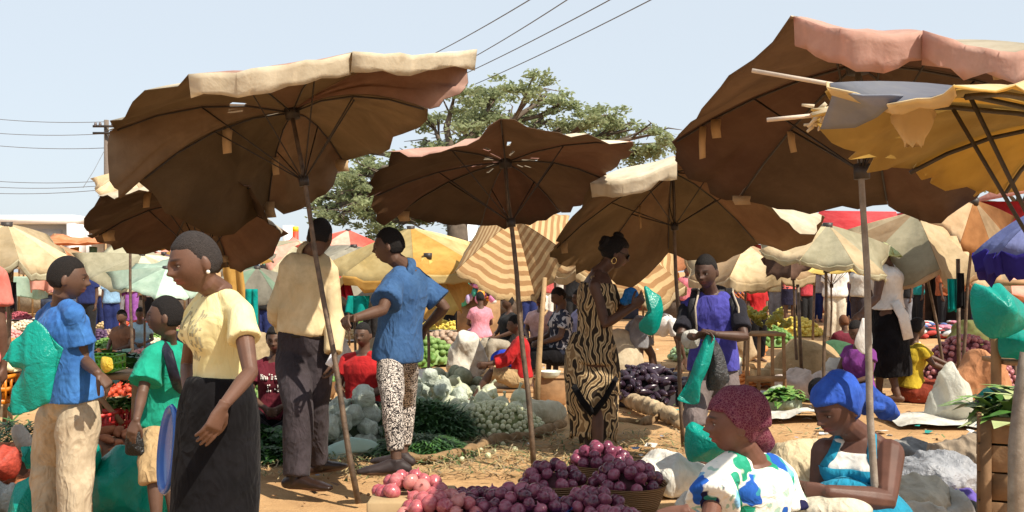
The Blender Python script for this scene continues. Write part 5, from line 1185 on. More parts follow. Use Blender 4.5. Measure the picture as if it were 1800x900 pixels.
# ================================================================== PRODUCE, BAGS, CRATES
def dome_pts(c, rx, ry, h, r, nmax, seed, gap=1.55, zoff=.35, shape=None, tries=9000):
    rn = random.Random(seed); out = []
    for _ in range(tries):
        if len(out) >= nmax: break
        a, q = rn.uniform(0, 6.2832), rn.random()**.5
        x, y = q*math.cos(a), q*math.sin(a); z = h*(1-q*q)**.75 if shape is None else shape(x, y)*h
        p = Vector((c.x+x*rx, c.y+y*ry, c.z+z+r*zoff))
        if all((p-o).length > gap*r for o in out): out.append(p)
    return out
def mound(c, rx, ry, h, m=None, seed=1, nu=26, nv=7, amp=.012, shrink=.93):
    q = MB(); rings = []
    for i in range(nv+1):
        t = i/nv; z = h*shrink*(1-(1-t)**2)**.75 if False else None
        f = 1-t; rings.append([Vector((c.x+rx*shrink*f*math.cos(k*2*math.pi/nu), c.y+ry*shrink*f*math.sin(k*2*math.pi/nu), c.z+h*shrink*max(0, 1-f*f)**.75)) for k in range(nu)])
    rings[-1] = [r.lerp(Vector((c.x, c.y, c.z+h*shrink)), .98) for r in rings[-1]]
    q.loft([[Vector((v.x, v.y, c.z-.01)) for v in rings[0]]]+rings); return q
def scatter(first, pts, seed, smin=.85, smax=1.12, tilt=3.14, labels=None):
    rn = random.Random(seed)
    for i, p in enumerate(pts):
        rot = (rn.uniform(-tilt, tilt), rn.uniform(-tilt, tilt), rn.uniform(0, 6.28)); s_ = rn.uniform(smin, smax)
        if i == 0: first.location = p; first.rotation_euler = rot; first.scale = (s_,)*3
        else:
            o = first.copy(); COL.objects.link(o); o.location = p; o.rotation_euler = rot; o.scale = (s_,)*3
def oni(name, mat_, label, group, r=.042, cat_='onion'):
    m = MB(); rings = []
    for i, (z, q) in enumerate(((-.94, .06), (-.86, .30), (-.62, .70), (-.25, .95), (.08, 1.0), (.42, .88), (.70, .58), (.86, .28), (1.0, .13), (1.22, .07), (1.34, .05))):
        rings.append([Vector((q*r*(1+.025*math.sin(k*2.4+1))*math.cos(k*.393), q*r*math.sin(k*.393), z*r*.93)) for k in range(16)])
    m.loft(rings); me = m.mesh(name); me.materials.append(mat_)
    o = bpy.data.objects.new(name, me); COL.objects.link(o); return tag(o, label, cat_, group)
def onionmat(name, c1, c2, hi):
    b = NB(name); v = b.coord(kind='Object'); w_ = b.n('TexNoise', Vector=b.n('Mapping', Vector=v, Scale=(1, 1, .12)), Scale=70.0, Detail=3.0)
    r = b.n('ObjectInfo', out='Random'); base = b.ramp(r, [(0, c1), (.55, c2), (1, hi)])
    col = b.mix(b.ramp(w_, [(.42, (0, 0, 0)), (.72, (.5,)*3)]), base, dk(hi, 1.25))
    ln = b.n('TexNoise', Vector=v, Scale=28.0, Detail=2.0); col = b.mix(b.ramp(ln, [(.55, (0, 0, 0)), (.75, (.45,)*3)]), col, dk(c1, .6))
    return b.done(col, .24, b.bump(w_, .12, .004), .55)
PUR = onionmat('purple onion skin', (.055, .010, .028), (.135, .026, .058), (.29, .080, .125))
PNK = onionmat('pink onion skin', (.32, .055, .085), (.42, .10, .12), (.52, .20, .18))
BASK = NB('woven basket'); v = BASK.coord(); wv = BASK.n('TexWave', Vector=v, Scale=26.0, Distortion=1.5, props={'bands_direction': 'Z'}); BM = BASK.done(BASK.ramp(wv, [(.2, (.16, .085, .04)), (.7, (.40, .25, .13))]), .85, BASK.bump(wv, .6, .01), .15)
def bowl(name, label, cat_, c, r, h, m, thick=.010, taper=.72, group=None):
    q = MB(); rg = []
    for f, z in ((.15, .008), (taper, .0), (lerp(taper, 1, .55), h*.5), (1, h), (1.03, h+.008), (1.0, h+.004), (lerp(taper, 1, .5)-.05, h*.5), (taper-.06, .02), (.1, .02)):
        rg.append([c+Vector((r*f*math.cos(k*.1963), r*f*math.sin(k*.1963), z)) for k in range(32)])
    q.loft(rg); return solo(name, q, m, label, cat_, group, loc=c)
BLUP = plain('blue basin plastic', (.015, .09, .36), .25, .15, 6, .1, 20, .5)
GRP = 'onions heaped in the foreground'
on = oni('onion', PUR, 'glossy purple onion in the foreground heaps', GRP)
pn = oni('onion', PNK, 'bright pink onion in the left foreground basket', 'pink onions in the left basket', .046)
specs = [ # px, base depth, base z, bowl r, bowl h, heap h, count, kind
 (752, 5.62, .0, .0, 0, 0, 0, 0)]
def heap(px, d, z, rx, ry, h, n, first, seed, r, gap=1.5): return dome_pts(at(px, d, z), rx, ry, h, r, n, seed, gap)
ptsP = heap(722, 5.75, .155, .18, .15, .09, 30, pn, 1, .046)+heap(775, 5.45, .10, .20, .17, .10, 34, pn, 2, .046)
vis = lambda L: [p for p in L if HY-(p.z-CH)*F/p.y < 908]
ptsP = vis(ptsP); scatter(pn, ptsP, 31)
ptsU = []
ptsU += heap(845, 5.62, .11, .22, .17, .07, 40, on, 3, .042)
ptsU += heap(918, 5.50, .12, .22, .18, .11, 46, on, 4, .042)
ptsU += heap(972, 5.98, .16, .17, .15, .11, 30, on, 5, .042)
ptsU += heap(1042, 5.55, .10, .17, .15, .10, 32, on, 6, .042)
ptsU += heap(1056, 6.40, .20, .17, .15, .10, 32, on, 7, .044)
ptsU += heap(1102, 5.98, .15, .20, .17, .12, 42, on, 8, .044)
ptsU += heap(1085, 5.30, .06, .20, .14, .09, 34, on, 9, .042)
ptsU += heap(820, 5.25, .04, .22, .12, .06, 24, on, 10, .042)
ptsU = sorted(vis(ptsU), key=lambda p: p.y)[:300-len(ptsP)]; scatter(on, ptsU, 32)
ONSHADE = cloth('onion heap shade', (.10, .04, .05), .3, 12)  # filler colour, dark as the shade between heaped onions
m = MB(); c = at(735, 5.70)
m.box(c+Vector((-.03, .02, .085)), (.46, .44, .17), bev=.01); solo('carton', m, plain('brown cardboard', (.42, .29, .15), .85, .15, 4, .2, 60, c2=(.50, .36, .20)), 'plain brown carton holding the pink onions', 'box')
solo('sack', mound(at(775, 5.45), .24, .2, .19), ONSHADE, 'shade-dark core added under the spilled pink onions', 'sack')  # added core, its dark colour paints shade into the gaps
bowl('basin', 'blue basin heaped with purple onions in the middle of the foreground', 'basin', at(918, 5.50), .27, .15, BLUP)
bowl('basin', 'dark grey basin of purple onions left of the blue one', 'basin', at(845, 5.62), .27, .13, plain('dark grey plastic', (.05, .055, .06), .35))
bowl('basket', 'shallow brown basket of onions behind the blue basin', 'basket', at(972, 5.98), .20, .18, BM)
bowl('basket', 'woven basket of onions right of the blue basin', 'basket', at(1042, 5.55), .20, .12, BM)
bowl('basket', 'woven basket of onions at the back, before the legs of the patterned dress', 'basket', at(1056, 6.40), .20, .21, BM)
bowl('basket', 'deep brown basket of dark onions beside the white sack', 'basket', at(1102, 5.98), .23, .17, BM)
solo('sack', mound(at(1085, 5.30), .24, .17, .11), ONSHADE, 'shade-dark core added under the onions at the very front', 'sack')  # added filler mound in shade colour behind the front onions
solo('sack', mound(at(820, 5.25), .26, .15, .07), ONSHADE, 'low shade-dark core added beneath loose onions left of the blue basin', 'sack')  # low filler mound, coloured as the shade under loose onions
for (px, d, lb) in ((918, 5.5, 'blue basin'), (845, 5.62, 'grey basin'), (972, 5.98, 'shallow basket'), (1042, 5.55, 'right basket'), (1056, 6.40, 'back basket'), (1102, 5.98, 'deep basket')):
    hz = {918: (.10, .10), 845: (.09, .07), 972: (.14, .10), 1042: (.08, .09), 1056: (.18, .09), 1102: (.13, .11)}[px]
    solo('sack', mound(at(px, d, hz[0]), .20 if px in (918, 845) else .14, .14, hz[1]), ONSHADE, 'shade-dark filler added under the onions of the '+lb, 'sack')  # shade-coloured fillers added inside the basins and baskets
# white sack, plate with cups
def sackmesh(c, r, seed, amp=.03, freq=12, vox=.014, extra=()):
    m = MB(); m.ell(c+Vector((0, 0, r[2]*.8)), r, None, 26, 16)
    for e, q in extra: m.ell(e, q, None, 16, 10)
    me = fuse(m, vox, 3); crumple(me, amp*1.25, freq*.9, seed, (1, .8, .7), True); crumple(me, amp*.22, freq*2.6, seed+3, (1, .6, .8), True); v = getv(me); v[:, 2] = np.maximum(v[:, 2], .004); setv(me, v); return me
WSK = cloth('white woven sack', (.74, .72, .66), .10, 6, fold=.8, c2=(.82, .80, .74))
solo('sack', sackmesh(at(1172, 6.55), (.26, .22, .13), 41, .02), WSK, 'white woven sack lying behind the plate of chopped greens', 'sack')
pl = bowl('tray', 'wide green tray of chopped greens in the front', 'tray', at(1185, 5.25, .02), .26, .06, plain('dark green enamel', (.03, .12, .07), .3), taper=.8)
def blades(c, rx, ry, h, n, L, w_, seed, curl=.3, mi=1, up=.3):
    g = random.Random(seed); m = MB()
    for i in range(n):
        a, q = g.uniform(0, 6.283), g.random()**.5; x, y = q*math.cos(a), q*math.sin(a)
        p = Vector((c.x+x*rx, c.y+y*ry, c.z+h*(1-q*q)**.75+g.uniform(0, .01)))
        b_ = g.uniform(0, 6.283); d = Vector((math.cos(b_), math.sin(b_), g.uniform(-.25, up))).normalized(); sd = d.cross(Vector((0, 0, 1))).normalized()*w_*g.uniform(.6, 1.3); l = L*g.uniform(.6, 1.3)
        dn = Vector((0, 0, -curl*l*g.random())); p1 = p+d*l*.5; p2 = p+d*l+dn
        m.add([p-sd*.5, p+sd*.5, p1+sd+Vector((0, 0, w_*.5)), p1-sd+Vector((0, 0, w_*.5)), p2], [(0, 1, 2, 3), (3, 2, 4)], g.randrange(mi))
    return m
GRN = [plain('mid green leaf', (.055, .15, .025), .5, .4, 20, .3), plain('dark green leaf', (.02, .065, .018), .5, .4, 20, .3), plain('light green leaf', (.16, .28, .06), .5, .3, 20, .3)]
solo('chopped_greens', blades(at(1185, 5.25, .05), .24, .24, .05, 1500, .02, .004, 42, mi=3), GRN, 'finely chopped greens spread on the tray', 'greens', kind='stuff')
TCUP = plain('turquoise cup plastic', (.0, .22, .19), .35, .1, spec=.5)
for px, d, z, lb, h_ in ((1156, 5.1, .075, 'large square turquoise cup standing in the greens', .105), (1218, 5.3, .08, 'smaller turquoise cup tilted near the arm in the floral sleeve', .08)):
    c = at(px, d, z); q = MB()
    q.loft([[c+Vector((r*math.cos(k*.2618)*(1.0), r*math.sin(k*.2618), zz)) for k in range(24)] for r, zz in ((.02, 0), (.038, 0), (.046, h_), (.044, h_), (.036, .008), (.01, .008))]); solo('cup', q, TCUP, lb, 'cup')
solo('plastic_bag', sackmesh(P(1216, 888, 4.4)-Vector((0, 0, .05)), (.06, .05, .05), 43, .012, 40, .008), plastic('white film', (.66, .64, .58), .3), 'crumpled white bag by the hand of the woman in the floral blouse', 'bag')
# --- left foreground
sp = MB(); sp.tube([Vector((-.075, 0, 0)), Vector((-.04, .008, .004)), Vector((0, .012, .006)), Vector((.045, .004, 0)), Vector((.085, -.012, -.004))], [.010, .028, .033, .026, .008], 12, round0=True, round1=True)
SPM = plain('sweet potato skin', (.42, .13, .055), .75, .3, 20, .5, 60, .2, c2=(.52, .20, .09), rnd=.4)
me = sp.mesh('sweet_potato'); me.materials.append(SPM); spo = bpy.data.objects.new('sweet_potato', me); COL.objects.link(spo); tag(spo, 'orange-brown sweet potato in the heaps behind the boys', 'sweet potato', 'sweet potatoes on the ground')
scatter(spo, dome_pts(at(192, 6.95), .46, .42, .30, .05, 75, 51, 1.15)+dome_pts(at(22, 6.65), .40, .38, .24, .05, 60, 52, 1.15)+dome_pts(at(52, 6.2), .2, .2, .14, .05, 20, 53, 1.15), 54, tilt=.5)
SPSHADE = plain('shade brown core', (.20, .10, .055), .9, .3, 10, .5, 40)  # dark filler colour for the shaded gaps between sweet potatoes
for px, d, r, h in ((192, 6.95, .46, .30), (22, 6.65, .40, .24), (52, 6.2, .2, .14)): solo('sack', mound(at(px, d), r, r*.9, h), SPSHADE, {192: 'shade brown core under the sweet potatoes between the boys', 22: 'shade brown core under the sweet potatoes at the left edge', 52: 'small shade-dark core beside the knee of the boy in blue'}[px], 'sack')  # cores added so gaps in the potato heaps look shaded
def full_bag(label, poly, d, thick, seed, m=TEAL): return sheet_bag(label, poly, d, thick, m, seed, .035)
full_bag('big full turquoise bag on the ground between the two boys', [(186, 800), (206, 786), (236, 792), (262, 800), (274, 840), (276, 925), (176, 928), (160, 870), (166, 826)], 5.85, .42, 61)
full_bag('turquoise bag knotted behind the knee of the boy in blue', [(146, 782), (166, 780), (172, 806), (162, 834), (142, 828)], 5.75, .2, 62)
full_bag('turquoise bag peeking out left of the beige trousers', [(36, 786), (58, 780), (62, 822), (44, 826)], 5.8, .16, 63)
full_bag('turquoise bag on the ground at the lower left', [(30, 848), (62, 838), (80, 880), (82, 940), (18, 940), (22, 890)], 5.6, .3, 64)
full_bag('green plastic bag showing beside the calf of the small boy', [(290, 850), (312, 846), (330, 880), (330, 940), (286, 940)], 5.85, .25, 65, plastic('emerald film', (.01, .30, .20), .3))
full_bag('clear bag of pale vegetables in the bottom left corner', [(-30, 850), (20, 846), (30, 872), (24, 905), (-30, 912)], 5.9, .25, 66, plastic('cloudy film', (.46, .48, .46), .3))
full_bag('red net bag of tomatoes at the left edge', [(-12, 790), (26, 786), (34, 812), (24, 838), (-12, 842)], 6.1, .22, 67, plain('red net', (.36, .05, .03), .6, .4, 40, .8, 60))
full_bag('white plastic scrap on the scallions at the left', [(24, 756), (38, 750), (54, 776), (52, 800), (34, 790)], 6.4, .08, 68, plastic('white film', (.66, .64, .58), .3))
solo('scallions', blades(at(28, 7.1, .12), .36, .25, .22, 500, .28, .008, 71, mi=2), [GRN[1], GRN[0]], 'heap of dark green scallions at the left edge', 'greens', kind='stuff')
solo('leafy_greens', blades(at(205, 8.6, .45), .34, .3, .24, 420, .13, .04, 72, mi=3, up=.8), [GRN[1], GRN[0], plain('bluish cabbage leaf', (.10, .20, .15), .5)], 'dark leafy greens piled behind the boy in blue', 'greens', kind='stuff')
tb = thing('stall_table', 'rough wooden stall table behind the boy in blue', 'table', at(200, 7.9))
m = MB(); m.box(P(205, 658, 7.9), (.62, .5, .035), bev=.005); obj('table_top', m, PLANK, tb)
for px, dd in ((172, 7.75), (236, 7.75), (172, 8.1), (236, 8.1)):
    m = MB(); m.tube([at(px, dd), P(px+2, 660, dd)], .028, 8); obj('leg', m, PLANK, tb)
m = MB(); m.tube([P(168, 690, 7.74), P(215, 745, 7.74)], .022, 8); obj('brace', m, PLANK, tb)
def crate(label, px, py0, py1, w_, d, m_, dep=.3, name='plastic_crate', slots=6):
    a = P(px, py0, d); h = (py1-py0)*d/F; r = thing(name, label, 'crate', Vector((a.x, d, a.z-h)))
    q = MB(); t = .012; wd = w_*d/F; zc = a.z-h/2
    for i in range(slots+1):
        x = a.x-wd/2+wd*i/slots
        for y in (d-dep/2, d+dep/2): q.box((x, y, zc), (.016, t, h))
    for i in range(5):
        y = d-dep/2+dep*i/4
        for x in (a.x-wd/2, a.x+wd/2): q.box((x, y, zc), (t, .016, h-.003))
    for z in (a.z-h*.06, zc, a.z-h*.94):
        q.box((a.x, d-dep/2-.002, z), (wd+.006, t+.004, h*.16)); q.box((a.x, d+dep/2+.002, z), (wd+.006, t+.004, h*.16))
        q.box((a.x-wd/2-.003, d, z), (t+.003, dep-.006, h*.16-.004)); q.box((a.x+wd/2+.003, d, z), (t+.003, dep-.006, h*.16-.004))
    obj('basket_wall', q, m_, r); q = MB(); q.box((a.x, d, a.z-h+.008), (wd-.02, dep-.02, .01)); obj('base', q, m_, r); return r
crate('bright green plastic crate on the table behind the boy in blue', 180, 624, 652, 52, 7.75, plain('lime plastic', (.14, .42, .03), .4, .1))
crate('red plastic crate on the ground behind the boy in blue', 172, 724, 762, 56, 7.7, plain('red plastic', (.50, .025, .02), .4, .1))
crate('second red plastic crate left of the small boy in green', 212, 716, 760, 46, 8.0, plain('red plastic', (.50, .025, .02), .4, .1))
crate('orange plastic tub at the left edge of the picture', 4, 656, 704, 52, 6.4, plain('orange plastic', (.62, .19, .01), .4, .1), slots=14)
solo('leafy_greens', blades(P(215, 722, 8.0), .16, .14, .08, 160, .12, .02, 73, mi=2, up=.5), [GRN[2], GRN[0]], 'spring onions lying over the second red crate', 'greens', kind='stuff')
def lumps(c, rx, ry, h, r, n, seed, mi=1, ell=(1, 1, .85), gap=1.3):
    m = MB()
    for i, p in enumerate(dome_pts(c, rx, ry, h, r, n, seed, gap, tries=2500)): m.ell(p, tuple(q*r for q in ell), None, 9, 6, mi=i % mi)
    m.add(*(lambda q: (q.v, q.f))(mound(c, rx, ry, h, shrink=.96))); return m
solo('onion_heap', lumps(P(10, 650, 6.4), .10, .1, .05, .03, 30, 5), plain('cream vegetable', (.62, .56, .36), .5), 'pale vegetables piled in the orange tub', 'vegetables')
# --- far market spreads on the left, one heap after another
def sheet(px, d, w_, l, m_, label, seed, z=.02, rot=0, amp=.012):
    q = MB(); n = 16; c = at(px, d, z)
    vs = [Vector((c.x+w_*(i/n-.5), c.y+l*(j/n-.5), z)) for j in range(n+1) for i in range(n+1)]
    q.add(vs, [(j*(n+1)+i, j*(n+1)+i+1, (j+1)*(n+1)+i+1, (j+1)*(n+1)+i) for j in range(n) for i in range(n)]); me = q.mesh('ground_sheet')
    v = getv(me); v[:, 2] += amp*(np.abs(waves(v, 7, seed))+.3*waves(v, 22, seed+2)); v[:, :2] += .03*np.stack([waves(v, 4, seed+3), waves(v, 4, seed+4)], 1); v[:, 2] = np.maximum(v[:, 2], z*.8); setv(me, v)
    return solo('ground_sheet', me, m_, label, 'sheet', loc=c)
hc = {'tomatoes': (.50, .07, .03), 'green peppers': (.10, .20, .04), 'white onions': (.62, .52, .38), 'carrots': (.56, .20, .05), 'cabbages': (.30, .42, .22), 'beans': (.36, .20, .13), 'pink beans': (.56, .26, .24), 'groundnuts': (.45, .30, .17), 'lemons': (.60, .46, .08), 'aubergines': (.08, .04, .09), 'cassava': (.34, .24, .17), 'okra': (.16, .26, .07), 'plums': (.30, .06, .08), 'ginger': (.50, .36, .18)}
sc_ = {'teal': (.02, .26, .26), 'blue': (.05, .13, .42), 'white': (.66, .64, .6), 'tan': (.46, .34, .2), 'grey': (.3, .3, .32), 'pale blue': (.35, .45, .6)}
rows = [(11.5, ((70, 'white onions', 'white'), (230, 'tomatoes', 'tan'), (415, 'okra', 'teal'))), (13.2, ((30, 'tomatoes', 'white'), (185, 'groundnuts', 'tan'), (300, 'plums', 'grey'), (420, 'cabbages', 'pale blue'))), (15.2, ((45, 'ginger', 'white'), (175, 'carrots', 'tan'), (250, 'pink beans', 'white'), (440, 'lemons', 'white'))),
        (17.6, ((20, 'carrots', 'tan'), (185, 'green peppers', 'teal'), (270, 'white onions', 'pale blue'), (330, 'tomatoes', 'white'), (470, 'beans', 'tan'))), (20.5, ((55, 'pink beans', 'white'), (165, 'aubergines', 'blue'), (222, 'cassava', 'grey'), (300, 'okra', 'teal'), (630, 'ginger', 'white'))), (24, ((40, 'white onions', 'tan'), (175, 'ginger', 'grey'), (240, 'tomatoes', 'white'), (300, 'beans', 'pale blue'), (660, 'green peppers', 'tan'), (780, 'lemons', 'white'))),
        (29, ((30, 'plums', 'white'), (120, 'groundnuts', 'white'), (200, 'cabbages', 'grey'), (270, 'pink beans', 'blue'), (700, 'tomatoes', 'white'), (800, 'cassava', 'tan')))]
wd = ['nearest', 'second nearest', 'third', 'fourth', 'fifth', 'sixth', 'farthest']
si = 0
for ri, (d, it) in enumerate(rows):
    for px, k, s2 in it:
        si += 1; hm_ = plain('produce '+k, hc[k], .55, .35, 30, .4, 60)
        sheet(px, d, 1.25, 1.0, cloth('sheet '+s2, sc_[s2], .15), f'{s2} ground sheet under the {k} in the {wd[ri]} row of stalls', si)
        m = MB()
        for j, (ox, oy) in enumerate(((-.3, -.15), (.25, -.2), (-.05, .2))):
            c = at(px, d, .03)+Vector((ox, oy, 0)); m.add(*(lambda q: (q.v, q.f))(lumps(c, .25, .2, .17, .038, 42, si*7+j)))
        solo('produce_heap', m, hm_, f'heaps of {k} on a {s2} sheet, {wd[ri]} row of the left stalls', 'produce heap')
# hanging and stacked goods among the far stalls
def drape(label, x0, y0, x1, y1, d, m_, seed, amp=.04, name='hanging_cloth', skew=0):
    q = MB(); n = 14; vs = []
    for j in range(n+1):
        for i in range(n+1):
            u, v_ = i/n, j/n; vs.append(P(x0+(x1-x0)*u+skew*v_, y0+(y1-y0)*v_+3*math.sin(u*9+seed)*v_, d)+Vector((0, amp*math.sin(u*11+seed)*(.3+.7*v_), 0)))
    q.add(vs, [(j*(n+1)+i, j*(n+1)+i+1, (j+1)*(n+1)+i+1, (j+1)*(n+1)+i) for j in range(n) for i in range(n)]); me = q.mesh(name)
    o = solo(name, me, m_, label, 'cloth'); md = o.modifiers.new('s', 'SOLIDIFY'); md.thickness = .012; return o
TEALC = cloth('teal cloth', (.0, .24, .22), .2); 
drape('mustard yellow cloth hanging behind the shoulder of the shaven-headed girl', 388, 452, 424, 530, 12.5, FT['ochre'], 1, skew=10)
drape('teal cloth hanging left of the man in the cream shirt', 432, 508, 452, 585, 11.5, TEALC, 2)
drape('red cloth hanging just right of the cream sleeve', 590, 486, 612, 524, 11.8, cloth('crimson cloth', (.45, .02, .05)), 3, skew=8)
drape('teal cloth tied to a stick in front of the ragged grey umbrella', 612, 520, 650, 552, 11.5, TEALC, 4, skew=-4)
drape('teal cloth hanging with a dark jacket at the far left post', 4, 502, 20, 545, 9.5, TEALC, 5)
drape('dark navy jacket hanging at the far left post', 18, 496, 30, 545, 9.4, cloth('navy nylon', (.018, .018, .032)), 6)
drape('mint and salmon striped awning behind the far left post', -20, 486, 88, 524, 16, FT['mint'], 7, amp=.1)
drape('salmon awning next to the mint one at the left', 50, 482, 100, 512, 15.8, FT['salmon'], 8, amp=.1)
drape('purple cloth hanging among the far left stalls', 208, 474, 222, 520, 22, cloth('purple cotton', (.18, .04, .22)), 9)
drape('orange and blue striped cloth beside the purple one', 224, 484, 240, 514, 22, cloth('orange cotton', (.6, .2, .03)), 10)
drape('teal bags hanging from the post on the right', 1664, 490, 1682, 546, 10.5, TEALC, 11)
drape('black bag hanging beside teal bags on the right post', 1682, 480, 1694, 540, 10.45, BLACKC, 12)
bn = thing('goods_bank', 'bank of bright household goods beneath the ochre umbrella', 'goods', at(850, 19)); 
rn = random.Random(9)
for nm, c in (('pink_goods', (.62, .22, .4)), ('lilac_goods', (.45, .36, .6)), ('orange_goods', (.7, .3, .04)), ('green_goods', (.05, .36, .26)), ('white_goods', (.7, .7, .7)), ('black_goods', (.03, .02, .04))):
    m = MB()
    for i in range(12):
        p = P(rn.uniform(812, 872), rn.uniform(486, 530), 19+rn.uniform(-.3, .3)); m.ell(p, (rn.uniform(.04, .12), .08, rn.uniform(.05, .12)), None, 9, 6)
    obj(nm, m, plain(nm, c, .5), bn)
m = MB(); m.box(at(842, 19.4, .45), (.8, .6, .9)); obj('stand', m, PLANK, bn)
# --- the middle
FOAM = plain('mint foam sheet', (.36, .55, .48), .7, .1, 5, .3, 20, c2=(.50, .66, .58))
m = MB(); pts = [(436, 790), (470, 798), (505, 806), (552, 812), (590, 794), (622, 780), (650, 784), (688, 806), (700, 812)]
m.tube([P(x, y, 7.75)+Vector((0, .05*math.sin(i), 0)) for i, (x, y) in enumerate(pts)], [(.04, .02), (.05, .022), (.052, .02), (.06, .02), (.07, .018), (.06, .02), (.05, .022), (.045, .02), (.03, .02)], 12, lat=Vector((0, .3, 1))); solo('foam_sheet', m, FOAM, 'mint green foam sheet edging the vegetable stall', 'sheet')
q = MB(); q.ell(Vector((0, 0, .03)), (.10, .10, .06), None, 14, 8); me = fuse(q, .012, 1)
def bundle(name, label, group, cat_, r, n, L, w_, seed, mats):
    m = blades(Vector((0, 0, 0)), r, r, r*.9, n, L, w_, seed, mi=len(mats), up=.9); me = m.mesh(name)
    for x in mats: me.materials.append(x)
    o = bpy.data.objects.new(name, me); COL.objects.link(o); return tag(o, label, cat_, group)
gb_ = bundle('greens_bunch', 'tight bunch of dark leafy greens in front of the maroon tee', 'bunches of dark greens', 'greens', .075, 120, .06, .022, 81, [GRN[1], GRN[0], GRN[1]])
scatter(gb_, dome_pts(at(474, 7.95), .36, .2, .13, .05, 34, 82, 1.7, -.3)+dome_pts(at(470, 7.55), .28, .12, .03, .05, 14, 83, 1.7, -.3), 84, tilt=.5)
solo('sack', mound(at(474, 7.95), .36, .2, .12), plain('heap gap shade', (.03, .045, .02), .9), 'shade-dark core under the bunches of greens', 'sack')  # dark core added as the shade among the bunches
q = MB(); q.ell(Vector((0, 0, 0)), (.09, .10, .075), None, 34, 22); me = q.mesh('wrapped_cabbage'); crumple(me, .014, 30, 5, (1, 1, 1), True); crumple(me, .004, 80, 6, (1, 1, 1), True); me.materials.append(plastic('bluish cabbage film', (.60, .66, .56), .25, .25, 1.0, .45)); wc = bpy.data.objects.new('wrapped_cabbage', me); COL.objects.link(wc)
tag(wc, 'cabbage in cloudy bluish plastic beside the herb heap', 'cabbage', 'plastic wrapped cabbages')
scatter(wc, dome_pts(at(604, 8.35), .30, .32, .30, .09, 20, 85, 1.7, .2)+dome_pts(at(755, 9.4), .42, .25, .42, .09, 20, 86, 1.6, .2)+[P(600, 740, 8.0), P(582, 752, 7.95), P(640, 700, 8.4)], 87, .75, 1.15)
solo('sack', mound(at(604, 8.35), .30, .30, .28), plain('heap gap shade', (.03, .045, .02), .9), 'shade-dark core under the wrapped cabbages', 'sack')  # filler mound coloured as shade between the cabbages
HERB = [plain('herb mid green', (.065, .15, .06), .5, .4, 30, .3), plain('herb dark green', (.035, .095, .03), .55, .4, 30, .3), plain('herb green', (.06, .15, .035), .55, .4, 30, .3)]
solo('herb_heap', blades(at(735, 8.7), .52, .45, .27, 4600, .14, .009, 88, mi=3, up=.7), HERB, 'tall mound of dark green herbs beside the patterned leggings', 'herbs', kind='stuff')
solo('sack', mound(at(735, 8.7), .50, .43, .23), HERB[1], 'dark green shade core added inside the herb mound', 'sack')  # added core, dark like the shade behind the herb strands
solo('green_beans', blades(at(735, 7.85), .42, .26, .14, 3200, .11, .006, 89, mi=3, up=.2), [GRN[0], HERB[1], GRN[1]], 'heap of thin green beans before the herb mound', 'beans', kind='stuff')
solo('sack', mound(at(735, 7.85), .42, .26, .12), HERB[1], 'dark green shade core added under the green beans', 'sack')  # dark filler added for the shaded gaps among the beans
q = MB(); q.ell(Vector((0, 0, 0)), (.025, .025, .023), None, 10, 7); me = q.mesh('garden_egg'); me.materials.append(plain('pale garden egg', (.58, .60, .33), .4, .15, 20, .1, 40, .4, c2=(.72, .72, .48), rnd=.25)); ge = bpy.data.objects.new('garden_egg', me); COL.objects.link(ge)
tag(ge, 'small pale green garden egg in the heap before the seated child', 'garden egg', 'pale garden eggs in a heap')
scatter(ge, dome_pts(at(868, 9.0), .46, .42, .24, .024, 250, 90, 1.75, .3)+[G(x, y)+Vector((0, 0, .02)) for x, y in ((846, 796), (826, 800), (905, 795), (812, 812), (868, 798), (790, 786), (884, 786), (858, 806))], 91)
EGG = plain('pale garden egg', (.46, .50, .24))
solo('sack', mound(at(868, 9.0), .46, .42, .24), plain('egg shade', (.22, .25, .10), .8), 'greenish shade core added under the garden eggs', 'sack')  # added core, egg green darkened as shade in the gaps
q = MB()
for i, p in enumerate(dome_pts(Vector((0, 0, -.03)), .085, .085, .10, .024, 46, 92, 1.45, 0)): q.ell(p, .026, None, 9, 6)
q.ell(Vector((0, 0, .01)), (.085, .085, .085)); q.tube([Vector((0, 0, .08)), Vector((.01, 0, .12)), Vector((.03, .01, .15))], [.02, .012, .02], 8); me = fuse(q, .008, 1); me.materials.append(plastic('egg bag film', (.62, .64, .46), .25, .3, .5)); nb_ = bpy.data.objects.new('bagged_garden_eggs', me); COL.objects.link(nb_)
tag(nb_, 'clear bag of pale garden eggs on top of the heap', 'bag', 'bags of garden eggs')
scatter(nb_, [P(x, y, d) for x, y, d in ((812, 690, 9.5), (848, 704, 9.3), (880, 712, 9.2), (830, 728, 9.0), (792, 716, 9.1), (905, 722, 9.35), (860, 690, 9.6), (800, 745, 8.9), (915, 700, 9.6), (780, 690, 9.5))], 93, tilt=.4)
q = MB(); q.ell(Vector((0, 0, 0)), (.10, .09, .085), None, 18, 12); me = q.mesh('melon'); me.materials.append(plain('pale melon', (.26, .32, .16), .5, .4, 14, .3, c2=(.48, .48, .32), rnd=.4)); ml = bpy.data.objects.new('melon', me); COL.objects.link(ml)
tag(ml, 'pale green melon in the pile behind the garden eggs', 'melon', 'pale melons in a pile')
scatter(ml, dome_pts(at(792, 11.0), .42, .4, .30, .085, 26, 94, 1.6, .2), 95, .8, 1.15)
solo('sack', sackmesh(at(752, 11.6), (.36, .3, .13), 44, .03, 12, .018), WSK, 'white sack slumped behind the melons', 'sack')
solo('sack', sackmesh(at(948, 9.5), (.22, .14, .11), 45, .02, 14, .015), cloth('pale sackcloth', (.50, .46, .34), .15), 'pale sack lying right of the garden eggs', 'sack')
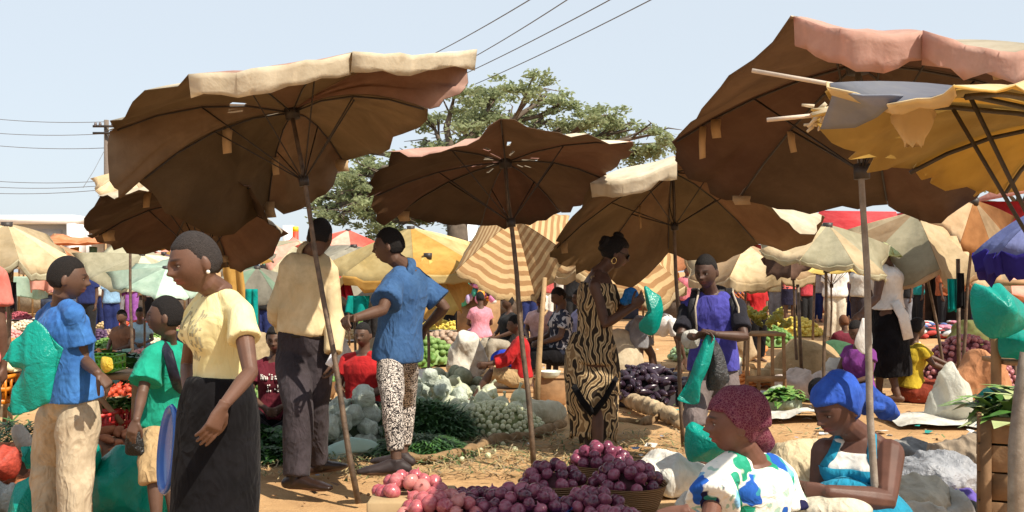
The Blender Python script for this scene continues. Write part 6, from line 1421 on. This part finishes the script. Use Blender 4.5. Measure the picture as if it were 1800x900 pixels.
def roll(label, pts, r, m_, seed, name='rolled_sacking', amp=.012):
    m = MB(); m.tube(pts, r, 14, round0=True, round1=True); me = fuse(m, .012, 2); crumple(me, amp, 22, seed, (1, 1, 1), True); return solo(name, me, m_, label, 'sacking')
def GZ(x, y, z): p = G(x, y); p.z = z; return p
roll('brown rolled edge of sacking along the bean and egg stall', [GZ(705, 812, .03), GZ(760, 812, .03), GZ(815, 805, .035), GZ(865, 782, .04), GZ(930, 772, .03), GZ(990, 752, .04)], [.025, .03, .03, .035, .03, .03], cloth('brown sackcloth', (.26, .17, .09), .3), 46)
roll('thick pale roll of sacking before the aubergines', [GZ(1092, 706, .07), GZ(1120, 722, .08), GZ(1150, 734, .09), GZ(1198, 752, .07)], [.05, .06, .055, .045], cloth('cream sackcloth', (.42, .32, .20), .3), 47, amp=.02)
roll('brown flattened sacking edge below the pale roll', [GZ(1080, 742, .03), GZ(1130, 748, .03), GZ(1165, 738, .04), GZ(1196, 756, .03)], [.03, .035, .035, .03], cloth('brown sackcloth', (.26, .17, .09), .3), 48)
ag = MB(); ag.tube([Vector((-.075, 0, 0)), Vector((-.03, 0, .004)), Vector((.03, 0, .004)), Vector((.085, 0, -.004))], [.014, .032, .036, .022], 12, round0=True, round1=True); me = ag.mesh('aubergine'); me.materials.append(plain('aubergine skin', (.030, .018, .030), .25, .4, 8, .1, 40, .5, c2=(.055, .03, .05)))
au = bpy.data.objects.new('aubergine', me); COL.objects.link(au); tag(au, 'dark glossy aubergine in the heap right of the patterned dress', 'aubergine', 'aubergines in a heap')
scatter(au, dome_pts(at(1140, 11.0), .50, .45, .36, .05, 150, 96, 1.0, .2), 97, tilt=.6)
solo('sack', mound(at(1140, 11.0), .50, .45, .35), plain('aubergine shade', (.02, .015, .018), .8), 'shade-dark core under the aubergines', 'sack')  # near-black filler painted as shade between the aubergines
bowl('cup', 'pink plastic cup upturned on the aubergine heap', 'cup', P(1121, 652, 11.1)-Vector((0, 0, .04)), .07, .08, plain('pink plastic', (.5, .12, .3), .4))
bowl('basin', 'shallow pale enamel basin right of the seated child', 'basin', P(966, 655, 10.8)-Vector((0, 0, .05)), .12, .06, plain('pale enamel', (.6, .66, .58), .3))
bm_ = thing('wooden_box', 'rough wooden box under the pale enamel basin', 'box', at(966, 10.85)); m = MB(); zt = P(966, 655, 10.8).z-.055; m.box(at(966, 10.9, zt/2), (.34, .3, zt), bev=.01); obj('body', m, PLANK, bm_); m = MB(); m.box(at(966, 10.9, zt+.003), (.36, .32, .012)); obj('lid', m, PLANK, bm_)
m = MB(); m.tube([at(943, 10.0), P(947, 640, 10.0), P(952, 560, 10.05), P(958, 488, 10.1)], [.030, .028, .025, .022], 10); m.tube([P(952, 560, 10.05), P(962, 545, 10.1)], .012, 6); solo('bamboo_post', m, WOODPOLE, 'pale crooked bamboo post right of the seated child', 'post')
for x, yt, d, x2, lb in ((1410, 500, 12.7, 1402, 'dark slanting post in front of the bananas'), (1428, 480, 17, 1432, 'thin dark post under the round yellow umbrella'), (8, 430, 9.4, 22, 'thin dark post carrying the hanging jacket at the far left'), (1686, 455, 10.8, 1684, 'thin post with hanging bags before the shacks')):
    m = MB(); m.tube([at(x, d), P(x2, yt, d)], .022, 8); solo('wooden_post', m, STEEL, lb, 'post')
# --- right middle: table, bananas, boxes
t2 = thing('stall_table', 'small slatted wooden table carrying green bananas', 'table', at(1335, 11.2))
c = P(1338, 586, 11.2); m = MB()
for i in range(5): m.box(c+Vector((0, -.2+i*.1, 0)), (.42, .085, .03), jit=.003)
obj('table_top', m, PLANK, t2)
for sx in (-.19, -.07, .07, .19):
    m = MB(); m.tube([Vector((c.x+sx*1.1, c.y-.2, 0)), Vector((c.x+sx, c.y-.2, c.z-.02))], .02, 8); obj('leg', m, PLANK, t2)
m = MB(); m.box(Vector((c.x, c.y-.225, .25)), (.42, .02, .06)); obj('rail', m, PLANK, t2)
ba = MB()
for k in range(7):
    a = (k-3)*.16; ba.tube([Vector((math.sin(a)*r*.9, .02*math.sin(k*2), -.10+r*math.cos(a)*.0+z)) for r, z in ((.02, .0), (.08, .03), (.14, .05), (.19, .045))], [.012, .020, .020, .008], 8, round1=True)
me = ba.mesh('banana_bunch'); me.materials.append(plain('green banana', (.24, .26, .03), .5, .3, 12, .2, c2=(.40, .34, .05), rnd=.4)); bo_ = bpy.data.objects.new('banana_bunch', me); COL.objects.link(bo_); tag(bo_, 'bunch of greenish bananas on the slatted table', 'bananas', 'banana bunches on the table')
scatter(bo_, dome_pts(c+Vector((0, 0, .09)), .27, .2, .18, .06, 18, 98, 1.2, .5), 99, tilt=1.2)
def carton(label, x0, y0, x1, y1, d, rot, m_): 
    a = P((x0+x1)/2, y1, d); h = (y1-y0)*d/F; w_ = (x1-x0)*d/F; r = thing('carton', label, 'box', a); m = MB(); m.box(a+Vector((0, 0, h/2)), (w_, w_*.8, h), rot, jit=.006); obj('body', m, m_, r)
    for s2 in (-1, 1):
        m = MB(); m.box(a+Vector((0, 0, h+.03))+Matrix.Rotation(rot, 3, 'Z') @ Vector((s2*w_*.55, 0, 0)), (.006, w_*.7, .09), Matrix.Rotation(rot, 3, 'Z') @ Matrix.Rotation(s2*.6, 3, 'Y')); obj('flap', m, m_, r)
CARD = plain('brown cardboard', (.42, .29, .15), .85)
carton('open cardboard box below the banana table', 1322, 648, 1352, 672, 12.4, .3, CARD); carton('smaller cardboard box right of the first', 1356, 650, 1384, 674, 12.2, -.4, CARD)
def tarp(label, c, rx, ry, h, m_, seed, amp=.03, name='tarpaulin'):
    me = fuse(mound(c, rx, ry, h, shrink=1, nu=40, nv=10), .025, 2); crumple(me, amp, 9, seed, (1, 1, 1), True); v = getv(me); v[:, 2] = np.maximum(v[:, 2], .003); setv(me, v); return solo(name, me, m_, label, 'tarpaulin')
BURL = cloth('burlap brown', (.36, .25, .13), .2, 6)
tarp('brown burlap tarp over goods left of the maroon seated child', at(1418, 13.2), .55, .45, .52, BURL, 101)
tarp('dark green tarp heap behind the purple top', at(1470, 13.6), .5, .4, .45, cloth('dark green tarp', (.04, .10, .05), .3), 102)
full_bag('clear bag of lettuce lying on the ground right of the backpacker', [(1346, 690), (1372, 678), (1402, 690), (1408, 722), (1380, 732), (1350, 722)], 10.2, .3, 103, plastic('lettuce film', (.50, .58, .44), .25))
solo('leafy_greens', blades(at(1378, 10.1, .1), .18, .15, .12, 130, .12, .04, 104, mi=2, up=.5), [GRN[2], GRN[0]], 'lettuce leaves spilling over the clear bag', 'greens', kind='stuff')
WHC = cloth('white sheet plastic', (.54, .52, .47), .22, 5)
sheet(1395, 9.7, .9, .5, WHC, 'white plastic sheet with greens right of the backpacker', 105, amp=.07)
solo('carrot_heap', lumps(at(1318, 12.6, .02), .3, .25, .12, .04, 50, 106, ell=(1.6, .7, .6)), plain('carrot', (.56, .20, .05), .6), 'small heap of carrots beside the open cardboard box', 'produce heap')
solo('cloth_pile', sackmesh(at(1418, 11.4), (.3, .22, .13), 107, .05, 14, .018), cloth('pinkish white rags', (.60, .50, .45), .2), 'pile of pinkish white rags below the slanting post', 'cloth')
full_bag('heap of white plastic bags before the purple top', [(1444, 640), (1470, 626), (1500, 640), (1506, 664), (1480, 676), (1448, 670)], 11.6, .3, 108, plastic('white film', (.66, .64, .58), .3))
# far right clothing pile, onions
RN2 = random.Random(3)
for nm, c, lb in (('white', (.6, .6, .6), 'white'), ('pink', (.55, .22, .3), 'pink'), ('blue', (.1, .15, .35), 'blue'), ('black', (.03, .03, .035), 'black'), ('red', (.45, .06, .05), 'red')):
    m = MB()
    for i in range(26):
        p = at(RN2.uniform(1615, 1705), RN2.uniform(21, 25), RN2.uniform(.03, .16)); m.ell(p, (RN2.uniform(.06, .18), .14, .05), Matrix.Rotation(RN2.uniform(-.4, .4), 3, 'Y'), 9, 6)
    solo('clothing_spread', m, cloth('clothes '+nm, c), f'{lb} garments spread on the ground before the shacks', 'clothes', 'clothes spread before the shacks', kind='stuff')
tarp('heap of mixed dark and yellow greens before the shack doorway', at(1708, 19), .5, .4, .5, plain('dry greens', (.22, .17, .05), .9, .6, 12, .8, 20, c2=(.12, .14, .04)), 109, name='greens_heap')
RO = onionmat('rose onion skin', (.28, .05, .09), (.36, .09, .13), (.52, .28, .28)); m = MB()
for p in dome_pts(at(1698, 12.2), .60, .45, .62, .036, 230, 110, 1.6, .2): m.ell(p, (.036, .036, .033), None, 10, 7)
solo('onion_heap', m, plain('rose onion', (.34, .07, .11), .35, .4, 18, .1, c2=(.55, .26, .27)), 'sloping heap of rose red onions on the right', 'onions', kind='stuff')
solo('sack', mound(at(1698, 12.2), .60, .45, .61), plain('rose heap shade', (.16, .05, .06), .9), 'dark rose shade core under the onion heap on the right', 'sack')  # added core, onion rose darkened as shade between the bulbs
solo('sack', sackmesh(at(1732, 9.6), (.24, .2, .36), 112, .03, 12, .016), cloth('rust brown sack', (.42, .19, .09), .2), 'upright rust brown sack below the turquoise bags', 'sack')
full_bag('large turquoise bag hanging from the stand on the right', [(1708, 520), (1714, 498), (1736, 506), (1756, 500), (1776, 512), (1798, 540), (1806, 568), (1784, 584), (1744, 592), (1720, 574), (1712, 546)], 6.6, .34, 113)
full_bag('second turquoise bag slumped under the large one', [(1752, 590), (1790, 580), (1830, 584), (1836, 622), (1760, 630)], 6.75, .3, 114)
stn = thing('bag_stand', 'rough post and shelf holding the turquoise bags at the right edge', 'stand', at(1770, 6.8))
m = MB(); m.tube([at(1752, 6.85), P(1750, 480, 6.85)], .035, 8); obj('post', m, PLANK, stn); m = MB(); m.tube([P(1745, 497, 6.8), P(1830, 497, 6.8)], .02, 8); obj('bar', m, PLANK, stn); m = MB(); m.box(P(1796, 634, 6.95), (.36, .4, .03)); obj('shelf', m, PLANK, stn)
m = MB(); m.tube([at(1830, 6.9), P(1830, 490, 6.9)], .035, 8); obj('post', m, PLANK, stn)
solo('cloth', sackmesh(at(1778, 6.9, .42), (.2, .18, .11), 115, .02, 16, .014), cloth('dark patterned cloth', (.06, .05, .09), .5), 'dark patterned cloth bundle under the shelf of turquoise bags', 'cloth')
# translucent sack, sheet, crate
full_bag('big milky plastic sack sitting on the white sheet', [(1672, 638), (1686, 652), (1716, 676), (1722, 706), (1718, 746), (1680, 750), (1622, 736), (1636, 690), (1652, 656)], 9.6, .5, 116, plastic('milky film', (.72, .72, .63), .45, .4, .5))
sheet(1655, 9.45, 1.0, .7, WHC, 'white sheet spread under the milky plastic sack', 117, amp=.045)
CO_ = at(1718, 4.62); cr_ = thing('wooden_crate', 'tall wooden crate of brown boards piled with green leaves', 'crate', CO_)
WCR = plain('crate board', (.24, .125, .06), .85, .5, 5, .6, 26, c2=(.36, .21, .105), rnd=.35)
zt = P(0, 738, 4.62).z; nb2 = 6; hz = (zt+.02)/nb2; x0 = CO_.x; cw = .46
for i in range(nb2):
    z = hz*(i+.5)
    for q in range(2):
        w1 = cw*(.38 if (i+q) % 2 == 0 else .62); xs = x0+(0 if q == 0 else cw-w1)
        m = MB(); m.box((xs+w1/2, 4.63, z), (w1-.005, .02, hz-.007), jit=.003, bev=.003); obj('board', m, WCR, cr_)
    for (x, y, sx, sy) in ((x0+.01, 4.86, .02, .44), (x0+cw-.01, 4.86, .02, .44), (x0+cw/2, 5.09, cw, .02)):
        m = MB(); m.box((x, y, z), (sx, sy-.004, hz-.007), jit=.003, bev=.003); obj('board', m, WCR, cr_)
for x in (x0+.035, x0+cw*.55):
    m = MB(); m.box((x, 4.612, zt/2), (.045, .014, zt), jit=.002); obj('batten', m, WCR, cr_)
cr_.rotation_euler = (0, 0, -R_(24)); LC = CO_+Matrix.Rotation(-R_(24), 3, 'Z') @ Vector((cw/2, .24, 0)); LC.z = 0
solo('leafy_greens', blades(LC+Vector((0, 0, zt-.06)), .21, .2, .14, 150, .22, .040, 118, mi=3, up=.5), [GRN[2], GRN[0], plain('pale leaf rib', (.42, .48, .22), .5)], 'long pale and dark green leaves heaped on the wooden crate', 'greens', kind='stuff')
solo('greens_filling', mound(LC+Vector((0, 0, zt-.14)), .19, .19, .14), GRN[1], 'dark leafy filling inside the wooden crate', 'greens')
full_bag('turquoise bag tucked behind the leaves on the crate', [(1720, 692), (1750, 682), (1800, 690), (1800, 716), (1730, 712)], 5.3, .2, 119)
m = MB(); m.tube([at(1786, 4.15), P(1788, 780, 4.15), P(1797, 690, 4.15), P(1806, 620, 4.15)], [.036, .034, .032, .028], 12); solo('wooden_post', m, GREYPOLE, 'thick grey post in front of the wooden crate', 'post')
# litter of sacks and plastic at the right front
solo('sack', sackmesh(at(1418, 6.6), (.24, .26, .15), 120, .03, 14, .014, ((at(1395, 6.4, .05), (.14, .1, .06)),)), cloth('beige sackcloth', (.56, .46, .30), .15, 6, fold=1.0), 'beige cotton sack crumpled behind the woman in the blue headwrap', 'sack')
for px, d, r, sd, m_, lb in ((1640, 6.5, (.26, .24, .12), 121, plastic('grey film', (.42, .43, .46), .25, .35, .7), 'grey plastic sheet crumpled on the dirt before the crate'), (1605, 5.9, (.20, .2, .10), 122, plastic('cream film', (.62, .55, .42), .3, .4, .7), 'cream plastic crumpled at the elbow of the woman in blue'), (1668, 5.8, (.18, .16, .07), 123, plastic('white film', (.66, .64, .58), .3), 'white plastic scrap between cream plastic and crate'),
                        (1702, 6.9, (.24, .2, .14), 124, cloth('grey brown sack', (.30, .24, .18), .3), 'grey brown sack leaning on the wooden crate'), (1700, 6.1, (.07, .08, .05), 125, cloth('violet cloth', (.14, .10, .42), .3), 'small violet cloth beside the crate'), (1686, 5.75, (.10, .1, .06), 126, cloth('dark grey rag', (.07, .065, .055), .4), 'dark rag folded before the crate'), (1586, 7.4, (.16, .14, .09), 127, cloth('grey rag', (.2, .2, .2), .4), 'grey rag behind the pole on the right'), (1618, 5.45, (.13, .12, .07), 128, cloth('off white rag', (.6, .56, .48), .2), 'off-white rag in the lower right litter')):
    me = sackmesh(at(px, d), r, sd, .030, 15, .010); crumple(me, .007, 34, sd, (1, .5, 1), True); solo('litter_sack', me, m_, lb, 'litter')
m = MB(); c = at(1446, 7.6); m.loft([[c+Vector((r*math.cos(k*.314), r*math.sin(k*.314), z)) for k in range(20)] for r, z in ((.05, 0), (.052, .01), (.052, .14), (.055, .15), (.05, .15), (.048, .02), (.01, .015))]); solo('tin_can', m, plain('dull tin', (.32, .30, .27), .35, .3, metal=.6), 'dull tin can on the dirt behind the woman in blue', 'can')
# ground litter
def strewn(n, xr, yr, L, w_, seed, mi):
    g = random.Random(seed); m = MB()
    for i in range(n):
        p = Vector((g.gauss((xr[0]+xr[1])/2, (xr[1]-xr[0])/3.2), g.uniform(*yr), g.uniform(.012, .035))); a = g.uniform(0, 6.28); d = Vector((math.cos(a), math.sin(a), g.uniform(-.1, .25)))*L*g.uniform(.3, 1.2); s2 = Vector((-d.y, d.x, 0)).normalized()*w_*g.uniform(.5, 1.5)
        q = p+d*.5+Vector((0, 0, g.uniform(0, .02))); e = p+d
        m.add([p-s2, p+s2, q+s2, q-s2, e+s2*.5, e-s2*.5], [(0, 1, 2, 3), (3, 2, 4, 5)], g.randrange(mi))
    return m
STRAW = [plain('dry straw', (.42, .31, .15), .9), plain('grey straw', (.26, .20, .12), .9), plain('green straw', (.10, .14, .05), .9)]
solo('straw', strewn(2600, (-1.6, 1.7), (7.0, 8.9), .16, .004, 131, 3), STRAW, 'dry straw and stalks trampled into the dirt', 'straw', kind='stuff')
solo('straw', strewn(700, (-2.2, -.6), (6.9, 8.2), .12, .004, 132, 3), STRAW, 'dry stalks strewn below the mint foam sheet', 'straw', kind='stuff')
solo('leaf_litter', strewn(900, (-6, 8), (6, 16), .07, .014, 133, 4), STRAW+[plain('brown scrap', (.16, .09, .05), .9)], 'leaf scraps and chips scattered over the market floor', 'litter', kind='stuff')
solo('paper_litter', strewn(150, (1.0, 5.5), (5.6, 13), .10, .04, 135, 3), [plain('white scrap', (.66, .64, .6), .8), plain('grey scrap', (.3, .3, .3), .8), plain('teal scrap', (.02, .26, .22), .6)], 'larger plastic scraps trodden into the dirt on the right', 'litter', kind='stuff')
solo('pebbles', (lambda m: ([m.ell(Vector((random.gauss(0, 3), random.uniform(5.5, 16), .004)), (random.uniform(.006, .022), random.uniform(.006, .02), random.uniform(.005, .012)), None, 7, 5) for _ in range(420)], m)[1])(MB()), plain('dirt clod', (.30, .18, .09), .95, .4), 'small clods and pebbles on the orange dirt', 'pebbles', kind='stuff')
solo('paper_litter', strewn(170, (-5, 8), (6.5, 18), .06, .025, 134, 2), [plain('white scrap', (.66, .64, .6), .8), plain('blue scrap', (.2, .3, .5), .7)], 'paper and plastic scraps scattered over the market floor', 'litter', kind='stuff')
# low tables of goods filling the far right
for px, d, k, lb in ((1345, 19, 'green peppers', 'heap of green peppers far behind the banana table'), (1400, 22, 'lemons', 'yellowish heap beyond the coral blouse'), (1290, 17, 'carrots', 'orange heap below the lattice screen'), (1560, 19, 'white onions', 'pale heap beyond the woman in the black skirt'), (1240, 16, 'cabbages', 'cabbage heap beyond the backpacker'), (1060, 15, 'beans', 'brown heap behind the patterned dress'), (700, 15, 'green peppers', 'green heap beyond the youth in blue'), (780, 17, 'cassava', 'root heap beyond the melons'), (745, 15.5, 'okra', 'okra heap behind the white sack'), (640, 13, 'cabbages', 'cabbage heap behind the man in red'), (560, 13, 'lemons', 'yellow-green heap behind the dark plum trousers'), (860, 15.2, 'groundnuts', 'brown heap behind the child in red')):
    c = at(px, d, .02); m = MB(); m.add(*(lambda q: (q.v, q.f))(lumps(c, .55, .4, .34, .055, 90, int(px))))
    solo('produce_heap', m, plain('produce '+k, hc[k], .55, .35, 30, .4, 60), lb, 'produce heap')

# ================================================================== FAR STALLS
RN3 = random.Random(17)
stall_c = ('red', 'pale', 'ochre', 'grey', 'salmon', 'mint', 'tan', 'cream', 'orange', 'sage')
def far_stall(label, px, d, w_, fab, goods, seed):
    rn = random.Random(seed); c = at(px, d); h = rn.uniform(1.9, 2.4); r = thing('far_stall', label, 'stall', c, 'stalls in the far rows')
    m = MB(); dp = 1.6; n = 8; rg = []
    for j in range(n+1):
        y = d-dp/2+dp*j/n; rg.append([Vector((c.x-w_/2+w_*i/n, y, h+.25*j/n-.10*math.sin(math.pi*i/n)-.10*math.sin(math.pi*j/n)+rn.uniform(-.04, .04))) for i in range(n+1)])
    m.loft(rg, cap0=False, cap1=False, closed=False); o = obj('awning', m, FT[fab], r); md = o.modifiers.new('s', 'SOLIDIFY'); md.thickness = .015
    for sx in (-1, 1):
        for sy in (-1, 1):
            m = MB(); m.tube([Vector((c.x+sx*w_*.47, d+sy*dp*.46, 0)), Vector((c.x+sx*w_*.47, d+sy*dp*.46, h+.02+.12*(sy+1)))], .03, 6); obj('post', m, WOODPOLE, r)
    m = MB(); m.box(c+Vector((0, 0, .70)), (w_*.92, 1.0, .06)); obj('counter', m, PLANK, r)
    m = MB(); m.box(c+Vector((0, .02, .34)), (w_*.86, .9, .66)); obj('skirt', m, cloth('stall skirt %d' % (seed % 4), ((.12, .09, .07), (.25, .2, .14), (.08, .1, .16), (.2, .08, .06))[seed % 4]), r)
    for k in range(3):
        m = lumps(c+Vector((w_*(-.3+.3*k), -.1, .73)), .2*w_/2, .3, .2, .05, 40, seed*3+k); obj('produce', m, plain('produce '+goods[k], hc[goods[k]], .55, .35, 30, .4, 60), r)
    for k in range(4):
        m = MB(); x = c.x-w_*.36+w_*.24*k; m.box((x, d+.3, h-.45), (.24, .03, rn.uniform(.4, .7)), jit=.02)
        obj('hanging_cloth', m, cloth('hanging %d' % ((seed+k) % 5), ((.5, .1, .1), (.6, .58, .5), (.05, .1, .3), (.5, .3, .05), (.1, .25, .18))[(seed+k) % 5]), r)
gk = list(hc)
FS = (('red', -30, 30, 'at the far left below the white building'), ('pale', 70, 34, 'under the long white building'), ('orange', 140, 31, 'behind the boy in blue'), ('grey', 215, 36, 'before the white house'), ('ochre', 285, 30, 'behind the mint umbrella'), ('cream', 350, 38, 'behind the shaven-headed girl'), ('red', 425, 28, 'left of the man in the cream shirt'), ('tan', 480, 35, 'behind the man in the cream shirt'),
      ('sage', 560, 30, 'right of the cream shirt, far back'), ('salmon', 640, 33, 'beyond the youth in blue'), ('pale', 720, 27, 'under the ochre and cream umbrella'), ('grey', 800, 32, 'by the tree trunk'), ('ochre', 905, 29, 'beyond the chevron umbrella'), ('cream', 985, 34, 'behind the seated lavender figure'), ('tan', 1060, 30, 'far behind the patterned dress'), ('pale', 1140, 36, 'far behind the raised turquoise bag'),
      ('red', 1215, 28, 'far behind the backpacker'), ('cream', 1290, 33, 'behind the lattice screen'), ('orange', 1365, 37, 'beyond the coral blouse'), ('grey', 1440, 34, 'beyond the round yellow umbrella'), ('sage', 1520, 38, 'between the white shirts and the shacks'))
for i, (fab, px, d, wh) in enumerate(FS):
    far_stall(f'{fab} awning stall {wh}', px, d, 1.5+.4*(i % 3), fab, [gk[(i*3+k) % len(gk)] for k in range(3)], 200+i)
for i, (px, d, fab, f2, wh) in enumerate(((330, 24, 'salmon', 'cream', 'left of the mint one'), (105, 27, 'tan', 'orange', 'between the boy in blue and the white building'), (400, 21, 'grey', 'ochre', 'right behind the shaven head'), (525, 23, 'pale', 'salmon', 'beside the cream shirt'), (678, 20, 'sage', 'pale', 'behind the youth in blue'), (865, 24, 'cream', 'tan', 'behind the chevron one'), (1150, 19, 'ochre', 'orange', 'beyond the raised turquoise bag'), (1232, 23, 'orange', 'cream', 'left of the beige tarp one'), (1375, 30, 'red', 'pale', 'beyond the coral blouse'), (1560, 21, 'ochre', 'tan', 'over the shack roof'))):
    pumb(f'distant {fab} and {f2} umbrella {wh}', px, 474-(2.05-CH)*F/d, d, 1.05, .34, (RN3.uniform(-.2, .2), RN3.uniform(-.4, 0)), under=FT[fab], tops=(FT[fab], FT[f2]), seed=60+i, ribs=False)
# baskets, buckets and small sacks left between the stalls
for i, (px, d, lb) in enumerate(((400, 10.5, 'woven basket behind the shaven-headed girl'), (560, 11.2, 'woven basket behind the plum trousers'), (690, 12.5, 'woven basket beyond the patterned leggings'), (1075, 13.5, 'woven basket behind the patterned dress'), (1275, 14, 'woven basket beyond the elbow of the backpacker'), (1452, 15.5, 'woven basket left of the child with light brown hair'), (150, 10.2, 'woven basket right behind the boy in blue'), (320, 12.2, 'woven basket behind the small boy in green'))):
    c = at(px, d); bowl('basket', lb, 'basket', c, .22, .2, BM); solo('produce', lumps(c+Vector((0, 0, .17)), .19, .19, .1, .04, 40, 300+i), plain('produce '+gk[i], hc[gk[i]], .55), f'{gk[i]} in the {lb}', 'produce')
for i, (px, d, c1, lb) in enumerate(((390, 12, (.6, .56, .46), 'cream sack standing behind the shaven-headed girl'), (450, 13.5, (.34, .26, .16), 'brown sack beyond the maroon tee'), (575, 12.4, (.62, .6, .56), 'white sack behind the man in the cream shirt'), (668, 13.6, (.4, .3, .2), 'tan sack left of the green heap'), (820, 13.6, (.6, .58, .52), 'white sack beyond the melons'), (1088, 12.5, (.5, .42, .3), 'buff sack right of the patterned dress'), (1262, 12.6, (.62, .6, .55), 'white sack beside the leg of the backpacker'), (1300, 15.5, (.36, .27, .17), 'brown sack left of the bananas'), (1545, 15, (.6, .56, .5), 'cream sack behind the black skirt'), (130, 12.5, (.62, .6, .56), 'white sack beyond the boy in blue'), (345, 14.5, (.4, .3, .2), 'tan sack behind the shaven head'), (80, 10.8, (.55, .5, .42), 'pale sack behind the turquoise bag on the back'))):
    solo('sack', sackmesh(at(px, d), (.24, .2, .26+.05*(i % 3)), 400+i, .03, 11, .02), cloth('sack %.2f %.2f' % c1[:2], c1, .15), lb, 'sack')
